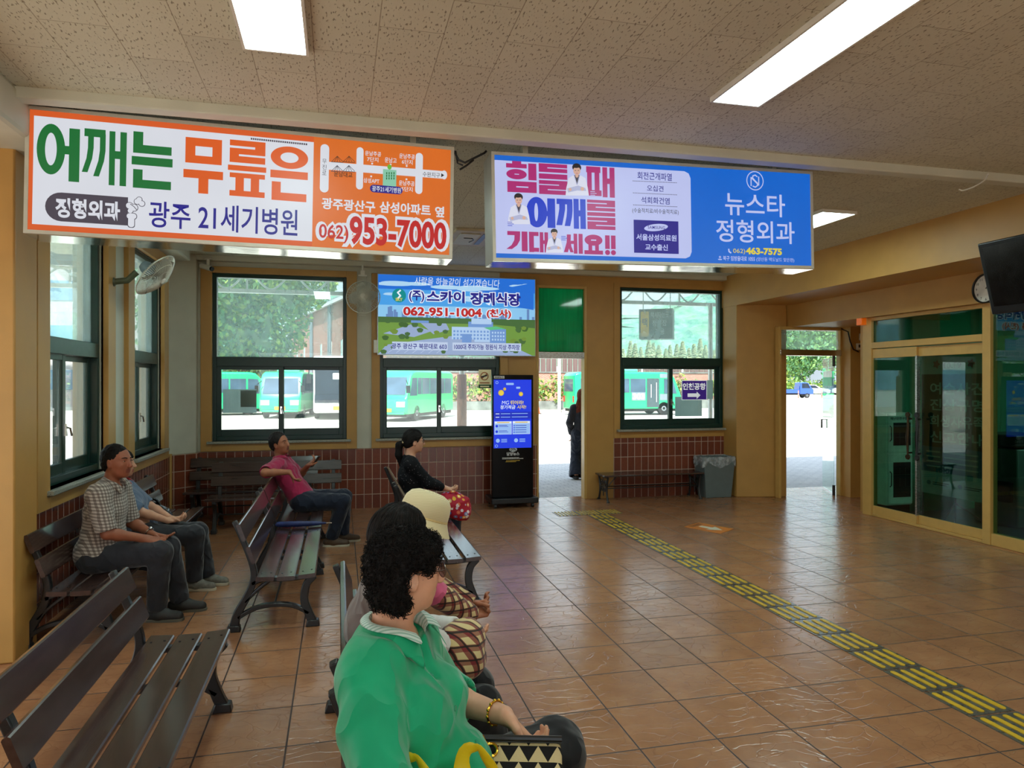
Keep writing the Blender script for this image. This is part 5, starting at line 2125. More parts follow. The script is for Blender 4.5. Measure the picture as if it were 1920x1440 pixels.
def RX(d):
    return rot_axis((1, 0, 0), R(d))


def vnoise(p, f, seed=0):
    """smooth value noise on points (N,3) -> -1..1"""
    q = p * f + seed * 17.31 + 500
    i = np.floor(q).astype(np.int64)
    t = q - i
    t = t * t * (3 - 2 * t)
    out = np.zeros(len(p))
    for dx in (0, 1):
        for dy in (0, 1):
            for dz in (0, 1):
                h = ((i[:, 0] + dx) * 374761393 + (i[:, 1] + dy) * 668265263 + (i[:, 2] + dz) * 2147483647 + seed * 974711) & 0xFFFFFFFF
                h = ((h ^ (h >> 13)) * 1274126177) & 0xFFFFFFFF
                h = (h ^ (h >> 16)) & 0xFFFF
                w = (t[:, 0] if dx else 1 - t[:, 0]) * (t[:, 1] if dy else 1 - t[:, 1]) * (t[:, 2] if dz else 1 - t[:, 2])
                out += w * (h / 32767.5 - 1)
    return out


# primitives: ('c', a, b, ra, rb, k, op) tapered capsule; ('e', centre, radii, 3x3, k, op) ellipsoid; op 1 joins, -1 cuts
def cap(a, b, ra, rb=None, k=0.02, op=1):
    return ('c', np.asarray(a, float), np.asarray(b, float), float(ra), float(ra if rb is None else rb), k, op)


def ell(c, r, rot=None, k=0.02, op=1):
    return ('e', np.asarray(c, float), np.asarray(r, float), np.eye(3) if rot is None else rot, k, op)


def grow(prims, pad, k=None):
    out = []
    for p in prims:
        if p[0] == 'c':
            out.append(('c', p[1], p[2], p[3] + pad, p[4] + pad, p[5] if k is None else k, p[6]))
        else:
            out.append(('e', p[1], p[2] + pad, p[3], p[4] if k is None else k, p[5]))
    return out


def field_mesh(prims, h):
    lo, hi = np.full(3, 1e9), np.full(3, -1e9)
    for p in prims:
        if p[-1] < 0:
            continue
        if p[0] == 'c':
            r = max(p[3], p[4])
            lo = np.minimum(lo, np.minimum(p[1], p[2]) - r)
            hi = np.maximum(hi, np.maximum(p[1], p[2]) + r)
        else:
            r = p[2].max()
            lo, hi = np.minimum(lo, p[1] - r), np.maximum(hi, p[1] + r)
    lo -= 0.03
    hi += 0.03
    n = np.ceil((hi - lo) / h).astype(int) + 1
    D = np.full(n, 0.2, np.float32)
    ax = [(lo[i] + h * np.arange(n[i])).astype(np.float32) for i in range(3)]
    for p in prims:
        kk = p[-2]
        if p[0] == 'c':
            r = max(p[3], p[4])
            a0, a1 = np.minimum(p[1], p[2]) - r, np.maximum(p[1], p[2]) + r
        else:
            r = p[2].max()
            a0, a1 = p[1] - r, p[1] + r
        m = kk + 3 * h
        i0 = np.clip(np.floor((a0 - m - lo) / h).astype(int), 0, n)
        i1 = np.clip(np.ceil((a1 + m - lo) / h).astype(int) + 1, 0, n)
        if (i1 <= i0).any():
            continue
        X = ax[0][i0[0]:i1[0]][:, None, None]
        Y = ax[1][i0[1]:i1[1]][None, :, None]
        Z = ax[2][i0[2]:i1[2]][None, None, :]
        if p[0] == 'c':
            a, b = p[1], p[2]
            ba = b - a
            l2 = max(1e-9, float(ba @ ba))
            t = np.clip(((X - a[0]) * ba[0] + (Y - a[1]) * ba[1] + (Z - a[2]) * ba[2]) / l2, 0, 1)
            d = np.sqrt((X - a[0] - t * ba[0]) ** 2 + (Y - a[1] - t * ba[1]) ** 2 + (Z - a[2] - t * ba[2]) ** 2) - (p[3] + (p[4] - p[3]) * t)
        else:
            c, rr, Q = p[1], p[2], p[3]
            x, y, z = X - c[0], Y - c[1], Z - c[2]
            u = (x * Q[0, 0] + y * Q[1, 0] + z * Q[2, 0])
            v = (x * Q[0, 1] + y * Q[1, 1] + z * Q[2, 1])
            w = (x * Q[0, 2] + y * Q[1, 2] + z * Q[2, 2])
            k0 = np.sqrt((u / rr[0]) ** 2 + (v / rr[1]) ** 2 + (w / rr[2]) ** 2)
            k1 = np.sqrt((u / rr[0] ** 2) ** 2 + (v / rr[1] ** 2) ** 2 + (w / rr[2] ** 2) ** 2)
            d = k0 * (k0 - 1) / np.maximum(k1, 1e-6)
        S = D[i0[0]:i1[0], i0[1]:i1[1], i0[2]:i1[2]]
        if p[-1] > 0:
            e = np.maximum(kk - np.abs(S - d), 0) / max(kk, 1e-6)
            D[i0[0]:i1[0], i0[1]:i1[1], i0[2]:i1[2]] = np.minimum(S, d) - e * e * kk * 0.25
        else:
            e = np.maximum(kk - np.abs(S + d), 0) / max(kk, 1e-6)
            D[i0[0]:i1[0], i0[1]:i1[1], i0[2]:i1[2]] = np.maximum(S, -d) + e * e * kk * 0.25
    # surface nets
    C = D < 0
    cnt = np.zeros(tuple(n - 1), np.uint8)
    for dx in (0, 1):
        for dy in (0, 1):
            for dz in (0, 1):
                cnt += C[dx:n[0] - 1 + dx, dy:n[1] - 1 + dy, dz:n[2] - 1 + dz]
    act = (cnt > 0) & (cnt < 8)
    idx = np.full(act.shape, -1, np.int64)
    cells = np.argwhere(act)
    idx[act] = np.arange(len(cells))
    co = np.array([(i, j, k_) for i in (0, 1) for j in (0, 1) for k_ in (0, 1)])
    val = np.stack([D[cells[:, 0] + o[0], cells[:, 1] + o[1], cells[:, 2] + o[2]] for o in co], 1)
    acc, num = np.zeros((len(cells), 3)), np.zeros(len(cells))
    for i in range(8):
        for j in range(i + 1, 8):
            if np.abs(co[i] - co[j]).sum() != 1:
                continue
            s = (val[:, i] < 0) != (val[:, j] < 0)
            t = val[s, i] / (val[s, i] - val[s, j])
            acc[s] += co[i] + t[:, None] * (co[j] - co[i])
            num[s] += 1
    verts = lo + h * (cells + acc / num[:, None])
    faces = []
    for a in range(3):
        sl0 = [slice(1, -1)] * 3
        sl0[a] = slice(0, -1)
        sl1 = [slice(1, -1)] * 3
        sl1[a] = slice(1, None)
        s0, s1 = C[tuple(sl0)], C[tuple(sl1)]
        e = np.argwhere(s0 != s1)
        if not len(e):
            continue
        flip = s0[e[:, 0], e[:, 1], e[:, 2]]
        base = e.copy()
        b1, b2 = (a + 1) % 3, (a + 2) % 3
        base[:, b1] += 1
        base[:, b2] += 1

        def cid(o1, o2):
            q = base.copy()
            q[:, b1] += o1
            q[:, b2] += o2
            return idx[q[:, 0], q[:, 1], q[:, 2]]
        q = np.stack([cid(-1, -1), cid(0, -1), cid(0, 0), cid(-1, 0)], 1)
        q[~flip] = q[~flip][:, ::-1]
        faces.append(q)
    faces = np.concatenate(faces)
    faces = faces[(faces >= 0).all(1)]
    return verts, faces


def vert_normals(v, f):
    n = np.cross(v[f[:, 2]] - v[f[:, 0]], v[f[:, 3]] - v[f[:, 1]])
    out = np.zeros_like(v)
    for i in range(4):
        np.add.at(out, f[:, i], n)
    return out / (np.linalg.norm(out, axis=1, keepdims=True) + 1e-12)


def relax(v, f, it=2, lam=0.5):
    for _ in range(it):
        s, c = np.zeros_like(v), np.zeros(len(v))
        for i in range(4):
            a, b = f[:, i], f[:, (i + 1) % 4]
            np.add.at(s, a, v[b])
            np.add.at(s, b, v[a])
            np.add.at(c, a, 1)
            np.add.at(c, b, 1)
        v = v + lam * (s / np.maximum(c, 1)[:, None] - v)
    return v


def sdf_obj(name, prims, h, mat, parent, folds=0.0, ffreq=14.0, fstretch=(1, 1, 1), curl=0.0, seed=0, it=2, paint=None):
    v, f = field_mesh(prims, h)
    v = relax(v, f, it)
    if folds:
        nn = vert_normals(v, f)
        st = np.array(fstretch)
        w = vnoise(v, 4.0, seed + 3)[:, None] * 0.06
        d = 1 - np.abs(vnoise((v + w) * st, ffreq, seed)) * 2
        d = 0.65 * d + 0.35 * vnoise((v + w) * st, ffreq * 2.2, seed + 1)
        v = v + nn * (folds * d)[:, None]
    if curl:
        nn = vert_normals(v, f)
        d = np.abs(vnoise(v, 42, seed)) * 1.0 + 0.7 * np.abs(vnoise(v, 85, seed + 1)) - 0.5 + 0.5 * vnoise(v, 18, seed + 2)
        v = v + nn * (curl * d)[:, None]
    me = bpy.data.meshes.new(name)
    me.from_pydata(v.tolist(), [], f.tolist())
    mats = mat if isinstance(mat, (list, tuple)) else [mat]
    for m in mats:
        me.materials.append(m)
    if paint is not None:
        cen = v[f].mean(1)
        me.polygons.foreach_set('material_index', paint(cen).astype(np.int32))
    me.polygons.foreach_set('use_smooth', np.ones(len(f), bool))
    me.update()
    o = bpy.data.objects.new(name, me)
    COL.objects.link(o)
    o.parent = parent
    return o


def ik(a, t, l1, l2, pole):
    a, t = np.asarray(a, float), np.asarray(t, float)
    d = t - a
    L = np.linalg.norm(d)
    if L > (l1 + l2) * 0.999:
        t = a + d / L * (l1 + l2) * 0.999
        d = t - a
        L = np.linalg.norm(d)
    u = d / L
    x = (l1 ** 2 - l2 ** 2 + L ** 2) / (2 * L)
    hgt = math.sqrt(max(0, l1 ** 2 - x ** 2))
    p = np.asarray(pole, float)
    p = p - u * (p @ u)
    return a + u * x + nrm_(p) * hgt, t


def skin_mat(name, col):
    m, nt, out = new_mat(name)
    k = NT(nt)
    n = k.noise(k.coord(), 18, 4)
    n2 = k.noise(k.coord(), 5, 2)
    c = lin(col)
    cc = k.mix(k.rng(n, 0.3, 0.7), tuple(x * 0.9 for x in c[:3]) + (1,), tuple(min(1, x * 1.08) for x in c[:3]) + (1,))
    cc = k.mix(k.rng(n2, 0.5, 0.75, 0, 0.35), cc, (c[0], c[1] * 0.72, c[2] * 0.66, 1))
    k.bsdf(out, cc, 0.5, 0, k.bump(k.noise(k.coord(), 260, 2), 0.08, 0.002), 0.4, sss=0.12)
    return m


def cloth_mat(name, col, var=0.12, rough=0.8, weave=420, sheen=0.25, crease=7.0):
    m, nt, out = new_mat(name)
    k = NT(nt)
    n = k.noise(k.coord(), 9, 4)
    c = lin(col)
    cc = k.mix(k.rng(n, 0.3, 0.7), tuple(x * (1 - var) for x in c[:3]) + (1,), tuple(min(1, x * (1 + var)) for x in c[:3]) + (1,))
    wv = k.mapv(k.coord(), (1.0, 1.0, 0.75), (0.3, 0.2, 0.5))
    w1 = k.noise(wv, crease, 2, 0.4)
    rd = k.math('POWER', k.math('SUBTRACT', 1.0, k.math('ABSOLUTE', k.math('MULTIPLY_ADD', w1, 4.0, -2.0))), 2.0)
    nb = k.n('ShaderNodeBump')
    nb.inputs['Strength'].default_value = 0.55
    nb.inputs['Distance'].default_value = 0.022
    k.l(rd, nb.inputs['Height'])
    nb2 = k.n('ShaderNodeBump')
    nb2.inputs['Strength'].default_value = 0.12
    nb2.inputs['Distance'].default_value = 0.002
    k.l(k.noise(k.coord(), weave, 2), nb2.inputs['Height'])
    k.l(nb.outputs[0], nb2.inputs['Normal'])
    k.bsdf(out, cc, rough, 0, nb2.outputs[0], 0.25, sheen=sheen)
    return m


def grid_cloth(name, base, lines, rough=0.85):
    """woven check: lines = [(axis vector, period, width, colour, strength, phase)]"""
    m, nt, out = new_mat(name)
    k = NT(nt)
    co = k.coord()
    warp = k.n('ShaderNodeVectorMath', operation='MULTIPLY_ADD')
    k.l(k.noise(co, 9, 2, 0.5, 1), warp.inputs[0])
    warp.inputs[1].default_value = (0.012, 0.012, 0.012)
    k.l(co, warp.inputs[2])
    c = lin(base)
    for axis, per, wd, col, st, ph in lines:
        d = k.n('ShaderNodeVectorMath', operation='DOT_PRODUCT')
        k.l(warp.outputs[0], d.inputs[0])
        d.inputs[1].default_value = axis
        fr = k.math('FRACT', k.math('ADD', k.math('DIVIDE', d.outputs['Value'], per), ph))
        e = k.math('MULTIPLY', k.math('LESS_THAN', fr, wd / per), st)
        c = k.mix(e, c, lin(col))
    k.bsdf(out, c, rough, 0, k.bump(k.noise(co, 380, 2), 0.1, 0.002), 0.2, sheen=0.2)
    return m


m_skin = skin_mat('skin_light', (214, 160, 130))
m_skin_tan = skin_mat('skin_tanned', (172, 112, 82))
m_skin_dark = skin_mat('skin_sun_dark', (160, 98, 72))
m_lip = skin_mat('lip_rose', (176, 96, 90))
m_lip_t = skin_mat('lip_tanned', (136, 76, 62))
m_eye = M('eye_white', (176, 168, 158), 0.2, var=0.03)
m_iris = M('eye_iris', (34, 22, 16), 0.15)


def hair_mat(name, col, rough=0.62):
    m, nt, out = new_mat(name)
    k = NT(nt)
    n = k.noise(k.mapv(k.coord(), (70, 70, 18)), 1.0, 4)
    c = lin(col)
    cc = k.mix(k.rng(n, 0.35, 0.7), tuple(x * 0.6 for x in c[:3]) + (1,), tuple(min(1, x * 1.5) for x in c[:3]) + (1,))
    k.bsdf(out, cc, rough, 0, k.bump(n, 0.5, 0.004), 0.15)
    return m


m_hair = hair_mat('hair_black', (20, 16, 15))
m_hair_grey_sheen = hair_mat('hair_black_grey_sheen', (38, 34, 33), 0.45)  # grey hair, and the sheen painted on dark hair as paler locks
m_hair_red = hair_mat('hair_red_brown', (112, 56, 40))


def hand_prims(w, d, n, right, s=1.0, curl=18, spread=5, thumb_in=0.0):
    """palm, four jointed fingers of different length and a thumb from the side of the palm"""
    d, n = nrm_(d), np.asarray(n, float)
    n = nrm_(n - d * (n @ d))
    th = np.cross(n, d) * (1 if right else -1)
    out = []
    for j, o in enumerate((-0.030, -0.010, 0.011, 0.031)):
        a = w + th * (o * -0.55) * s * -1
        out.append(cap(w + th * o * 0.5 * s, w + (d * 0.086 + th * o * 0.95) * s, 0.0155 * s, 0.0125 * s, 0.012))
    lens = (0.062, 0.074, 0.080, 0.072)
    for j, o in enumerate((-0.030, -0.010, 0.011, 0.031)):
        p = w + (d * 0.086 + th * o * 0.98) * s
        ang = R(spread) * (o / 0.03)
        dd = rot_axis(np.cross(d, th), ang) @ d
        dd = nrm_(d * math.cos(ang) + th * math.sin(ang))
        L = lens[j] * s
        r0 = 0.0095 * s
        for sg, fr_ in enumerate((0.44, 0.32, 0.26)):
            dd = rot_axis(np.cross(dd, n), -R(-curl * (0.8 + 0.35 * sg + 0.12 * (3 - j)))) @ dd
            q = p + dd * L * fr_
            out.append(cap(p, q, r0, r0 * 0.92, 0.004))
            p, r0 = q, r0 * 0.92
    b0 = w + (d * 0.022 + th * 0.028) * s
    d1 = nrm_(d * 0.75 + th * 0.65 - n * (0.25 + thumb_in))
    b1 = b0 + d1 * 0.042 * s
    d2 = nrm_(d * 0.95 + th * 0.12 - n * (0.3 + thumb_in))
    b2 = b1 + d2 * 0.034 * s
    b3 = b2 + nrm_(d * 1.0 - th * 0.15 - n * (0.3 + thumb_in)) * 0.026 * s
    out += [cap(w + th * 0.012 * s, b0, 0.016 * s, 0.0155 * s, 0.012), cap(b0, b1, 0.0145 * s, 0.0125 * s, 0.008), cap(b1, b2, 0.0115 * s, 0.0105 * s, 0.005), cap(b2, b3, 0.0105 * s, 0.0085 * s, 0.004)]
    return out


def head_prims(hc, F, s=1.0, jaw=1.0, female=False):
    """F: 3x3 with columns forward, left, up"""
    def P_(x, y, z):
        return hc + F @ (V3(x, y, z) * s)
    o = []
    o.append(ell(P_(-0.008, 0, 0.030), V3(0.094, 0.075, 0.088) * s, F, 0.02))
    o.append(ell(P_(0.022, 0, -0.020), V3(0.070, 0.064, 0.088) * s, F, 0.03))
    o.append(ell(P_(0.040, 0, -0.062), V3(0.046 * jaw, 0.050 * jaw, 0.046) * s, F, 0.03))
    o.append(ell(P_(0.067, 0, -0.092), V3(0.018, 0.020, 0.014) * s, F, 0.02))
    for y in (-1, 1):
        o.append(ell(P_(0.055, y * 0.042, -0.018), V3(0.028, 0.022, 0.024) * s, F, 0.02))       # cheekbone
        o.append(cap(P_(0.082, y * 0.016, 0.033), P_(0.066, y * 0.050, 0.030), 0.0085 * s, 0.007 * s, 0.012))  # brow
        o.append(ell(P_(0.096, y * 0.032, 0.012), V3(0.014, 0.019, 0.0115) * s, F, 0.008, -1))     # eye socket
        o.append(ell(P_(0.072, y * 0.031, 0.013), V3(0.0145, 0.0165, 0.0135) * s, F, 0.006))       # lid over the eyeball
        # ear
        e0 = P_(-0.006, y * 0.074, -0.008)
        Q = F @ RZ(y * 22) @ RY(-12)
        o.append(ell(e0, V3(0.020, 0.010, 0.034) * s, Q, 0.004))
        o.append(ell(P_(-0.002, y * 0.083, -0.004), V3(0.010, 0.006, 0.017) * s, Q, 0.006, -1))
        o.append(ell(P_(0.002, y * 0.071, -0.032), V3(0.009, 0.007, 0.010) * s, Q, 0.006))
        o.append(ell(P_(0.106, y * 0.010, -0.028), V3(0.010, 0.0085, 0.008) * s, F, 0.008))        # nostril wing
    o.append(cap(P_(0.086, 0, 0.022), P_(0.110, 0, -0.020), 0.008 * s, 0.0115 * s, 0.012))        # nose
    o.append(ell(P_(0.112, 0, -0.024), V3(0.0115, 0.011, 0.010) * s, F, 0.008))
    o.append(ell(P_(0.086, 0, -0.053), V3(0.013, 0.024, 0.007) * s, F, 0.006))
    o.append(ell(P_(0.084, 0, -0.066), V3(0.013, 0.021, 0.0075) * s, F, 0.006))
    o.append(cap(P_(0.104, -0.02, -0.0595), P_(0.104, 0.02, -0.0595), 0.0105 * s, None, 0.004, -1) if False else ell(P_(0.099, 0, -0.0595), V3(0.006, 0.022, 0.0022) * s, F, 0.003, -1))
    return o


def strands(ho, n, ln, flow, mat, r=0.0009):
    """combed locks lying along the hair surface"""
    vv = np.array([v.co[:] for v in ho.data.vertices])
    nn = np.array([v.normal[:] for v in ho.data.vertices])
    b = MB()
    for i in rng.choice(len(vv), min(n, len(vv)), replace=False):
        p, pts, cur = vv[i], [], i
        for k_ in range(6):
            m_ = nn[cur]
            d = flow(p)
            d = nrm_(d - m_ * (d @ m_) + rng.normal(size=3) * 0.10)
            pts.append(p + m_ * 0.0016)
            p = p + d * ln / 5
            near = np.argmin(((vv[::3] - p) ** 2).sum(1)) * 3
            cur = near
            p = p - nn[near] * ((p - vv[near]) @ nn[near])
        b.tube(pts, [r, r * 1.3, r * 1.3, r * 1.2, r, r * 0.5], 4, caps=False)
    b.build('lock', mat, ho)['kind'] = 'stuff'


def person(label, loc, heading, q):
    """q: pose and dress; local frame x forward, y left, z up, seat or floor under the origin"""
    root = thing('person', label, 'person', loc, R(heading))
    s = q.get('s', 1.0)
    h = q.get('h', 0.007)
    fem = q.get('female', False)
    wd = q.get('width', 1.0)
    bel = q.get('belly', 0.0)
    hip = V3(*q.get('hip', (0, 0, 0.51)))
    T_ = RZ(q.get('tyaw', 0)) @ RY(q.get('lean', 0)) @ RX(q.get('side', 0))
    slump = q.get('slump', 0.0)
    Tm = T_ @ RY(slump * 0.5)
    Tc = T_ @ RY(slump)
    P0 = hip
    P1 = P0 + T_ @ V3(0.0, 0, 0.15) * s
    P2 = P1 + Tm @ V3(0.0, 0, 0.17) * s
    P3 = P2 + Tc @ V3(-0.005, 0, 0.175) * s
    Fh = RZ(q.get('tyaw', 0) + q.get('hyaw', 0)) @ RY(q.get('hpitch', 0)) @ RX(q.get('hroll', 0))
    nk = q.get('neckdir')
    NK = P3 + (Tc @ V3(0.012, 0, 0.0) + (nrm_(nk) * 0.05 if nk is not None else nrm_(Tc @ V3(0.25, 0, 1) + V3(0, 0, 0.6)) * 0.05)) * s
    hd_ = q.get('hd', 1.0)
    hc = NK + Fh @ V3(0.012, 0, 0.128 * (0.35 + 0.65 * hd_)) * s
    SH = {-1: P3 + Tc @ V3(-0.005, -0.165 * wd, -0.045) * s, 1: P3 + Tc @ V3(-0.005, 0.165 * wd, -0.045) * s}
    HP = {-1: P0 + RZ(q.get('tyaw', 0) * 0.4) @ V3(0, -0.09, -0.01) * s, 1: P0 + RZ(q.get('tyaw', 0) * 0.4) @ V3(0, 0.09, -0.01) * s}
    la, lf, lt, lc = 0.275 * s, 0.245 * s, 0.43 * s, q.get('calf', 0.42) * s
    arms, legs = {}, {}
    for sd, nm in ((-1, 'R'), (1, 'L')):
        w, d, n, pole, curl = q['arm' + nm]
        el, w = ik(SH[sd], V3(*w), la, lf, pole)
        arms[sd] = (el, w, V3(*d), V3(*n), curl)
        an, pole, fd = q['leg' + nm]
        kn, an = ik(HP[sd], V3(*an), lt, lc, pole)
        legs[sd] = (kn, an, nrm_(V3(*fd)))
    torso = [ell(P0 + V3(0, 0, 0.0), V3(0.120, 0.160 * wd, 0.105) * s, T_, 0.05),
             ell(P1 + T_ @ V3(0.01 + bel * 0.35, 0, -0.02) * s, V3(0.112 + bel, 0.142 * wd + bel * 0.5, 0.13) * s, T_, 0.06),
             ell(P2 + Tm @ V3(0.0, 0, -0.01) * s, V3(0.112, 0.152 * wd, 0.15) * s, Tm, 0.06),
             cap(SH[-1] + Tc @ V3(0, 0.03, 0) * s, SH[1] + Tc @ V3(0, -0.03, 0) * s, 0.058 * s, None, 0.05),
             ell(P3 + Tc @ V3(-0.01, 0, -0.02) * s, V3(0.062, 0.095 * wd, 0.048) * s, Tc, 0.05)]
    if fem:
        for y in (-1, 1):
            torso.append(ell(P2 + Tm @ V3(0.068, y * 0.066, -0.01) * s, V3(0.060, 0.066, 0.066) * s, Tm, 0.04))
    neck = [cap(P3 + Tc @ V3(-0.008, 0, -0.03) * s, hc + Fh @ V3(-0.022, 0, -0.045) * s, 0.056 * s, 0.050 * s, 0.03)]
    skin = torso + neck + head_prims(hc, Fh, s * hd_, q.get('jaw', 1.0), fem)
    upper, fore = {}, {}
    for sd in (-1, 1):
        el, w, d, n, curl = arms[sd]
        upper[sd] = [cap(SH[sd], el, 0.050 * s, 0.039 * s, 0.04)]
        mid = el + (w - el) * 0.3
        fore[sd] = [cap(el, mid, 0.039 * s, 0.040 * s, 0.02), cap(mid, w, 0.039 * s, 0.026 * s, 0.02)]
        skin += upper[sd] + fore[sd] + hand_prims(w, d, n, sd < 0, s * q.get('hands', 1.0), curl)
    legp, calf = {}, {}
    for sd in (-1, 1):
        kn, an, fd = legs[sd]
        legp[sd] = [cap(HP[sd], kn, 0.088 * s, 0.060 * s, 0.05)]
        m_ = kn + (an - kn) * 0.35 + nrm_(V3(-1, 0, 0)) * 0.012
        calf[sd] = [cap(kn, m_, 0.058 * s, 0.056 * s, 0.02), cap(m_, an, 0.054 * s, 0.036 * s, 0.03)]
        ft = an + V3(0, 0, -0.035) * s
        skin += legp[sd] + calf[sd] + [cap(ft - fd * 0.03 * s, ft + fd * 0.11 * s - V3(0, 0, 0.008), 0.030 * s, 0.020 * s, 0.02)]
    sb_, s = s, s * hd_
    lipc = [hc + Fh @ (V3(0.096, 0, -0.0595) * s)]

    def paint(c):
        l = (c - lipc[0]) @ Fh
        return (((l[:, 0] > -0.012 * s) & (np.abs(l[:, 1]) < 0.021 * s) & (np.abs(l[:, 2]) < 0.0135 * s))).astype(int)
    body = sdf_obj('body', skin, h, [q.get('skin', m_skin), q.get('lips', m_lip)], root, it=1, paint=paint)
    # eyes
    sh_ = s

    def HPt(x, y, z):
        return hc + Fh @ (V3(x, y, z) * sh_)
    for y in (-1, 1):
        b = MB()
        M4 = Matrix([list(Fh[i]) + [0] for i in range(3)] + [[0, 0, 0, 1]])
        M4.translation = Vector(HPt(0.0815, y * 0.032, 0.0115))
        b.ball((0, 0, 0), (0.0062 * s, 0.0108 * s, 0.0036 * s), 12, m_eye, M4)
        b.ball((0.0036 * s, 0, 0), (0.0045 * s, 0.0048 * s, 0.0041 * s), 10, m_iris, M4)
        b.build('eye', None, root)
        b = MB()
        b.tube([HPt(0.0935, y * 0.015, 0.033), HPt(0.0895, y * 0.032, 0.0375), HPt(0.074, y * 0.050, 0.033)], [0.0032 * s, 0.0036 * s, 0.002 * s], 6)
        b.build('eyebrow', q.get('hairmat', m_hair), root)
    # ---- hair
    hk = q.get('hair', 'short')
    hm = q.get('hairmat', m_hair)
    g = q.get('hairgrow', 0.014)
    hp = [ell(HPt(-0.012, 0, 0.034), V3(0.092 + g, 0.074 + g, 0.088 + g) * s, Fh, 0.02)]
    if hk in ('short', 'thin'):
        hp += [ell(HPt(-0.045, 0, -0.015), V3(0.062 + g * .6, 0.068 + g * .6, 0.070) * s, Fh, 0.02)]
        hp[0] = ell(HPt(-0.020, 0, 0.036), V3(0.090 + g, 0.074 + g * 0.8, 0.086 + g) * s, Fh, 0.02)
        cut = [ell(HPt(0.098, 0, -0.010), V3(0.078, 0.120, 0.088 + q.get('recede', 0.0)) * s, Fh, 0.01, -1), ell(HPt(0.012, 0, -0.085), V3(0.075, 0.14, 0.062) * s, Fh, 0.01, -1)]
        for y in (-1, 1):
            cut.append(ell(HPt(0.0, y * 0.085, -0.014), V3(0.026, 0.03, 0.036) * s, Fh, 0.006, -1))
        sdf_obj('hair', hp + cut, 0.005, hm, root, curl=0.005, seed=5)
    elif hk == 'curly':
        hp = [ell(HPt(-0.020, 0, 0.040), V3(0.095, 0.092, 0.090) * s, Fh, 0.03), ell(HPt(-0.042, 0, -0.008), V3(0.064, 0.082, 0.080) * s, Fh, 0.04), ell(HPt(0.046, 0, 0.074), V3(0.050, 0.066, 0.038) * s, Fh, 0.04)]
        for y in (-1, 1):
            hp.append(ell(HPt(0.018, y * 0.068, 0.036), V3(0.044, 0.024, 0.044) * s, Fh, 0.03))
            hp.append(ell(HPt(-0.035, y * 0.072, -0.048), V3(0.036, 0.026, 0.052) * s, Fh, 0.03))
        hp.append(ell(HPt(-0.060, 0, -0.066), V3(0.036, 0.062, 0.040) * s, Fh, 0.03))
        cut = [ell(HPt(0.103, 0, -0.020), V3(0.082, 0.12, 0.074) * s, Fh, 0.012, -1), ell(HPt(0.055, 0, -0.110), V3(0.080, 0.14, 0.085) * s, Fh, 0.012, -1)]
        for y in (-1, 1):
            cut.append(ell(HPt(0.012, y * 0.105, -0.026), V3(0.042, 0.072, 0.052) * s, Fh, 0.006, -1))
        ho = sdf_obj('hair', hp + cut, 0.0042, hm, root, curl=0.007, seed=9, it=1)
        vv = np.array([v.co[:] for v in ho.data.vertices])
        nn = np.array([v.normal[:] for v in ho.data.vertices])
        pick = rng.choice(len(vv), 4200, replace=False)
        b = MB()
        for i in pick:
            p, n = vv[i], nn[i]
            t1 = nrm_(np.cross(n, rng.normal(size=3)))
            t2 = np.cross(n, t1)
            r_ = 0.004 + 0.005 * rng.random()
            a0 = rng.random() * 6
            pts = [p - n * 0.004 + n * (0.006 + 0.010 * (i % 3) / 2) * u + r_ * ((math.cos(a0 + u * 4.5) - math.cos(a0)) * t1 + (math.sin(a0 + u * 4.5) - math.sin(a0)) * t2) for u in np.linspace(0, 1, 6)]
            b.tube(pts, [0.0012, 0.0013, 0.0012, 0.0011, 0.0009, 0.0005], 4, caps=False)
        b.build('curl', hm, ho)['kind'] = 'stuff'
    elif hk == 'pony':
        hp += [ell(HPt(-0.055, 0, 0.0), V3(0.062, 0.074, 0.075) * s, Fh, 0.03)]
        cut = [ell(HPt(0.105, 0, -0.030), V3(0.085, 0.12, 0.092) * s, Fh, 0.01, -1), ell(HPt(0.030, 0, -0.10), V3(0.085, 0.14, 0.072) * s, Fh, 0.01, -1)]
        for y in (-1, 1):
            cut.append(ell(HPt(0.004, y * 0.09, -0.014), V3(0.026, 0.03, 0.036) * s, Fh, 0.006, -1))
        ho = sdf_obj('hair', hp + cut, 0.005, hm, root, curl=0.002, seed=5)
        a = HPt(-0.105, 0, -0.01)
        strands(ho, 500, 0.06, lambda p_: nrm_(a - p_), m_hair_grey_sheen)  # paler locks paint a sheen on the black hair
        tail = [cap(a, a + V3(-0.045, 0, -0.03), 0.028, 0.036, 0.02), cap(a + V3(-0.045, 0, -0.03), a + V3(-0.05, 0, -0.13), 0.038, 0.036, 0.02), cap(a + V3(-0.05, 0, -0.13), a + V3(-0.02, 0.0, -0.25), 0.036, 0.022, 0.02)]
        sdf_obj('ponytail', tail, 0.006, hm, root, curl=0.003, seed=2)
        b = MB()
        for t in range(9):
            c = a + Fh @ V3(-0.012 + 0.004 * (t % 2), -0.034 + 0.0085 * t, 0.01 * math.sin(t))
            b.ball(c, 0.010, 8)
        b.build('hair_clip', M('hair_clip_gold', (196, 168, 120), 0.35, 0.4), root)
    elif hk == 'bob':
        hp += [ell(HPt(-0.045, 0, -0.020), V3(0.075, 0.082, 0.085) * s, Fh, 0.03), ell(HPt(-0.03, 0, 0.02), V3(0.10, 0.09, 0.09) * s, Fh, 0.03)]
        cut = [ell(HPt(0.105, 0, -0.030), V3(0.080, 0.12, 0.085) * s, Fh, 0.01, -1), ell(HPt(0.045, 0, -0.11), V3(0.085, 0.14, 0.08) * s, Fh, 0.01, -1)]
        sdf_obj('hair', hp + cut, 0.005, hm, root, folds=0.004, ffreq=42, fstretch=(1, 1, 0.25), curl=0.002, seed=5)
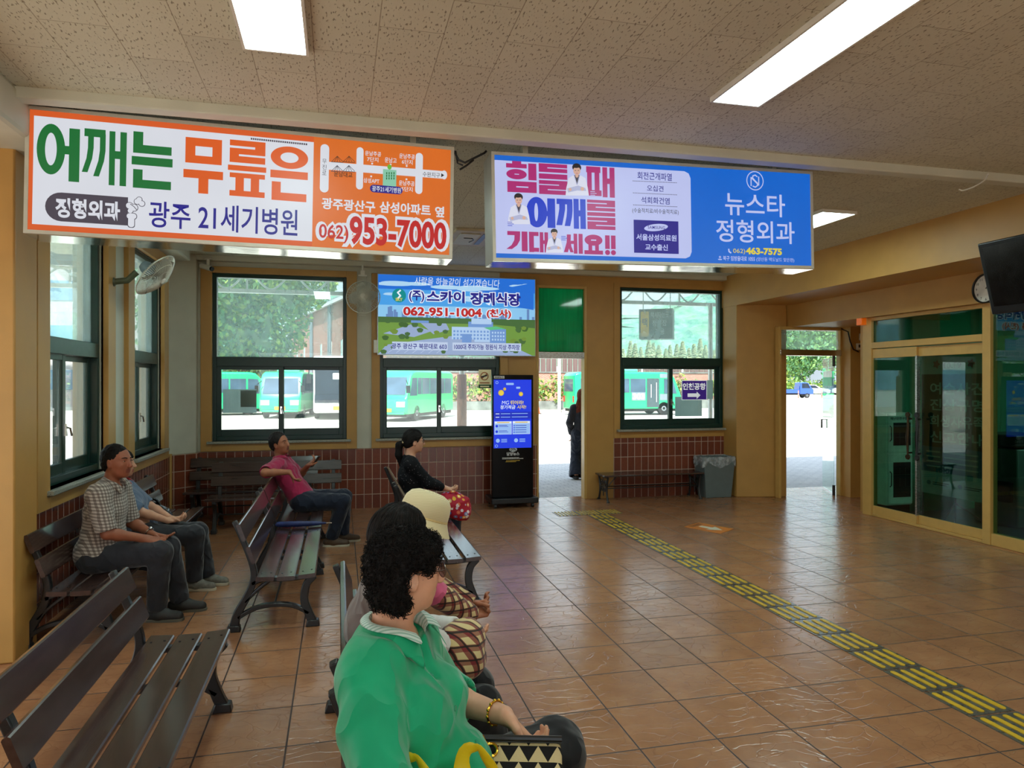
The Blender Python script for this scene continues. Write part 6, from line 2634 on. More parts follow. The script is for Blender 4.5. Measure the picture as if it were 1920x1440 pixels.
        ho = root.children[-1] if False else [c for c in root.children if c.name.startswith('hair')][-1]
        strands(ho, 900, 0.07, lambda p_: V3(0, 0, -1) + 0.5 * nrm_(p_ - HPt(0.06, 0, 0.12)), m_hair_grey_sheen)  # sheen put into the lighter colour of these locks
    elif hk == 'long':
        a = HPt(-0.06, 0, 0.0)
        hp += [ell(HPt(-0.05, 0, -0.02), V3(0.07, 0.088, 0.10) * s, Fh, 0.03), ell(HPt(-0.085, 0, -0.16), V3(0.055, 0.115, 0.16) * s, Fh, 0.04), ell(HPt(-0.095, 0, -0.28), V3(0.045, 0.125, 0.15) * s, Fh, 0.04)]
        cut = [ell(HPt(0.115, 0, -0.040), V3(0.09, 0.12, 0.10) * s, Fh, 0.01, -1)]
        sdf_obj('hair', hp + cut, 0.007, hm, root, folds=0.004, ffreq=30, fstretch=(1, 1, 0.15), seed=5)
    s = sb_
    # ---- upper dress
    pad = q.get('pad', 0.016)
    ncut = cap(P3 + Tc @ V3(0.012, 0, 0.015) * s, hc + Fh @ V3(0.02, 0, -0.05) * s, 0.066 * s, 0.075 * s, 0.012, -1)
    vneck = [cap(P3 + Tc @ V3(0.075, 0, -0.01) * s, P3 + Tc @ V3(0.115, 0, -0.10) * s, 0.030 * s, 0.008 * s, 0.012, -1)] if q.get('vneck') else []
    top = grow(torso, pad)
    hem = q.get('hem', 0.0)
    if hem:
        top.append(ell(P0 + V3(0.01, 0, 0.02), V3(0.150, 0.185 * wd, 0.12) * s, T_, 0.05))
    ends, sleeves = [], {}
    for sd in (-1, 1):
        el, w, *_ = arms[sd]
        kind = q.get('sleeve', 'half')
        if q.get('sleeve' + ('R' if sd < 0 else 'L')):
            kind = q['sleeve' + ('R' if sd < 0 else 'L')]
        sl = q.get('slr', 0.020)
        if kind == 'half':
            e_ = SH[sd] + (el - SH[sd]) * 0.86
            sleeves[sd] = [cap(SH[sd], e_, 0.050 * s + sl, 0.042 * s + sl, 0.04)]
            ends.append(cap(e_ + (el - SH[sd]) * 0.02, el + (el - SH[sd]) * 0.25, 0.042 * s + sl - 0.013, 0.05 * s + sl + 0.02, 0.004, -1))
        elif kind == 'elbow':
            e_ = el + (w - el) * 0.22
            sleeves[sd] = [cap(SH[sd], el, 0.052 * s + sl, 0.046 * s + sl * 1.2, 0.04), cap(el, e_, 0.046 * s + sl * 1.2, 0.044 * s + sl, 0.03)]
            ends.append(cap(e_ + nrm_(w - el) * 0.012, e_ + nrm_(w - el) * 0.10, 0.044 * s + sl - 0.013, 0.06 * s + sl + 0.03, 0.004, -1))
        else:
            e_ = el + (w - el) * q.get('cuff', 0.93)
            sleeves[sd] = [cap(SH[sd], el, 0.050 * s + sl, 0.040 * s + sl, 0.04), cap(el, e_, 0.040 * s + sl, 0.027 * s + sl, 0.03)]
            ends.append(cap(e_ + (w - el) * 0.03, e_ + nrm_(w - el) * 0.10, 0.027 * s + sl - 0.014, 0.03 * s + sl + 0.02, 0.004, -1))
    hs_ = q.get('hs', h)
    fo = q.get('folds', 0.004)
    if q.get('sleevemat'):
        ups = [sleeves[-1][0], sleeves[1][0]]
        sdf_obj(q.get('topname', 'shirt'), top + ups + [ncut] + vneck, hs_, q['top'], root, folds=fo, ffreq=12, fstretch=(1, 1, 0.7), seed=q.get('seed', 1))
        for sd in (-1, 1):
            sdf_obj('sleeve', grow(sleeves[sd][1:], 0.003) + [ends[0 if sd < 0 else 1]], hs_, q['sleevemat'], root, folds=fo, ffreq=16, seed=q.get('seed', 1) + 4)
    else:
        sdf_obj(q.get('topname', 'shirt'), top + sleeves[-1] + sleeves[1] + [ncut] + vneck + ends, hs_, q['top'], root, folds=fo, ffreq=q.get('ffreq', 12), fstretch=(1, 1, 0.7), seed=q.get('seed', 1))
    # ---- trousers and shoes
    tr = grow(torso[:1], 0.014)
    lp = q.get('legpad', 0.014)
    for sd in (-1, 1):
        kn, an, fd = legs[sd]
        e_ = kn + (an - kn) * 0.94
        tr += [cap(HP[sd], kn, 0.090 * s + lp, 0.062 * s + lp, 0.05), cap(kn, e_, 0.061 * s + lp, (0.044 * s + lp * 1.2) * q.get('flare', 1.0), 0.03)]
    for sd in (-1, 1):
        kn, an, fd = legs[sd]
        e_ = kn + (an - kn) * 0.94
        rr_ = (0.044 * s + lp * 1.2) * q.get('flare', 1.0)
        tr.append(cap(e_ + nrm_(an - kn) * (rr_ * 0.3), an + nrm_(an - kn) * 0.10, rr_ - 0.014, rr_ + 0.04, 0.004, -1))
    sdf_obj('trousers', tr, q.get('ht', h), q['bottom'], root, folds=q.get('tfolds', 0.004), ffreq=13, seed=q.get('seed', 1) + 7)
    for sd in (-1, 1):
        kn, an, fd = legs[sd]
        ft = V3(an[0], an[1], an[2] - 0.048 * s)
        up = V3(0, 0, 1)
        b_ = ft
        sh = [cap(b_ - fd * 0.045 * s + up * 0.012, b_ + fd * 0.03 * s + up * 0.018, 0.044 * s, 0.046 * s, 0.03), cap(b_ + fd * 0.03 * s + up * 0.006, b_ + fd * 0.155 * s - up * 0.004, 0.046 * s, 0.036 * s, 0.04)]
        sh.append(cap(ft + up * 0.09 * s, ft + up * 0.16 * s, 0.040 * s, 0.05 * s, 0.008, -1))
        so = sdf_obj('shoe', sh, 0.006, q.get('shoe', m_shoe), root)
        b = MB()
        side = nrm_(np.cross(up, fd))
        poly = []
        for t, wv in ((-0.09, 0.028), (-0.05, 0.041), (0.03, 0.044), (0.11, 0.047), (0.16, 0.040), (0.192, 0.018)):
            poly.append((t, wv))
        pts = [(t, w_) for t, w_ in poly] + [(t, -w_) for t, w_ in reversed(poly)]
        z0, z1 = ft[2] - 0.042 * s, ft[2] - 0.016 * s
        vs = [ft[:2] + fd[:2] * t * s + side[:2] * w_ * s for t, w_ in pts]
        n_ = len(vs)
        b.add([(v[0], v[1], z0) for v in vs] + [(v[0], v[1], z1) for v in vs], [tuple(range(n_ - 1, -1, -1)), tuple(range(n_, 2 * n_))] + [(i, (i + 1) % n_, (i + 1) % n_ + n_, i + n_) for i in range(n_)])
        b.build('sole', q.get('sole', m_sole), so, bevel=0.004)
    J = dict(P0=P0, P1=P1, P2=P2, P3=P3, T=T_, Tc=Tc, Tm=Tm, hc=hc, F=Fh, NK=NK, SH=SH, HP=HP, arms=arms, legs=legs, s=s, HPt=HPt, root=root)
    return root, J


m_shoe = M('shoe_dark', (42, 40, 38), 0.6, var=0.3, nscale=25)
m_shoe_grey = M('shoe_grey', (120, 116, 106), 0.7, var=0.3, nscale=30)
m_shoe_brown = M('shoe_brown', (84, 62, 44), 0.6, var=0.25)
m_sole = M('sole_grey', (92, 88, 76), 0.7)
m_sole_w = M('sole_pale', (196, 186, 164), 0.7)
m_pants_black = cloth_mat('trousers_black', (24, 24, 27))
m_pants_char = cloth_mat('trousers_charcoal', (44, 44, 50))
m_pants_navy = cloth_mat('trousers_navy', (28, 34, 50))
DN = (0, 0, -1)
FW = (1, 0, 0)


def glasses(J, mat, lensmat, y0=0.034):
    s, HPt = J['s'], J['HPt']
    root = J['root']
    g = thing  # parts go straight under the person
    b = MB()
    for y in (-1, 1):
        ring = [HPt(0.103 - 0.004 * math.cos(t) ** 2 * 0 - abs(0.022 * math.cos(t)) * 0.12, y * y0 + 0.024 * math.cos(t), 0.008 + 0.020 * math.sin(t)) for t in np.linspace(0, 2 * PI, 25)]
        b.tube(ring, 0.0014, 6, caps=False)
        b.tube([HPt(0.098, y * 0.058, 0.014), HPt(0.06, y * 0.077, 0.014), HPt(-0.004, y * 0.083, 0.012), HPt(-0.02, y * 0.083, -0.006)], 0.0016, 6)
    b.tube([HPt(0.103, -0.011, 0.012), HPt(0.108, 0, 0.015), HPt(0.103, 0.011, 0.012)], 0.0014, 6)
    gl = b.build('glasses', mat, root)
    for y in (-1, 1):
        b = MB()
        pts = [HPt(0.1028, y * y0 + 0.023 * math.cos(t), 0.008 + 0.019 * math.sin(t)) for t in np.linspace(0, 2 * PI, 20, endpoint=False)]
        pt2 = [HPt(0.1040, y * y0 + 0.023 * math.cos(t), 0.008 + 0.019 * math.sin(t)) for t in np.linspace(0, 2 * PI, 20, endpoint=False)]
        b.add(pts + pt2, [tuple(range(20)), tuple(range(39, 19, -1))] + [(i, (i + 1) % 20, (i + 1) % 20 + 20, i + 20) for i in range(20)])
        b.build('lens', lensmat, gl)
    return gl


def collar(J, mat, name='collar', lift=0.030, rise=0.042, fall=0.052, gap=24, point=0.03, r=0.068, tilt=8):
    """turned-down shirt collar: stand and fall round the neck with two points at the front"""
    s, P3, Tc = J['s'], J['P3'], J['Tc'] @ RY(tilt)
    N = 36
    ins, top, low = [], [], []
    for i in range(N + 1):
        a = R(gap) + (2 * PI - 2 * R(gap)) * i / N
        front = max(0.0, math.cos(a)) ** 3
        rr = r * (1 + 0.10 * math.cos(a))
        e = abs(i / N - 0.5) * 2
        pf = max(0, (e - 0.80) / 0.20)
        c, sn = math.cos(a), math.sin(a)
        ins.append((rr * c * 0.98 + 0.012, rr * sn * 0.98, -0.012 - 0.02 * front))
        top.append((rr * c + 0.010, rr * sn, rise * (1 - 0.75 * front)))
        low.append(((rr + 0.028 + 0.012 * front) * c + 0.012 + point * pf * 0.5, (rr + 0.028) * sn * (1 + 0.25 * pf), rise - fall - 0.028 * front - point * pf))
    b = MB()
    vs = []
    for L in (ins, top, low):
        vs += [P3 + Tc @ ((np.array(p) + (0, 0, lift)) * s) for p in L]
    m_ = N + 1
    b.add(vs, [(j * m_ + i, j * m_ + i + 1, (j + 1) * m_ + i + 1, (j + 1) * m_ + i) for j in range(2) for i in range(N)])
    o = b.build(name, mat, J['root'], smooth=60)
    md = o.modifiers.new('solid', 'SOLIDIFY')
    md.thickness = 0.004
    md.offset = 0
    md2 = o.modifiers.new('sub', 'SUBSURF')
    md2.levels = md2.render_levels = 1
    return o


def buttons(J, n, z0, z1, mat, x=0.135, drop=0.0):
    s = J['s']
    for i in range(n):
        t = i / max(1, n - 1)
        base = J['P3'] + (J['P0'] - J['P3']) * (z0 + (z1 - z0) * t)
        yield base, t


# ---- 1. woman in the green shirt
m_greenshirt = cloth_mat('shirt_green', (8, 164, 114), 0.08, 0.55, 500, 0.3)
m_greentrim = grid_cloth('collar_lining_stripe', (206, 222, 214), [((0, 1, 0.3), 0.012, 0.005, (120, 170, 150), 0.7, 0)])
r1, J1 = person('person in a bright green shirt with curly black hair and glasses on the nearest bench', (0.115, 1.87, 0), 0, dict(
    hd=0.89, s=1.05, h=0.0045, hs=0.0055, female=True, belly=0.045, width=0.80, tyaw=-30, lean=-20, slump=14, hyaw=44, hpitch=5, hroll=0,
    hip=(0.125, 0, 0.56), calf=0.48, hands=0.94,
    armR=((0.20, -0.19, 0.69), (0.8, 0.3, -0.3), (0.2, -0.3, 0.9), (-0.45, -0.8, -0.5), 20),
    armL=((0.345, 0.095, 0.80), (0.62, -0.40, -0.60), (0.55, 0.35, 0.75), (-0.1, 0.8, -0.6), 34),
    legR=((0.60, -0.10, 0.085), (1, 0, 0.4), FW), legL=((0.62, 0.38, 0.085), (1, 0.4, 0.5), (1, 0.2, 0)),
    hair='curly', top=m_greenshirt, sleeve='elbow', slr=0.022, pad=0.022, folds=0.014, ffreq=9, hem=1, vneck=True, bottom=m_pants_black, legpad=0.03, tfolds=0.010, seed=3))
glasses(J1, M('glasses_metal', (120, 110, 104), 0.25, 0.9), glass_mat('spectacle_lens', (0.62, 0.58, 0.66)))
collar(J1, m_greenshirt, gap=30, fall=0.062, point=0.040, r=0.080)
collar(J1, m_greentrim, 'collar_lining', rise=0.036, fall=0.02, gap=26, point=0.012, r=0.071)
s_ = J1['s']
from mathutils.bvhtree import BVHTree
sm_ = [c for c in r1.children if c.name.startswith('shirt')][0].data
bvh = BVHTree.FromPolygons([v.co for v in sm_.vertices], [tuple(f.vertices) for f in sm_.polygons])
for t in (0.22, 0.40, 0.58, 0.76, 0.92):
    o_ = Vector(J1['P3'] + (J1['P0'] - J1['P3']) * t)
    fw = Vector(J1['Tm'] @ V3(1, 0.02, 0))
    hit = bvh.ray_cast(o_ + fw * 0.5, -fw)
    if hit[0] is None:
        continue
    b = MB()
    nn_ = hit[1] if hit[1].dot(fw) > 0 else -hit[1]
    M4 = nn_.to_track_quat('Z', 'Y').to_matrix().to_4x4()
    M4.translation = hit[0]
    b.lathe([(0, -0.002), (0.0075, -0.002), (0.0075, 0.003), (0.005, 0.0025), (0, 0.0025)], n=14, M=M4)
    b.build('button', M('button_green', (60, 160, 126), 0.25), r1)
# bracelet and ring on the left hand
el, w, d, n, _ = J1['arms'][1]
fa = nrm_(w - el)
u = nrm_(np.cross(fa, V3(0, 0, 1)))
v = np.cross(fa, u)
c = w - fa * 0.035
b = MB()
b.tube([c + 0.033 * (u * math.cos(t) + v * math.sin(t)) for t in np.linspace(0, 2 * PI, 25)], 0.0035, 6, caps=False)
for t in np.linspace(0, 2 * PI, 13)[:-1]:
    b.ball(c + 0.034 * (u * math.cos(t) + v * math.sin(t)), 0.0052, 8)
b.build('bracelet', M('gold', (224, 172, 60), 0.2, 1.0), r1)
dn = nrm_(d)
nn_ = nrm_(n - dn * (n @ dn))
th = -np.cross(nn_, dn)
c = w + (dn * 0.103 - th * 0.012) * s_
b = MB()
b.tube([c + 0.0118 * (th * math.cos(t) + nn_ * math.sin(t)) for t in np.linspace(0, 2 * PI, 17)], 0.002, 6, caps=False)
for k_ in (-1, 0, 1):
    b.ball(c + nn_ * 0.014 + th * 0.005 * k_, 0.0042, 8)
b.build('ring', M('gold', (224, 172, 60), 0.2, 1.0), r1)

# ---- 2. woman with dark hair and taupe top
m_taupe = cloth_mat('top_taupe', (112, 98, 94))
m_whitecloth = cloth_mat('sleeve_white', (226, 224, 220))
m_plaid = grid_cloth('plaid_red_cream', (214, 192, 140), [((0.7, 0.7, 0.1), 0.046, 0.022, (122, 26, 40), 0.85, 0), ((0, 0.1, 1), 0.046, 0.022, (122, 26, 40), 0.75, 0.2), ((0.7, 0.7, 0.1), 0.046, 0.006, (30, 34, 30), 0.9, 0.7), ((0, 0.1, 1), 0.046, 0.006, (30, 34, 30), 0.9, 0.9)])
r2, J2 = person('person with short dark hair and taupe top sitting just behind the person in green', (0.13, 2.80, 0), 0, dict(
    s=0.97, female=True, tyaw=-4, lean=0, slump=14, hyaw=14, hpitch=6, hip=(0, 0, 0.505),
    armR=((0.25, -0.10, 0.76), (0.8, 0.5, -0.4), (0.2, -0.5, 0.8), (-0.5, -0.7, -0.6), 30),
    armL=((0.33, 0.06, 0.74), (0.9, -0.4, -0.2), (0.1, 0.5, 0.8), (-0.4, 0.7, -0.6), 25),
    legR=((0.52, -0.06, 0.085), (1, 0, 0.4), FW), legL=((0.50, 0.14, 0.085), (1, 0, 0.4), FW),
    hair='bob', hairmat=m_hair, hairgrow=0.018, top=m_taupe, sleevemat=m_whitecloth, sleeve='long', slr=0.024, pad=0.020, folds=0.005, bottom=m_pants_black, legpad=0.02, seed=8, topname='vest', lean_=0))
b = MB()
b.box(-0.012, 0.012, -0.005, 0.005, -0.018, 0.018)
o = b.build('hair_clip', M('clip_pale_blue', (160, 190, 200), 0.3), r2, bevel=0.003)
o.location = J2['HPt'](-0.02, -0.098, -0.02)

# ---- 3. woman in the beige bucket hat
m_pink = cloth_mat('scarf_pink', (214, 96, 132))
r3, J3 = person('person in a beige bucket hat and pink collar leaning forward behind the dark-haired person', (0.22, 3.48, 0), 0, dict(
    s=0.88, female=True, tyaw=0, lean=7, slump=14, hyaw=8, hpitch=20, hip=(0, 0, 0.50),
    armR=((0.42, -0.03, 0.60), (0.9, 0.35, 0.05), (0.0, -0.5, 0.85), (-0.3, -0.8, -0.5), 58),
    armL=((0.43, 0.05, 0.63), (0.9, -0.3, 0.1), (0.0, 0.5, 0.85), (-0.3, 0.8, -0.5), 58),
    legR=((0.50, -0.06, 0.085), (1, 0, 0.4), FW), legL=((0.48, 0.12, 0.085), (1, 0, 0.4), FW),
    hair='bob', hairmat=m_hair_grey_sheen, hairgrow=0.006, skin=m_skin_tan, lips=m_lip_t, top=m_pink, sleevemat=m_plaid, sleeve='long', slr=0.022, cuff=0.95, pad=0.016, bottom=m_pants_black, seed=12))
m_straw = grid_cloth('hat_beige', (224, 208, 166), [((0, 0, 1), 0.0065, 0.0022, (184, 164, 120), 0.5, 0)], 0.9)
b = MB()
Hm = Matrix([list(J3['F'][i]) + [0] for i in range(3)] + [[0, 0, 0, 1]])
Hm.translation = Vector(J3['HPt'](-0.006, 0, 0.030))
prof = [(0.150, -0.052), (0.146, -0.044), (0.130, -0.018), (0.119, 0.006), (0.115, 0.012), (0.117, 0.017), (0.116, 0.050), (0.110, 0.085), (0.092, 0.112), (0.060, 0.126), (0.012, 0.131)]
prof = [(r_ * 1.06, z_ * 1.05) for r_, z_ in prof]
b.lathe(prof + [(0.0, 0.128)], n=48, M=Hm)
hat = b.build('hat', m_straw, None)
hat.parent = r3
b = MB()
b.lathe([(0.1235, 0.004), (0.1265, 0.010), (0.1235, 0.019)], n=48, M=Hm)
o = b.build('hat_band', M('hat_band_tan', (206, 178, 122), 0.8), hat)

# ---- 4. woman with the ponytail
m_speck = grid_cloth('blouse_black_speckled', (18, 18, 22), [])
m2, nt, out = new_mat('blouse_black_dots')
k = NT(nt)
vo = k.n('ShaderNodeTexVoronoi')
k.l(k.coord(), vo.inputs['Vector'])
vo.inputs['Scale'].default_value = 42
k.bsdf(out, k.mix(k.rng(vo.outputs['Distance'], 0.12, 0.2, 1, 0), lin((18, 18, 22)), lin((120, 116, 120))), 0.8, 0, None, 0.2)
m_speck = m2
r4, J4 = person('person with a black ponytail and black speckled blouse on the farther middle bench', (0.74, 7.30, 0), 0, dict(
    s=0.98, h=0.008, female=True, tyaw=0, lean=-8, slump=10, hyaw=2, hpitch=2, hip=(0, 0, 0.50),
    armR=((0.34, -0.02, 0.66), (0.8, 0.5, -0.2), (0.1, -0.4, 0.9), (-0.3, -0.7, -0.6), 25),
    armL=((0.34, 0.06, 0.66), (0.8, -0.4, -0.2), (0.1, 0.4, 0.9), (-0.3, 0.7, -0.6), 25),
    legR=((0.42, -0.08, 0.085), (1, 0, 0.4), FW), legL=((0.44, 0.10, 0.085), (1, 0, 0.4), FW),
    hair='pony', top=m_speck, sleeve='long', cuff=0.7, slr=0.018, bottom=m_pants_navy, seed=15))
glasses(J4, M('glasses_dark', (50, 36, 34), 0.3), glass_mat('spectacle_lens_clear', (0.85, 0.86, 0.88)))

# ---- 5. man in the magenta shirt, leaning back
m_magenta = cloth_mat('shirt_magenta', (166, 34, 76))
r5, J5 = person('person in a magenta polo shirt leaning back on the bench with a phone', (-0.38, 7.92, 0), 0, dict(
    s=1.0, h=0.008, hs=0.007, tyaw=-10, lean=-36, slump=14, hyaw=-22, hpitch=-4, hroll=10, hip=(0, 0, 0.50), jaw=1.05,
    armR=((-0.12, -0.30, 0.84), (0.55, -0.2, -0.75), (0.75, 0.1, 0.5), (-0.9, -0.5, 0.0), 22),
    armL=((0.05, 0.18, 0.85), (0.6, -0.2, 0.6), (-0.7, -0.2, 0.6), (-0.2, 0.8, -0.6), 30),
    legR=((0.30, -0.08, 0.085), (1, -0.1, 0.5), (1, -0.15, 0)), legL=((0.42, 0.12, 0.085), (1, 0, 0.5), (1, 0, 0)),
    hair='short', hairmat=m_hair_grey_sheen, recede=0.02, skin=m_skin_tan, lips=m_lip_t, top=m_magenta, sleeve='half', slr=0.026, pad=0.018, folds=0.006, bottom=m_pants_navy, legpad=0.02, shoe=m_shoe_brown, sole=m_sole_w, seed=21))
collar(J5, m_magenta, gap=32, point=0.02, r=0.070)

# ---- 6. man in the checked shirt
m_check = grid_cloth('shirt_brown_check', (196, 186, 176), [((0.65, 0.75, 0.1), 0.023, 0.0115, (78, 62, 58), 0.6, 0), ((0.05, 0, 1), 0.023, 0.0115, (78, 62, 58), 0.6, 0.3)])
r6, J6 = person('person in a checked short-sleeved shirt sitting by the side window', (-1.71, 5.74, 0), 0, dict(
    s=1.02, h=0.006, hs=0.006, belly=0.01, width=1.04, tyaw=-8, lean=6, slump=8, hyaw=-16, hpitch=2, hip=(0, 0, 0.505), jaw=1.06,
    armR=((0.32, -0.09, 0.622), (0.85, 0.25, -0.25), (0.25, -0.2, 0.95), (-0.6, -0.6, -0.5), 14),
    armL=((0.34, 0.06, 0.62), (0.9, -0.1, -0.2), (0.25, 0.2, 0.95), (-0.5, 0.7, -0.5), 14),
    legR=((0.40, -0.06, 0.085), (1, 0, 0.4), (1, -0.2, 0)), legL=((0.52, 0.14, 0.085), (1, 0, 0.4), (1, -0.1, 0)),
    hair='short', hairmat=m_hair, recede=0.012, hairgrow=0.009, skin=m_skin_dark, lips=m_lip_t, top=m_check, sleeve='half', slr=0.026, pad=0.020, folds=0.005, hem=1, bottom=m_pants_char, legpad=0.02, shoe=m_shoe, seed=31))
collar(J6, m_check, gap=30, point=0.025, r=0.072)
el, w, d, n, _ = J6['arms'][1]
fa = nrm_(w - el)
u = nrm_(np.cross(fa, V3(0, 0, 1)))
v = np.cross(fa, u)
b = MB()
c = w - fa * 0.025
b.tube([c + 0.032 * (u * math.cos(t) + v * math.sin(t)) for t in np.linspace(0, 2 * PI, 25)], 0.006, 6, caps=False)
b.ball(c - v * 0.034 * (1 if v[2] < 0 else -1), 0.016, 10)
b.build('wristwatch', m_chrome, r6)

# ---- 7. person half hidden behind him
m_bluegrey = cloth_mat('shirt_blue_grey', (92, 108, 132))
r7, J7 = person('person in blue-grey shirt and red collar, half hidden behind the checked shirt', (-1.61, 6.48, 0), 0, dict(
    s=0.94, h=0.008, hs=0.008, female=True, tyaw=0, lean=-30, slump=12, hyaw=0, hpitch=0, hip=(0.02, 0, 0.49),
    armR=((0.21, -0.03, 0.60), (0.8, 0.4, 0.0), (0.1, -0.4, 0.9), (-0.3, -0.8, -0.5), 25),
    armL=((0.22, 0.05, 0.60), (0.8, -0.3, 0.0), (0.1, 0.4, 0.9), (-0.3, 0.8, -0.5), 25),
    legR=((0.42, -0.04, 0.085), (1, 0, 0.4), (1, -0.25, 0)), legL=((0.50, 0.10, 0.085), (1, 0, 0.4), (1, -0.2, 0)),
    hair='bob', hairmat=m_hair, top=m_bluegrey, sleeve='half', bottom=m_pants_char, legpad=0.02, shoe=m_shoe_grey, sole=m_sole_w, seed=41))
collar(J7, cloth_mat('scarf_red', (196, 30, 36)), 'scarf', gap=20, point=0.02, r=0.066)
for sd in (-1, 1):
    kn, an, fd = J7['legs'][sd]
    b = MB()
    b.tube([an + V3(0, 0, -0.02), an + V3(0, 0, 0.06)], [0.040, 0.044], 14)
    b.build('sock', m_whitecloth, r7)

# ---- 8. woman standing outside the doorway, seen from behind
m_darktop = cloth_mat('top_dark_grey', (46, 48, 58))
g_ = onz(1091, 899, -0.02)
r8, J8 = person('person with long red-brown hair in dark clothes standing outside the doorway', (g_.x, g_.y, -0.02), 78, dict(
    s=1.02, h=0.010, hs=0.009, female=True, width=0.92, tyaw=0, lean=0, slump=2, hyaw=0, hpitch=0, hip=(0, 0, 0.86),
    armR=((0.10, -0.19, 0.84), (0.2, 0.1, -1), (0, -1, 0), (-0.7, -0.5, 0), 25),
    armL=((0.10, 0.19, 0.84), (0.2, -0.1, -1), (0, 1, 0), (-0.7, 0.5, 0), 25),
    legR=((0.0, -0.10, 0.07), (1, 0, 0), FW), legL=((0.03, 0.10, 0.07), (1, 0, 0), FW),
    hair='long', hairmat=m_hair_red, top=m_darktop, sleeve='long', bottom=m_pants_navy, flare=1.9, legpad=0.022, tfolds=0.006, seed=51))

# ================================================================== things people hold or have beside them
def loop_handle(b, a, c, hgt, r, lean=(0, 0, 0), n=12, mat=None, flat=None):
    a, c = Vector(a), Vector(c)
    pts = []
    for i in range(n + 1):
        t = i / n
        p = a.lerp(c, t) + Vector((0, 0, hgt * math.sin(PI * t) ** 0.7)) + Vector(lean) * math.sin(PI * t)
        pts.append(p)
    b.tube(pts, r, 8, mat, flat=flat)


# patterned handbag on the lap of the woman in green
hb = (0.445, 1.80, 0.655)
root = thing('handbag', 'black and cream triangle patterned handbag on the lap of the person in green', 'bag', hb, rot=(R(-42), 0, R(-16)))
m, nt, out = new_mat('triangle_weave')
k = NT(nt)
x, y, z = k.sep(k.coord())
a = k.math('FRACT', k.math('DIVIDE', k.math('ADD', x, 1.0), 0.052))
c = k.math('FRACT', k.math('DIVIDE', k.math('ADD', z, 1.0), 0.040))
tri = k.math('LESS_THAN', k.math('ABSOLUTE', k.math('SUBTRACT', a, 0.5)), k.math('MULTIPLY', k.math('SUBTRACT', 1.0, c), 0.5))
k.bsdf(out, k.mix(tri, lin((26, 24, 24)), lin((206, 186, 140))), 0.75, 0, k.bump(k.noise(k.mapv(k.coord(), (150, 150, 300)), 1.0, 2), 0.4, 0.004), 0.2)
b = MB()
b.box(-0.13, 0.13, -0.045, 0.045, 0.0, 0.135)
b.build('body', m, root, bevel=0.02)
b = MB()
b.tube([(-0.13, -0.046, 0.138), (0.13, -0.046, 0.138)], 0.008, 8).tube([(-0.13, 0.046, 0.138), (0.13, 0.046, 0.138)], 0.008, 8).box(-0.128, 0.128, -0.044, 0.044, 0.128, 0.138)
b.build('top_trim', m_black, root)
m_gold = M('gold', (224, 172, 60), 0.2, 1.0)
b = MB()
b.tube([(-0.06 + 0.016 * math.cos(t), -0.055, 0.105 + 0.016 * math.sin(t)) for t in np.linspace(0, 2 * PI, 20)], 0.004, 8, caps=False)
b.tube([(-0.085, -0.055, 0.14), (-0.075, -0.056, 0.125), (-0.065, -0.056, 0.118)], 0.003, 6)
b.build('ring_charm', m_gold, root)

# yellow carrier bag with two loop handles
yb0 = (0.245, 1.68, 0.635)
root = thing('carrier_bag', 'yellow plastic carrier bag with two loop handles beside the person in green', 'bag', yb0)
m, nt, out = new_mat('yellow_plastic_film')
k = NT(nt)
bs = k.bsdf(None, k.mix(k.noise(k.coord(), 14, 3), lin((236, 206, 20)), lin((250, 230, 60))), 0.28, 0, k.bump(k.noise(k.coord(), 26, 3), 0.5, 0.01), 0.5)
tl = k.n('ShaderNodeBsdfTranslucent')
tl.inputs[0].default_value = lin((240, 214, 30))
mx = k.n('ShaderNodeMixShader')
mx.inputs[0].default_value = 0.35
k.l(bs, mx.inputs[1])
k.l(tl.outputs[0], mx.inputs[2])
k.l(mx.outputs[0], out.inputs[0])
m_ybag = m
pr_ = [ell((0, 0, 0.035), (0.15, 0.11, 0.085), None, 0.05), ell((-0.06, 0, 0.085), (0.07, 0.06, 0.06), None, 0.05), ell((0.07, 0, 0.085), (0.06, 0.06, 0.06), None, 0.05)]
sdf_obj('body', pr_, 0.006, m_ybag, root, folds=0.020, ffreq=15, seed=4)
for cx_, hg, wd_ in ((-0.075, 0.145, 0.035), (0.075, 0.15, 0.036)):
    b = MB()
    n_ = 22
    pts = []
    for i in range(n_ + 1):
        t = i / n_
        pts.append((cx_ + wd_ * math.cos(PI * (1 - t)) * (1.0 if t < .5 else 1.25) + 0.004 * math.sin(17 * t), 0.012 * math.sin(6 * t), 0.085 + hg * math.sin(PI * t) ** 0.7 + 0.003 * math.sin(23 * t)))
    b.tube(pts, [0.022 * (0.55 + 0.7 * abs(t - 0.5) * 2 + 0.10 * math.sin(19 * t)) for t in np.linspace(0, 1, n_ + 1)], 10, flat=0.32)
    o = b.build('handle', m_ybag, root)

# plaid cloth bag on the lap of the taupe woman
root = thing('plaid_bag', 'red and cream plaid cloth bundle on the lap of the person in taupe', 'bag', (0.46, 2.74, 0.60))
sdf_obj('body', [ell((0, 0, 0.085), (0.105, 0.12, 0.10), None, 0.04), ell((0.03, 0.03, 0.14), (0.07, 0.07, 0.05), None, 0.05)], 0.007, m_plaid, root, folds=0.024, ffreq=9, seed=6)

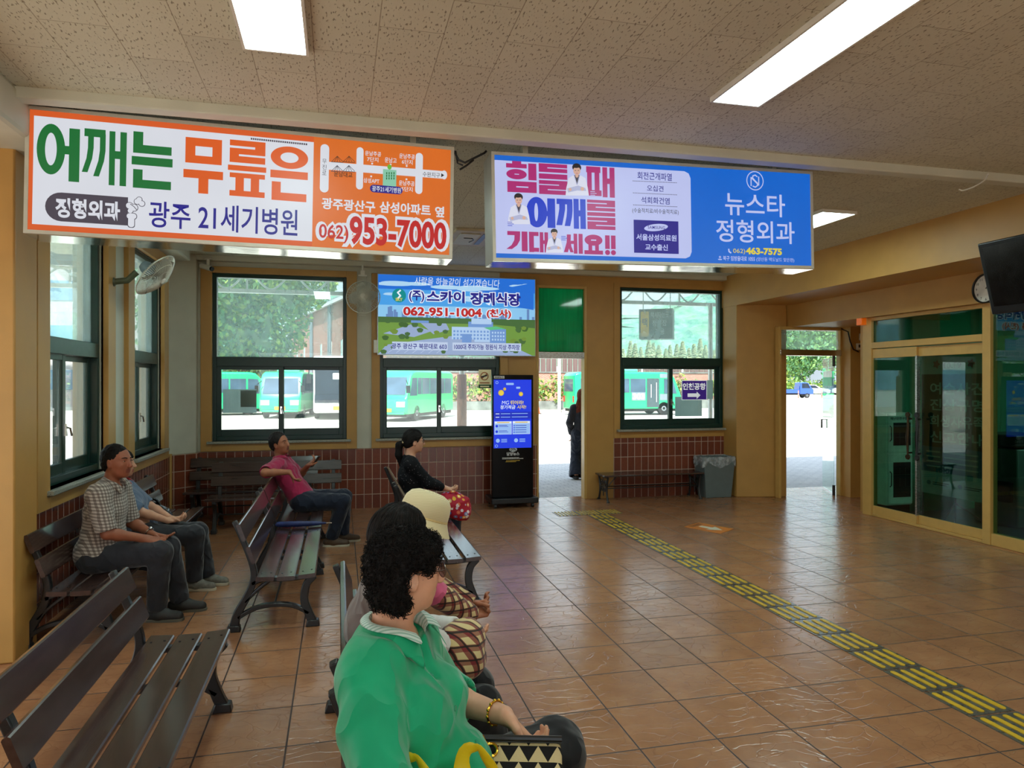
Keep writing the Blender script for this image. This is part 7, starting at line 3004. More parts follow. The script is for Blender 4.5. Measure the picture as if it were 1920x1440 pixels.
# floral bag of the ponytail woman
m, nt, out = new_mat('floral_print')
k = NT(nt)
vo = k.n('ShaderNodeTexVoronoi')
k.l(k.coord(), vo.inputs['Vector'])
vo.inputs['Scale'].default_value = 19
pet = k.rng(vo.outputs['Distance'], 0.40, 0.44, 1, 0)
core = k.rng(vo.outputs['Distance'], 0.16, 0.2, 1, 0)
hs = k.n('ShaderNodeSeparateColor')
k.l(vo.outputs['Color'], hs.inputs[0])
pc_ = k.ramp(hs.outputs[0], [(0.0, lin((222, 60, 90))), (0.35, lin((236, 190, 60))), (0.6, lin((70, 110, 190))), (0.85, lin((240, 220, 220)))])
k.bsdf(out, k.mix(core, k.mix(pet, lin((176, 30, 52)), pc_), lin((250, 236, 200))), 0.6, 0, None, 0.3)
root = thing('floral_bag', 'red floral cloth bag on the lap of the person with the ponytail', 'bag', (1.17, 7.18, 0.40))
sdf_obj('body', [ell((0, 0, 0.10), (0.14, 0.12, 0.12), None, 0.04), ell((-0.09, 0, 0.16), (0.08, 0.09, 0.07), None, 0.05), ell((0.05, 0, 0.03), (0.10, 0.12, 0.08), None, 0.05)], 0.008, m, root, folds=0.022, ffreq=8, seed=8)
b = MB()
loop_handle(b, (-0.10, -0.04, 0.2), (0.02, -0.05, 0.2), 0.05, 0.010)
b.build('handle', m, root)

# phone in the hand of the man in magenta
el, w, d, n, _ = J5['arms'][1]
c = Vector((-0.38, 7.92, 0)) + Vector(w + nrm_(d) * 0.085 - nrm_(n) * 0.028)
root = thing('phone', 'dark mobile phone held up by the person in magenta', 'phone', c, 0)
root.rotation_euler = (0, R(35), R(-20))
boxobj('case', -0.006, 0.002, -0.037, 0.037, -0.075, 0.075, m_black, root, 0.004)
boxobj('screen', -0.0075, -0.006, -0.034, 0.034, -0.070, 0.070, M('dark_screen', (14, 15, 14), 0.18, var=0.3), root)

# black plastic bag on the side bench
m_bpl = M('black_plastic_bag', (14, 14, 16), 0.18, var=0.3, nscale=12, bump=0.6, bscale=24)
root = thing('plastic_bag', 'shiny black plastic bag resting on the side wall bench beside the person in blue-grey', 'bag', (-1.66, 7.05, SEAT + 0.012))
sdf_obj('body', [ell((0, 0, 0.10), (0.17, 0.18, 0.115), None, 0.05), ell((0.0, 0.03, 0.18), (0.07, 0.08, 0.07), None, 0.05)], 0.007, m_bpl, root, folds=0.016, ffreq=11, seed=9)
b = MB()
loop_handle(b, (-0.05, 0.02, 0.22), (0.05, 0.04, 0.22), 0.06, 0.014)
b.build('handle', m_bpl, root)
# ================================================================== outside
def outside_ground():
    m, nt, out = new_mat('pale_yard_concrete')
    k = NT(nt)
    v = k.coord()
    n = k.noise(k.mapv(v, (0.25, 1.2, 1)), 1.0, 4)
    k.bsdf(out, k.mix(k.rng(n, 0.35, 0.7), lin((188, 182, 172)), lin((206, 203, 196))), 0.9, 0, None, 0.2)
    return m


def paver_material():
    m, nt, out = new_mat('grey_zigzag_pavers')
    k = NT(nt)
    x, y, z = k.sep(k.coord())
    bw_, bh_ = 0.225, 0.1125
    yy = k.math('ADD', y, k.math('MULTIPLY', k.math('ABSOLUTE', k.math('SUBTRACT', k.math('FRACT', k.math('DIVIDE', x, 0.225)), 0.5)), 0.07))
    b = k.math('DIVIDE', yy, bh_)
    row = k.math('FLOOR', b)
    a = k.math('ADD', k.math('DIVIDE', x, bw_), k.math('MULTIPLY', k.math('FRACT', k.math('MULTIPLY', row, 0.5)), 1.0))
    fa, fb = k.math('FRACT', a), k.math('FRACT', b)
    da = k.math('MULTIPLY', k.math('MINIMUM', fa, k.math('SUBTRACT', 1.0, fa)), bw_)
    db = k.math('MULTIPLY', k.math('MINIMUM', fb, k.math('SUBTRACT', 1.0, fb)), bh_)
    j = k.rng(k.math('MINIMUM', da, db), 0.003, 0.006, 1, 0)
    n = k.noise(k.coord(), 3, 4)
    c = k.mix(k.rng(n, 0.3, 0.7), lin((186, 186, 190)), lin((204, 203, 204)))
    c = k.mix(k.math('MULTIPLY', j, 0.8), c, lin((96, 100, 112)))
    k.bsdf(out, c, 0.8, 0, k.bump(k.math('SUBTRACT', 1.0, j), 0.3, 0.005), 0.3)
    return m


sbox('ground_outside', [(-120, 160, 17.0, 400, -0.30, -0.02), (-120, -3.6, -60, 17.0, -0.30, -0.02), (-3.6, 60, -60, -4.4, -0.3, -0.02)], outside_ground())
sbox('path_pavers', [(-3.6, 30, 10.40, 17.0, -0.30, -0.02)], paver_material())

# ---- canopy over the pavers
m_steel = M('canopy_white_steel', (238, 242, 238), 0.45, 0.2)
m_roofu = M('canopy_roof_grey', (92, 96, 98), 0.7)
root = thing('canopy', 'grey canopy roof with white steel edge outside the back windows', 'canopy', (2, 11.6, 3.34))
boxobj('roof', -8, 9.5, -1.15, 1.25, 0.34, 0.42, m_roofu, root)
boxobj('edge_beam', -8, 9.5, 1.15, 1.25, -0.03, 0.035, m_steel, root)
b = MB()
pts = [(-8 + i * 0.045, 1.20, 0.165 + 0.125 * math.sin(i * 0.045 * 2 * PI / 0.72)) for i in range(380)]
b.tube(pts, 0.017, 6)
b.build('scroll', m_steel, root)
for i in range(13):
    x = -7.6 + i * 1.35
    boxobj('post_stub', x, x + 0.03, 1.18, 1.22, 0.03, 0.34, m_steel, root)
sbox('roof_slab', [(-3.6, 11, -4.4, 10.45, CEIL + 0.12, CEIL + 0.35)], m_roofu)

m_rust = M('rust_brown_post', (164, 92, 58), 0.6, var=0.3, nscale=6, stretch=(8, 8, 1))
q = ony(866, 792, 12.6)
root = thing('canopy_post', 'rusty brown canopy post seen through the window beside the kiosk', 'post', (q.x, 12.6, -0.02))
zsp = ony(866, 700, 12.6).z
b = MB()
b.lathe([(0.09, 0.0), (0.088, zsp)], n=20)
b.build('brown_shaft', m_rust, root)
b = MB()
b.lathe([(0.05, zsp), (0.05, 3.35)], n=16)
b.build('white_shaft', m_steel, root)
q = ony(1332, 790, 12.6)
b = MB()
b.lathe([(0.045, -0.02), (0.045, 3.35)], (q.x, 12.6, 0), 16)
tag(b.build('canopy_post', m_steel, None, (q.x, 12.6, -0.02)), 'thin pale canopy post seen through the airport sign window', 'post')

# hanging outdoor sign
ys = 12.1
root = thing('outdoor_sign', 'grey box sign with a yellow square hanging under the canopy outside', 'sign', ony(1198, 636, ys))
W = (ony(1247, 600, ys) - ony(1198, 600, ys)).x * 1.05
q0 = ony(1198, 580, ys)
H = q0.z - root.location.z
D = 0.34
root.rotation_euler = (0, 0, R(-32))
m_gs = M('sign_box_grey', (100, 112, 116), 0.5)
boxobj('box', 0, W * 1.1, 0, D, 0, H, m_gs, root, 0.004)
boxobj('end_plate', W * 1.1, W * 1.1 + 0.004, 0, D, 0, H, M('sign_end_mottled', (96, 116, 106), 0.5, var=0.5, nscale=14), root)
p = Print(W, H, [(0, 0), (1, 0), (1, 1), (0, 1)])
p.rect(0.06, 0.08, 0.33, 0.92, M('outdoor_sign_yellow', (250, 200, 40), 0.5, emit=0.15), 0.02)
p.layer()
p.text('택', 0.11, 0.3, 0.28, 0.6, m_gs, bold=0.02)
mo2 = M('outdoor_sign_text', (232, 240, 244), 0.5)
p.text('택시타는곳', 0.40, 0.10, 0.98, 0.30, mo2)
p.text('정류장', 0.44, 0.38, 0.92, 0.58, mo2)
p.text('전용', 0.54, 0.66, 0.84, 0.86, mo2)
pr = p.build('print', root)
pr.location = (0, -0.003, 0)
b = MB()
b.cyl((W * .1, D / 2, H), (W * .1, D / 2, 3.69 - root.location.z), 0.008, n=6).cyl((W, D / 2, H), (W, D / 2, 3.69 - root.location.z), 0.008, n=6)
b.build('hanger', m_steel, root)

# ---- vehicles
m_busgreen = M('bus_green', (20, 190, 120), 0.3, var=0.04, coat=0.5)
m_busgreen2 = M('bus_green_pale', (90, 196, 160), 0.3, var=0.04, coat=0.5)
m_busgrey = M('bus_grey', (128, 140, 152), 0.35, var=0.05)
m_buswhite = M('bus_white', (226, 230, 232), 0.3, var=0.04, coat=0.5)
m_busglass = M('bus_glass', (70, 92, 112), 0.08, var=0.3, nscale=1.2)
m_busdark = M('bus_dark_glass', (30, 40, 52), 0.08, var=0.3, nscale=1.2)
m_tyre = M('tyre', (34, 34, 36), 0.7)
m_rim = M('wheel_rim', (150, 156, 160), 0.4, 0.5)
m_plate = M('yellow_plate', (236, 190, 40), 0.5)
m_lampw = M('headlamp', (232, 238, 240), 0.15)
m_lampr = M('tail_lamp', (190, 40, 40), 0.25)


def wheels(root, xs, hw, r=0.38):
    for x in xs:
        for s_ in (-1, 1):
            b = MB()
            c = (x, s_ * (hw - 0.12), r)
            b.lathe([(r * 0.6, -0.12), (r * 0.95, -0.12), (r, -0.07), (r, 0.07), (r * 0.95, 0.12), (r * 0.6, 0.12)], c, 22, axis='y')
            wl = b.build('wheel', m_tyre, root)
            b = MB()
            b.lathe([(0.0, -0.10), (r * 0.3, -0.13), (r * 0.62, -0.09), (r * 0.62, 0.09), (r * 0.3, 0.13), (0, 0.10)], c, 18, axis='y')
            b.build('hub_cap', m_rim, wl)


def minibus(label, loc, rotz, body=None, L=6.4, Wd=2.05, H=2.45, front=None, number=None, roofbox=True, doorside=False):
    """local +x is the front, origin under the middle"""
    body = body or m_busgreen
    front = front or m_busglass
    root = thing('minibus', label, 'bus', loc, rotz)
    hl, hw = L / 2, Wd / 2
    prof = [(-hl, 0.38), (-hl, H - 0.22), (-hl + 0.12, H - 0.06), (-hl + 0.4, H), (hl - 1.1, H), (hl - 0.75, H - 0.07), (hl - 0.50, H - 0.32), (hl - 0.12, 1.22), (hl, 1.05), (hl + 0.02, 0.45), (hl - 0.06, 0.36)]
    b = MB()
    n = len(prof)
    vs = []
    for y, sc in ((-hw, 1), (-hw + 0.10, 0), (hw - 0.10, 0), (hw, 1)):
        for x, z in prof:
            zz = z
            xx = x
            if sc and z > H - 0.2:
                zz = z - 0.09
            if sc and x > hl - 0.1:
                xx = x - 0.10
            if sc and x < -hl + 0.05:
                xx = x + 0.05
            vs.append((xx, y, zz))
    fs = []
    for k_ in range(3):
        for i in range(n):
            j = (i + 1) % n
            fs.append((k_ * n + i, k_ * n + j, (k_ + 1) * n + j, (k_ + 1) * n + i))
    fs.append(tuple(range(n - 1, -1, -1)))
    fs.append(tuple(range(3 * n, 4 * n)))
    b.add(vs, fs)
    b.build('body', body, root, bevel=0.03)
    for s_ in (-1, 1):
        x = -hl + 0.35
        ws = []
        k_ = 0
        while x < hl - 1.5:
            ws.append((x, min(x + 0.92, hl - 1.25)))
            x += 0.99
        for (xa, xb_) in ws:
            if s_ == -1 and doorside and xa > hl - 2.9 and xa < hl - 1.5:
                continue
            boxobj('side_window', xa, xb_, s_ * hw - 0.015, s_ * hw + 0.015, 1.28, H - 0.38, m_busglass, root, 0.006)
        b = MB()
        b.prism([(hl - 1.15, 1.22), (hl - 0.35, 1.22), (hl - 0.62, H - 0.40), (hl - 1.15, H - 0.38)], s_ * hw - 0.015, s_ * hw + 0.012)
        b.build('side_window', m_busglass, root)
        b = MB()
        b.box(hl + 0.02, hl + 0.10, s_ * (hw + 0.10) - 0.09, s_ * (hw + 0.10) + 0.09, 1.35, 1.70).tube([(hl - 0.15, s_ * (hw - 0.1), H - 0.5), (hl + 0.06, s_ * (hw + 0.08), 1.75)], 0.02, 6)
        b.build('mirror', m_black, root)
        b = MB()
        b.prism([(hl - 0.02, 0.72), (hl + 0.035, 0.70), (hl + 0.03, 0.92), (hl - 0.08, 1.02)], s_ * (hw - 0.30) - 0.22, s_ * (hw - 0.30) + 0.20)
        b.build('headlamp', m_lampw, root)
        boxobj('tail_lamp', -hl - 0.015, -hl + 0.02, s_ * (hw - 0.2) - 0.1, s_ * (hw - 0.2) + 0.1, 0.75, 1.1, m_lampr, root)
    b = MB()
    a0, a1 = Vector((hl - 0.14, 0, 1.25)), Vector((hl - 0.50, 0, H - 0.36))
    nn = Vector((a1.z - a0.z, 0, a0.x - a1.x)).normalized() * 0.02
    vs = [(a0.x + nn.x, -hw + 0.14, a0.z + nn.z), (a0.x + nn.x, hw - 0.14, a0.z + nn.z), (a1.x + nn.x, hw - 0.2, a1.z + nn.z), (a1.x + nn.x, -hw + 0.2, a1.z + nn.z)]
    vs += [(v[0] - 0.06, v[1], v[2]) for v in vs]
    b.add(vs, [(0, 1, 2, 3), (7, 6, 5, 4), (0, 4, 5, 1), (1, 5, 6, 2), (2, 6, 7, 3), (3, 7, 4, 0)])
    b.build('windshield', front, root)
    boxobj('rear_window', -hl - 0.012, -hl + 0.03, -hw + 0.25, hw - 0.25, 1.35, H - 0.4, m_busglass, root)
    boxobj('number_plate', hl + 0.02, hl + 0.05, -0.26, 0.26, 0.46, 0.62, m_plate, root)
    boxobj('bumper', hl - 0.05, hl + 0.05, -hw + 0.12, hw - 0.12, 0.34, 0.44, body, root, 0.02)
    boxobj('underside', -hl + 0.1, hl - 0.2, -hw + 0.1, hw - 0.1, 0.22, 0.38, m_tyre, root)
    wheels(root, (hl - 1.15, -hl + 1.45), hw)
    if roofbox:
        boxobj('roof_unit', -0.9, 0.7, -0.6, 0.6, H - 0.01, H + 0.17, m_busgreen2, root, 0.05)
    if doorside:
        dr_ = boxobj('door', hl - 2.2, hl - 1.45, -hw - 0.018, -hw + 0.02, 0.46, H - 0.36, M('bus_door_dark', (70, 84, 90), 0.25), root)
        b = MB()
        b.tube([(hl - 1.62, -hw - 0.03, 0.75), (hl - 1.62, -hw - 0.03, 1.85)], 0.02, 6).tube([(hl - 1.95, -hw - 0.03, 1.0), (hl - 1.95, -hw - 0.03, 1.75)], 0.02, 6)
        b.build('handrail', m_lampw, dr_)
        boxobj('roof_panel', hl - 1.4, hl - 0.75, -hw - 0.008, hw + 0.008, H - 0.33, H - 0.1, m_busgrey, root)
        boxobj('side_panel', hl - 1.4, hl - 0.75, -hw - 0.01, -hw + 0.01, 0.85, 1.2, m_busgrey, root)
    if number:
        vs, fs = text_shape(number, 0.045)
        b = MB()
        xm, wt, ht = hl - 3.12, 0.72, 0.34
        b.add([(xm + 0.05 + q[0] * wt, -hw - 0.022, 0.90 + q[1] * ht) for q in vs], fs)
        b.build('lettering', m_buswhite, root, smooth=0)
        boxobj('number_panel', xm, xm + wt + 0.1, -hw - 0.018, -hw + 0.01, 0.84, 0.90 + ht + 0.06, m_busgrey, root)
    return root


g_ = onz(1168, 779, -0.02)
pa_, pb_ = ony(1077, 760, g_.y), ony(1279, 760, g_.y)
minibus('green minibus numbered 303 side-on outside the airport sign window', ((pa_.x + pb_.x) / 2, g_.y + 1.0, -0.02), 0.0, L=pb_.x - pa_.x, H=2.45, number='303', doorside=True)
g_ = onz(742, 790, -0.02)
minibus('green minibus seen three-quarter on through the window below the billboard', (g_.x + 1.05, g_.y + 2.2, -0.02), R(-120), L=6.0, H=2.45)
g_ = onz(547, 785, -0.02)
minibus('green minibus facing the viewer through the corner window', (g_.x - 0.25, g_.y + 3.1, -0.02), R(-96), L=6.2, H=2.42)
g_ = onz(498, 781, -0.02)
minibus('green minibus turned side-on behind the grey sheet in the corner window', (g_.x - 3.3, g_.y + 2.6, -0.02), R(8), L=6.4, H=2.45)

# white city bus
g_ = onz(614, 788, -0.02)
root = thing('city_bus', 'white and black city bus facing the viewer through the corner window', 'bus', (g_.x + 0.55, g_.y + 5.0, -0.02), R(-90))
boxobj('body', -5, 5, -1.22, 1.22, 0.35, 3.15, m_buswhite, root, 0.12)
boxobj('windshield', 4.96, 5.03, -1.14, 1.14, 1.25, 3.0, m_busdark, root, 0.02)
boxobj('route_display', 5.03, 5.05, -0.85, 0.85, 2.62, 2.9, M('route_display_red', (200, 80, 90), 0.4, emit=0.3), root)
boxobj('front_panel', 4.98, 5.04, -1.15, 1.15, 0.85, 1.25, m_busdark, root)
boxobj('number_plate', 5.0, 5.06, -0.28, 0.28, 0.5, 0.68, m_plate, root)
boxobj('route_card', 5.03, 5.045, -0.3, 0.15, 2.0, 2.3, m_buswhite, root)
for s_ in (-1, 1):
    boxobj('headlamp', 4.98, 5.05, s_ * 0.9 - 0.18, s_ * 0.9 + 0.18, 0.62, 0.8, m_lampw, root)
    boxobj('side_window', -4.8, 4.6, s_ * 1.22 - 0.01, s_ * 1.22 + 0.015, 1.4, 2.7, m_busdark, root)
    b = MB()
    b.tube([(5.0, s_ * 1.1, 2.7), (5.3, s_ * 1.4, 2.5), (5.3, s_ * 1.42, 2.2)], 0.03, 6).box(5.24, 5.34, s_ * 1.42 - 0.1, s_ * 1.42 + 0.1, 1.8, 2.25)
    b.build('mirror', m_black, root)
wheels(root, (3.0, -3.2), 1.22, 0.48)


def car(name, label, loc, rotz, body, kind='suv'):
    root = thing(name, label, 'truck' if kind == 'truck' else 'car', loc, rotz)
    if kind == 'truck':
        b = MB()
        b.prism([(0.75, 0.5), (0.75, 1.95), (1.05, 2.0), (1.75, 1.95), (2.25, 1.25), (2.45, 1.1), (2.45, 0.5)], -0.85, 0.85)
        b.build('cab', body, root, bevel=0.05)
        b = MB()
        b.add([(1.80, -0.75, 1.90), (1.80, 0.75, 1.90), (2.27, 0.78, 1.26), (2.27, -0.78, 1.26), (1.70, -0.75, 1.90), (1.70, 0.75, 1.90), (2.15, 0.78, 1.26), (2.15, -0.78, 1.26)], [(0, 1, 2, 3), (7, 6, 5, 4), (0, 4, 5, 1), (1, 5, 6, 2), (2, 6, 7, 3), (3, 7, 4, 0)])
        b.build('windshield', m_busdark, root)
        for s_ in (-1, 1):
            b = MB()
            b.prism([(1.0, 1.25), (2.05, 1.25), (1.72, 1.85), (1.0, 1.85)], s_ * 0.85 - 0.012, s_ * 0.85 + 0.012)
            b.build('side_window', m_busdark, root)
            boxobj('headlamp', 2.40, 2.48, s_ * 0.6 - 0.14, s_ * 0.6 + 0.14, 0.85, 1.05, m_lampw, root)
        b = MB()
        b.box(-2.4, 0.7, -0.85, 0.85, 0.62, 0.74).box(-2.4, 0.7, -0.85, -0.80, 0.74, 1.1).box(-2.4, 0.7, 0.80, 0.85, 0.74, 1.1).box(-2.4, -2.35, -0.8, 0.8, 0.74, 1.1).box(0.65, 0.70, -0.8, 0.8, 0.74, 1.5)
        b.build('cargo_bed', body, root)
        boxobj('chassis', -2.2, 2.2, -0.4, 0.4, 0.4, 0.62, m_tyre, root)
        wheels(root, (1.65, -1.4), 0.85, 0.32)
    else:
        b = MB()
        prof = [(-2.25, 0.45), (-2.25, 1.05), (-2.0, 1.2), (-1.75, 1.6), (-1.2, 1.68), (0.1, 1.66), (0.9, 1.15), (2.0, 1.0), (2.25, 0.8), (2.25, 0.45), (2.1, 0.32), (-2.1, 0.32)]
        b.prism(prof, -0.9, 0.9)
        b.build('body', body, root, bevel=0.07)
        for s_ in (-1, 1):
            b = MB()
            b.prism([(-1.75, 1.15), (0.65, 1.12), (0.08, 1.56), (-1.55, 1.56)], s_ * 0.9 - 0.012, s_ * 0.9 + 0.014)
            b.build('side_window', m_busdark, root)
            boxobj('headlamp', 2.15, 2.28, s_ * 0.65 - 0.18, s_ * 0.65 + 0.16, 0.72, 0.86, m_lampw, root)
            boxobj('tail_lamp', -2.28, -2.2, s_ * 0.68 - 0.15, s_ * 0.68 + 0.15, 0.85, 1.02, m_lampr, root)
        b = MB()
        b.add([(0.14, -0.74, 1.645), (0.14, 0.74, 1.645), (0.90, 0.8, 1.17), (0.90, -0.8, 1.17), (0.05, -0.74, 1.60), (0.05, 0.74, 1.60), (0.80, 0.8, 1.1), (0.80, -0.8, 1.1)], [(0, 1, 2, 3), (7, 6, 5, 4), (0, 4, 5, 1), (1, 5, 6, 2), (2, 6, 7, 3), (3, 7, 4, 0)])
        b.build('windshield', m_busdark, root)
        wheels(root, (1.4, -1.35), 0.9, 0.34)
    return root


m_cblue = M('truck_blue', (44, 84, 168), 0.3, coat=0.5)
m_csilver = M('car_white', (214, 218, 220), 0.3, coat=0.5)
m_cdark = M('car_dark', (70, 84, 104), 0.3, coat=0.5)
m_cred = M('car_red', (190, 60, 56), 0.3, coat=0.5)
g_ = onz(1490, 741, -0.02)
car('pickup_truck', 'blue cargo truck parked across the yard, seen through the open right door', (ony(1502, 720, 78).x - 1.4, 78, -0.02), R(-14), m_cblue, 'truck').scale = (1, 1, 1)
car('parked_car', 'white car parked just behind the blue truck across the yard', (ony(1526, 720, 95).x, 95, -0.02), R(-30), m_csilver)
car('parked_car', 'dark blue car parked beside the blue truck, beyond the right door', (ony(1560, 720, 103).x + 1.2, 103, -0.02), R(-150), m_cdark)
car('parked_car', 'white car half hidden by the open glass door leaf across the yard', (ony(1584, 720, 98).x, 98, -0.02), R(-160), m_csilver)
# side yard, seen through the left windows
car('parked_car', 'pale car with red tail lamps seen through the side window', (-14.5, 22.0, -0.02), R(70), m_csilver)
car('parked_car', 'blue car seen low through the side window', (-17.2, 20.2, -0.02), R(80), m_cblue)

# ---- plants
m_leaf = M('leaf_green', (112, 154, 84), 0.6, var=0.45, nscale=2.0)
m_leaf2 = M('leaf_green_light', (150, 172, 74), 0.6, var=0.4, nscale=2.0)
m_leaf3 = M('leaf_green_deep', (84, 134, 88), 0.6, var=0.45, nscale=2.0)
m_leafr = M('leaf_reddish', (170, 120, 96), 0.6, var=0.4, nscale=2.0)
m_trunk = M('bark', (92, 74, 58), 0.8, var=0.3, nscale=8)


def leafcloud(b, c, r, n, size, mats, lumpy=0.35, flat=1.0):
    """leaf quads spread through lumps around c"""
    lumps = [(np.array(c) + rng.normal(size=3) * np.array(r) * 0.5, (0.45 + 0.35 * rng.random())) for _ in range(14)]
    for i in range(n):
        lc, ls = lumps[i % 14]
        d = rng.normal(size=3)
        d /= np.linalg.norm(d)
        p_ = lc + d * np.array(r) * ls * (0.75 + 0.3 * rng.random())
        u = rng.normal(size=3)
        u /= np.linalg.norm(u)
        w = np.cross(u, rng.normal(size=3))
        w /= np.linalg.norm(w)
        s_ = size * (0.6 + 0.8 * rng.random())
        u, w = u * s_, w * s_ * 0.55
        b.add([p_ - u, p_ + w, p_ + u, p_ - w], [(0, 1, 2, 3)], mats[int(rng.integers(len(mats)))])


def tree(name, label, loc, h, r, n, size, mats, group=None, trunk=0.15):
    root = thing(name, label, 'tree', loc, 0, group)
    b = MB()
    b.tube([(0, 0, -0.1), (0.05, 0.02, h * 0.3), (0, 0.05, h * 0.55), (0.1, 0, h * 0.8)], [trunk, trunk * 0.8, trunk * 0.6, trunk * 0.2], 10)
    for k_ in range(6):
        a = k_ * 1.05
        b.tube([(0, 0, h * (0.3 + 0.06 * k_)), (math.cos(a) * r * 0.6, math.sin(a) * r * 0.6, h * (0.5 + 0.06 * k_))], [trunk * 0.4, trunk * 0.1], 6)
    b.build('trunk', m_trunk, root)
    b = MB()
    leafcloud(b, (0, 0, h * 0.62), (r, r, h * 0.36), n, size, mats)
    b.build('crown', None, root, smooth=0)
    return root


q = ony(452, 590, 48)
tree('broadleaf_tree', 'big leafy green tree behind the buses in the corner window', (q.x, 48, -0.02), 12.0, 4.0, 24000, 0.19, [m_leaf, m_leaf2, m_leaf3], trunk=0.3)
q = ony(405, 600, 52)
tree('broadleaf_tree', 'second leafy tree at the edge of the corner window behind the big one', (q.x - 3.6, 58, -0.02), 12.5, 3.4, 5000, 0.24, [m_leaf3, m_leaf], trunk=0.3)
for px, h, lb in ((1506, 8.5, 'flat-topped pine beyond the blue truck'), (1574, 9.5, 'pine behind the open glass door leaf across the yard'), (1452, 7.0, 'bright green tree at the edge of the right doorway')):
    yt = {1506: 108, 1574: 118, 1452: 124}[px]
    q = ony(px, 700, yt)
    tree('pine_tree', lb, (q.x, yt, -0.02), h * 1.5, 4.2, 3600, 0.36, [m_leaf3, m_leaf] if px > 1480 else [m_leaf2, m_leaf], trunk=0.25)
q = ony(1500, 700, 101)
root = thing('hedge', 'bright green hedge behind the parked truck across the yard', 'hedge', (q.x, 106, -0.02))
b = MB()
for i in range(9):
    leafcloud(b, (-10 + i * 2.6, 0, 1.2), (1.7, 0.9, 1.2), 420, 0.25, [m_leaf2, m_leaf])
b.build('foliage', None, root, smooth=0)
sbox('wall_far_grey', [(q.x + 8, q.x + 50, 132, 133, 0, 13.0)], M('far_grey_wall', (120, 130, 140), 0.8))

# flowering hedge on a stone planter, brick wall and board fence across the yard
yh = 43.0
xa_, xb_ = ony(738, 760, yh).x, ony(1420, 760, yh).x
xh = ony(1072, 760, yh).x
m_stone = M('planter_stone', (120, 126, 122), 0.8, var=0.35, nscale=1.6, detail=5)
root = thing('planter', 'long grey stone planter across the yard below the hedge', 'planter', ((xa_ + xb_) / 2, yh, -0.02))
boxobj('stone_wall', xa_ - root.location.x, xb_ - root.location.x, 0, 1.0, 0, 0.68, m_stone, root)
boxobj('kerb', xa_ - root.location.x, xb_ - root.location.x, -1.2, 0, 0, 0.14, M('kerb_concrete', (196, 190, 178), 0.8), root)
root = thing('hedge', 'flowering green hedge along the stone planter across the yard', 'hedge', (ony(930, 740, yh).x, yh + 0.6, 0.80))
b = MB()
x = xa_ - root.location.x
while x < xb_ - root.location.x:
    leafcloud(b, (x, 0, 0.55), (0.95, 0.5, 0.55 + 0.2 * rng.random()), 330, 0.13, [m_leaf, m_leaf2, m_leaf2, m_leafr])
    x += 1.15
b.build('foliage', None, root, smooth=0)


def brick_mat(name, ax, c0, c1, w=0.22, h=0.075):
    m, nt, out = new_mat(name)
    k = NT(nt)
    s_ = k.sep(k.coord())
    br = k.n('ShaderNodeTexBrick')
    k.l(k.comb(s_[ax], s_[2], 0.0), br.inputs['Vector'])
    br.inputs['Color1'].default_value = lin(c0)
    br.inputs['Color2'].default_value = lin(c1)
    br.inputs['Mortar'].default_value = lin((190, 176, 164))
    br.inputs['Scale'].default_value = 1.0
    br.inputs['Brick Width'].default_value = w
    br.inputs['Row Height'].default_value = h
    br.inputs['Mortar Size'].default_value = 0.008
    k.bsdf(out, br.outputs[0], 0.85, 0, None, 0.2)
    return m


m_brick = brick_mat('far_brick', 0, (158, 104, 88), (176, 124, 106))
yw_ = 47.0
root = thing('garden_wall', 'low brick wall behind the hedge across the yard', 'wall', ((xa_ + xb_) / 2, yw_, -0.02))
boxobj('brickwork', xa_ - root.location.x, xb_ - root.location.x, 0, 0.3, 0, 2.55, m_brick, root)
boxobj('coping', xa_ - root.location.x, xb_ - root.location.x, -0.05, 0.35, 2.55, 2.63, m_stone, root)
for i in range(9):
    x = xa_ - root.location.x + 2.0 + i * 3.2
    boxobj('post', x, x + 0.1, 0.1, 0.2, 2.63, 3.0, m_steel, root)
root = thing('board_fence', 'dark brown board fence above the brick wall across the yard', 'fence', ((xa_ + xb_) / 2, 49.5, -0.02))
m_fence = M('fence_brown', (112, 92, 88), 0.8, var=0.2, nscale=1.0, stretch=(8, 8, 0.3))
n_ = 60
for i in range(n_):
    x = xa_ - root.location.x + i * (xb_ - xa_) / n_
    boxobj('board', x, x + (xb_ - xa_) / n_ - 0.04, 0, 0.05, 0.0, 3.72, m_fence, root)
q = ony(1020, 700, 44.5)
b = MB()
b.lathe([(0.10, -0.02), (0.09, 7.0)], (q.x, 41.2, 0), 12)
tag(b.build('lamp_post', m_steel, None, (q.x, 41.2, -0.02)), 'pale post in front of the hedge, seen through the middle doorway', 'post')

# traffic cone and bollards
g_ = onz(1008, 776, -0.02)
root = thing('traffic_cone', 'orange traffic cone at the edge of the middle doorway view', 'cone', g_)
b = MB()
b.lathe([(0.16, 0.03), (0.03, 0.62), (0.0, 0.62)], n=16)
b.build('cone', M('cone_orange', (236, 90, 50), 0.5), root)
boxobj('base', -0.2, 0.2, -0.2, 0.2, 0, 0.03, m_black, root)
for px in (1497, 1541):
    g_ = ony(px, 745, 74)
    g_.z = -0.02
    root = thing('bollard', 'slim orange bollard at the kerb in front of the blue truck' if px == 1497 else 'slim orange bollard at the kerb near the open glass door leaf', 'bollard', g_)
    b = MB()
    b.lathe([(0.16, 0.0), (0.12, 0.06), (0.055, 0.08), (0.055, 0.95), (0.04, 1.0), (0, 1.0)], n=14)
    b.build('post', M('cone_orange', (236, 90, 50), 0.5), root)
    b = MB()
    for zz in (0.5, 0.75):
        b.lathe([(0.057, zz), (0.057, zz + 0.1)], n=14)
    b.build('reflector_band', m_buswhite, root)
g_ = ony(1500, 748, 72.5)
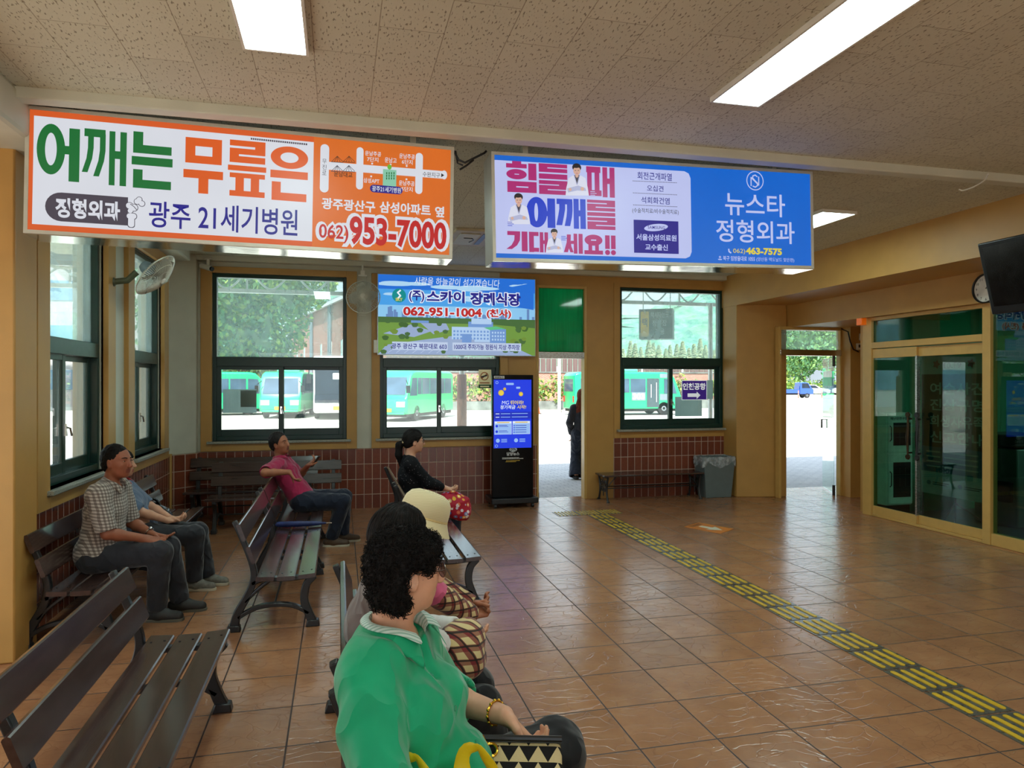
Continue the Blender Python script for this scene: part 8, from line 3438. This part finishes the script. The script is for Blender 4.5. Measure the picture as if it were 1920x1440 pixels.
sbox('kerb_far', [(g_.x - 20, g_.x + 25, g_.y - 0.3, g_.y, -0.02, 0.10)], M('kerb_concrete', (196, 190, 178), 0.8))

# ---- brick hall seen through the corner window
def pt(px, py, y):
    return ony(px, py, y)


pA, pB = pt(676, 760, 54), pt(546, 760, 82)
zA, zB = pt(662, 541, 54).z, pt(546, 603, 82).z
zt = (zA + zB) / 2
dv = Vector((pB.x - pA.x, pB.y - pA.y, 0))
Lh = dv.length
root = thing('brick_hall', 'red brick hall with slender windows behind the buses in the corner window', 'building', (pA.x, pA.y, -0.02), math.atan2(dv.y, dv.x))
m_brick2 = brick_mat('hall_brick', 0, (170, 108, 96), (186, 126, 112), 0.3, 0.1)
boxobj('wall', 0, Lh, -7.0, 0, 0, zt, m_brick2, root)
b = MB()
b.prism([(-7.4, zt), (0.4, zt), (0.4, zt + 0.15), (-3.5, zt + 1.6), (-7.4, zt + 0.15)], -0.3, Lh + 0.3, 'x')
b.build('roof', M('hall_roof', (150, 158, 168), 0.7), root)
boxobj('gutter', -0.3, Lh + 0.3, 0.2, 0.45, zt - 0.25, zt + 0.02, m_buswhite, root)
m_hw = M('hall_window', (186, 206, 214), 0.2)
for i in range(7):
    x = 1.5 + i * 3.9
    if x > Lh - 1:
        break
    w_ = boxobj('window', x, x + 0.55, -0.02, 0.03, 2.8, 5.4, m_hw, root)
    boxobj('window_frame', x - 0.06, x, -0.02, 0.05, 2.75, 5.45, m_buswhite, w_)
for x in (3.4, 9.3, 17.0):
    b = MB()
    b.cyl((x, 0.15, 0), (x, 0.15, zt - 0.2), 0.11, n=10).cyl((x + 0.9, 0.12, 0), (x + 0.9, 0.12, zt - 0.2), 0.06, n=8)
    b.build('downpipe', m_busgrey, root)
q0, q1 = pt(527, 760, 85), pt(565, 760, 85)
zt2 = pt(545, 566, 85).z
root = thing('far_block', 'pale concrete block standing behind the brick hall', 'building', ((q0.x + q1.x) / 2, 88, -0.02))
hw_ = (q1.x - q0.x) / 2
boxobj('wall', -hw_, hw_, -3, 3, 0, zt2, M('pale_concrete', (196, 206, 210), 0.8), root)
boxobj('stair_tower', hw_ * 0.1, hw_ * 0.5, -3.3, 3.2, 0, zt2 + 0.8, M('pale_concrete_shade', (170, 184, 190), 0.8), root)

# ---- buildings beyond the left windows
def block(label, x0, x1, y, depth, h, floors, bays, mats, face='y'):
    root = thing('office_block', label, 'building', ((x0 + x1) / 2, y, -0.02))
    hw_ = (x1 - x0) / 2
    boxobj('wall', -hw_, hw_, 0, depth, 0, h, mats[0], root)
    fh = h / floors
    for f_ in range(floors):
        boxobj('window_band', -hw_ + 0.6, hw_ - 0.6, -0.06, 0.02, f_ * fh + fh * 0.38, f_ * fh + fh * 0.82, mats[1], root)
    return root


m_pblk = M('block_pale', (214, 224, 228), 0.8)
m_pwin = M('block_window', (120, 160, 190), 0.2, var=0.3, nscale=0.8)
block('white office block with blue window bands seen through the side windows', -37, -20, 46, 10, 14, 4, 5, (m_pblk, m_pwin))
block('pale pinkish block with blue windows farther along the side yard', -26, -15.5, 62, 10, 21, 6, 5, (M('block_pinkish', (208, 200, 200), 0.8), m_pwin))
tree('small_tree', 'small bright green tree outside the side window', (-10.6, 19.9, -0.02), 4.2, 1.5, 1600, 0.14, [m_leaf2, m_leaf], trunk=0.08)
boxo = MB()
boxo.box(-14.5, -9.5, 17.2, 17.5, -0.02, 0.9)
tag(boxo.build('low_wall', m_buswhite, None, (-12, 17.35, -0.02)), 'low white wall outside the side window', 'wall')
root = thing('wall_lamp', 'small beige flood lamp on an arm outside the side window', 'lamp', (XL - T - 0.02, 7.6, 2.86))
b = MB()
b.tube([(0, 0, 0), (-0.3, 0.05, 0.02), (-0.5, 0.1, 0.12)], 0.015, 8)
b.build('arm', m_steel, root)
boxobj('head', -0.62, -0.46, 0.0, 0.2, 0.08, 0.3, M('lamp_beige', (190, 180, 150), 0.5), root, 0.02)
# white drain column between the side windows, outside
for yy in (7.55, 9.9):
    b = MB()
    b.box(XL - T - 0.75, XL - T - 0.45, yy, yy + 0.3, -0.02, 3.6)
    tag(b.build('side_column', m_buswhite, None, (XL - T - 0.6, yy + 0.15, -0.02)), 'white square column outside, beside the ' + ('nearer' if yy < 8 else 'farther') + ' side window', 'column')

# ---- hills and tree line
def hill(name, label, y, prof, depth, seed, mats):
    b = MB()
    r_ = np.random.default_rng(seed)
    xs = np.linspace(prof[0][0], prof[-1][0], 120)
    hs = np.interp(xs, [q[0] for q in prof], [q[1] for q in prof])
    nd = 26
    vs = []
    for j in range(nd):
        t = j / (nd - 1)
        for i, x in enumerate(xs):
            z = hs[i] * math.sin(t * PI / 2) ** 0.8
            bump = (r_.random() - 0.5) * hs[i] * 0.055
            vs.append((x + r_.normal() * 1.5, y + t * depth + r_.normal() * 1.0, z + bump - 0.5 if j else -1))
    n_ = len(xs)
    fs = [(j * n_ + i, j * n_ + i + 1, (j + 1) * n_ + i + 1, (j + 1) * n_ + i) for j in range(nd - 1) for i in range(n_ - 1)]
    b.add(vs, fs)
    o = b.build(name, mats, smooth=80, kind='structure')
    return o


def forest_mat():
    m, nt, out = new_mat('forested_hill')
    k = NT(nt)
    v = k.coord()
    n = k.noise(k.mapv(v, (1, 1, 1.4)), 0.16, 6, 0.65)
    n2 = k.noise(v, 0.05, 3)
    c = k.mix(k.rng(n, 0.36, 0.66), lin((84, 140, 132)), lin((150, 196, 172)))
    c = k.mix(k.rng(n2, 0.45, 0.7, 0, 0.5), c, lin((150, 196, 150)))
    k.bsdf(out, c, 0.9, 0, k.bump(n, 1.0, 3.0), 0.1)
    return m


m_hill = forest_mat()


def hpx(pairs, y):
    return [(ony(px, 700, y).x, max(2, ony(px, py, y).z)) for px, py in pairs]


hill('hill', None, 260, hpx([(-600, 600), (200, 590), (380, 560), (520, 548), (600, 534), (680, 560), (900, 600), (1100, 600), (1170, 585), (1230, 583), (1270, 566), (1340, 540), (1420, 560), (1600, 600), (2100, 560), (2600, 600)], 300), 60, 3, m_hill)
rows = []
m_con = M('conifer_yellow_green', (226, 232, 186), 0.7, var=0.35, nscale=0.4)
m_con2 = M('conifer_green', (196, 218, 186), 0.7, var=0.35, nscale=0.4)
pc = None
for i in range(22):
    px = 1146 + i * 11 + rng.random() * 5
    y = 105 + (i % 4) * 20
    q = ony(px, 634 + rng.random() * 24, y)
    if pc is None:
        root = thing('conifer', None, 'tree')
        b = MB()
        b.cyl((0, 0, 0), (0, 0, 0.8), 0.02, 0.01, 8)
        b.build('trunk', m_trunk, root)
        b = MB()
        for t in range(900):
            h = rng.random() ** 0.8
            rr = (1 - h) * 0.21 * (0.7 + 0.45 * rng.random())
            a = rng.random() * 2 * PI
            c = np.array((rr * math.cos(a), rr * math.sin(a), 0.12 + 0.88 * h))
            d = np.array((math.cos(a), math.sin(a), -0.35)) * 0.035
            w = np.array((-math.sin(a), math.cos(a), 0.2)) * 0.022
            b.add([c - d, c + w, c + d, c - w], [(0, 1, 2, 3)], (m_con, m_con2)[int(rng.random() > 0.65)])
        b.build('crown', None, root, smooth=0)
        pc = root
        o = root
    else:
        o = copy_tree(pc)
    s_ = q.z + 0.02
    o.location = (q.x, y, -0.02)
    o.scale = (s_ * (0.95 + 0.4 * rng.random()), s_ * 1.1, s_)
    o.rotation_euler = (0, 0, rng.random() * 6)
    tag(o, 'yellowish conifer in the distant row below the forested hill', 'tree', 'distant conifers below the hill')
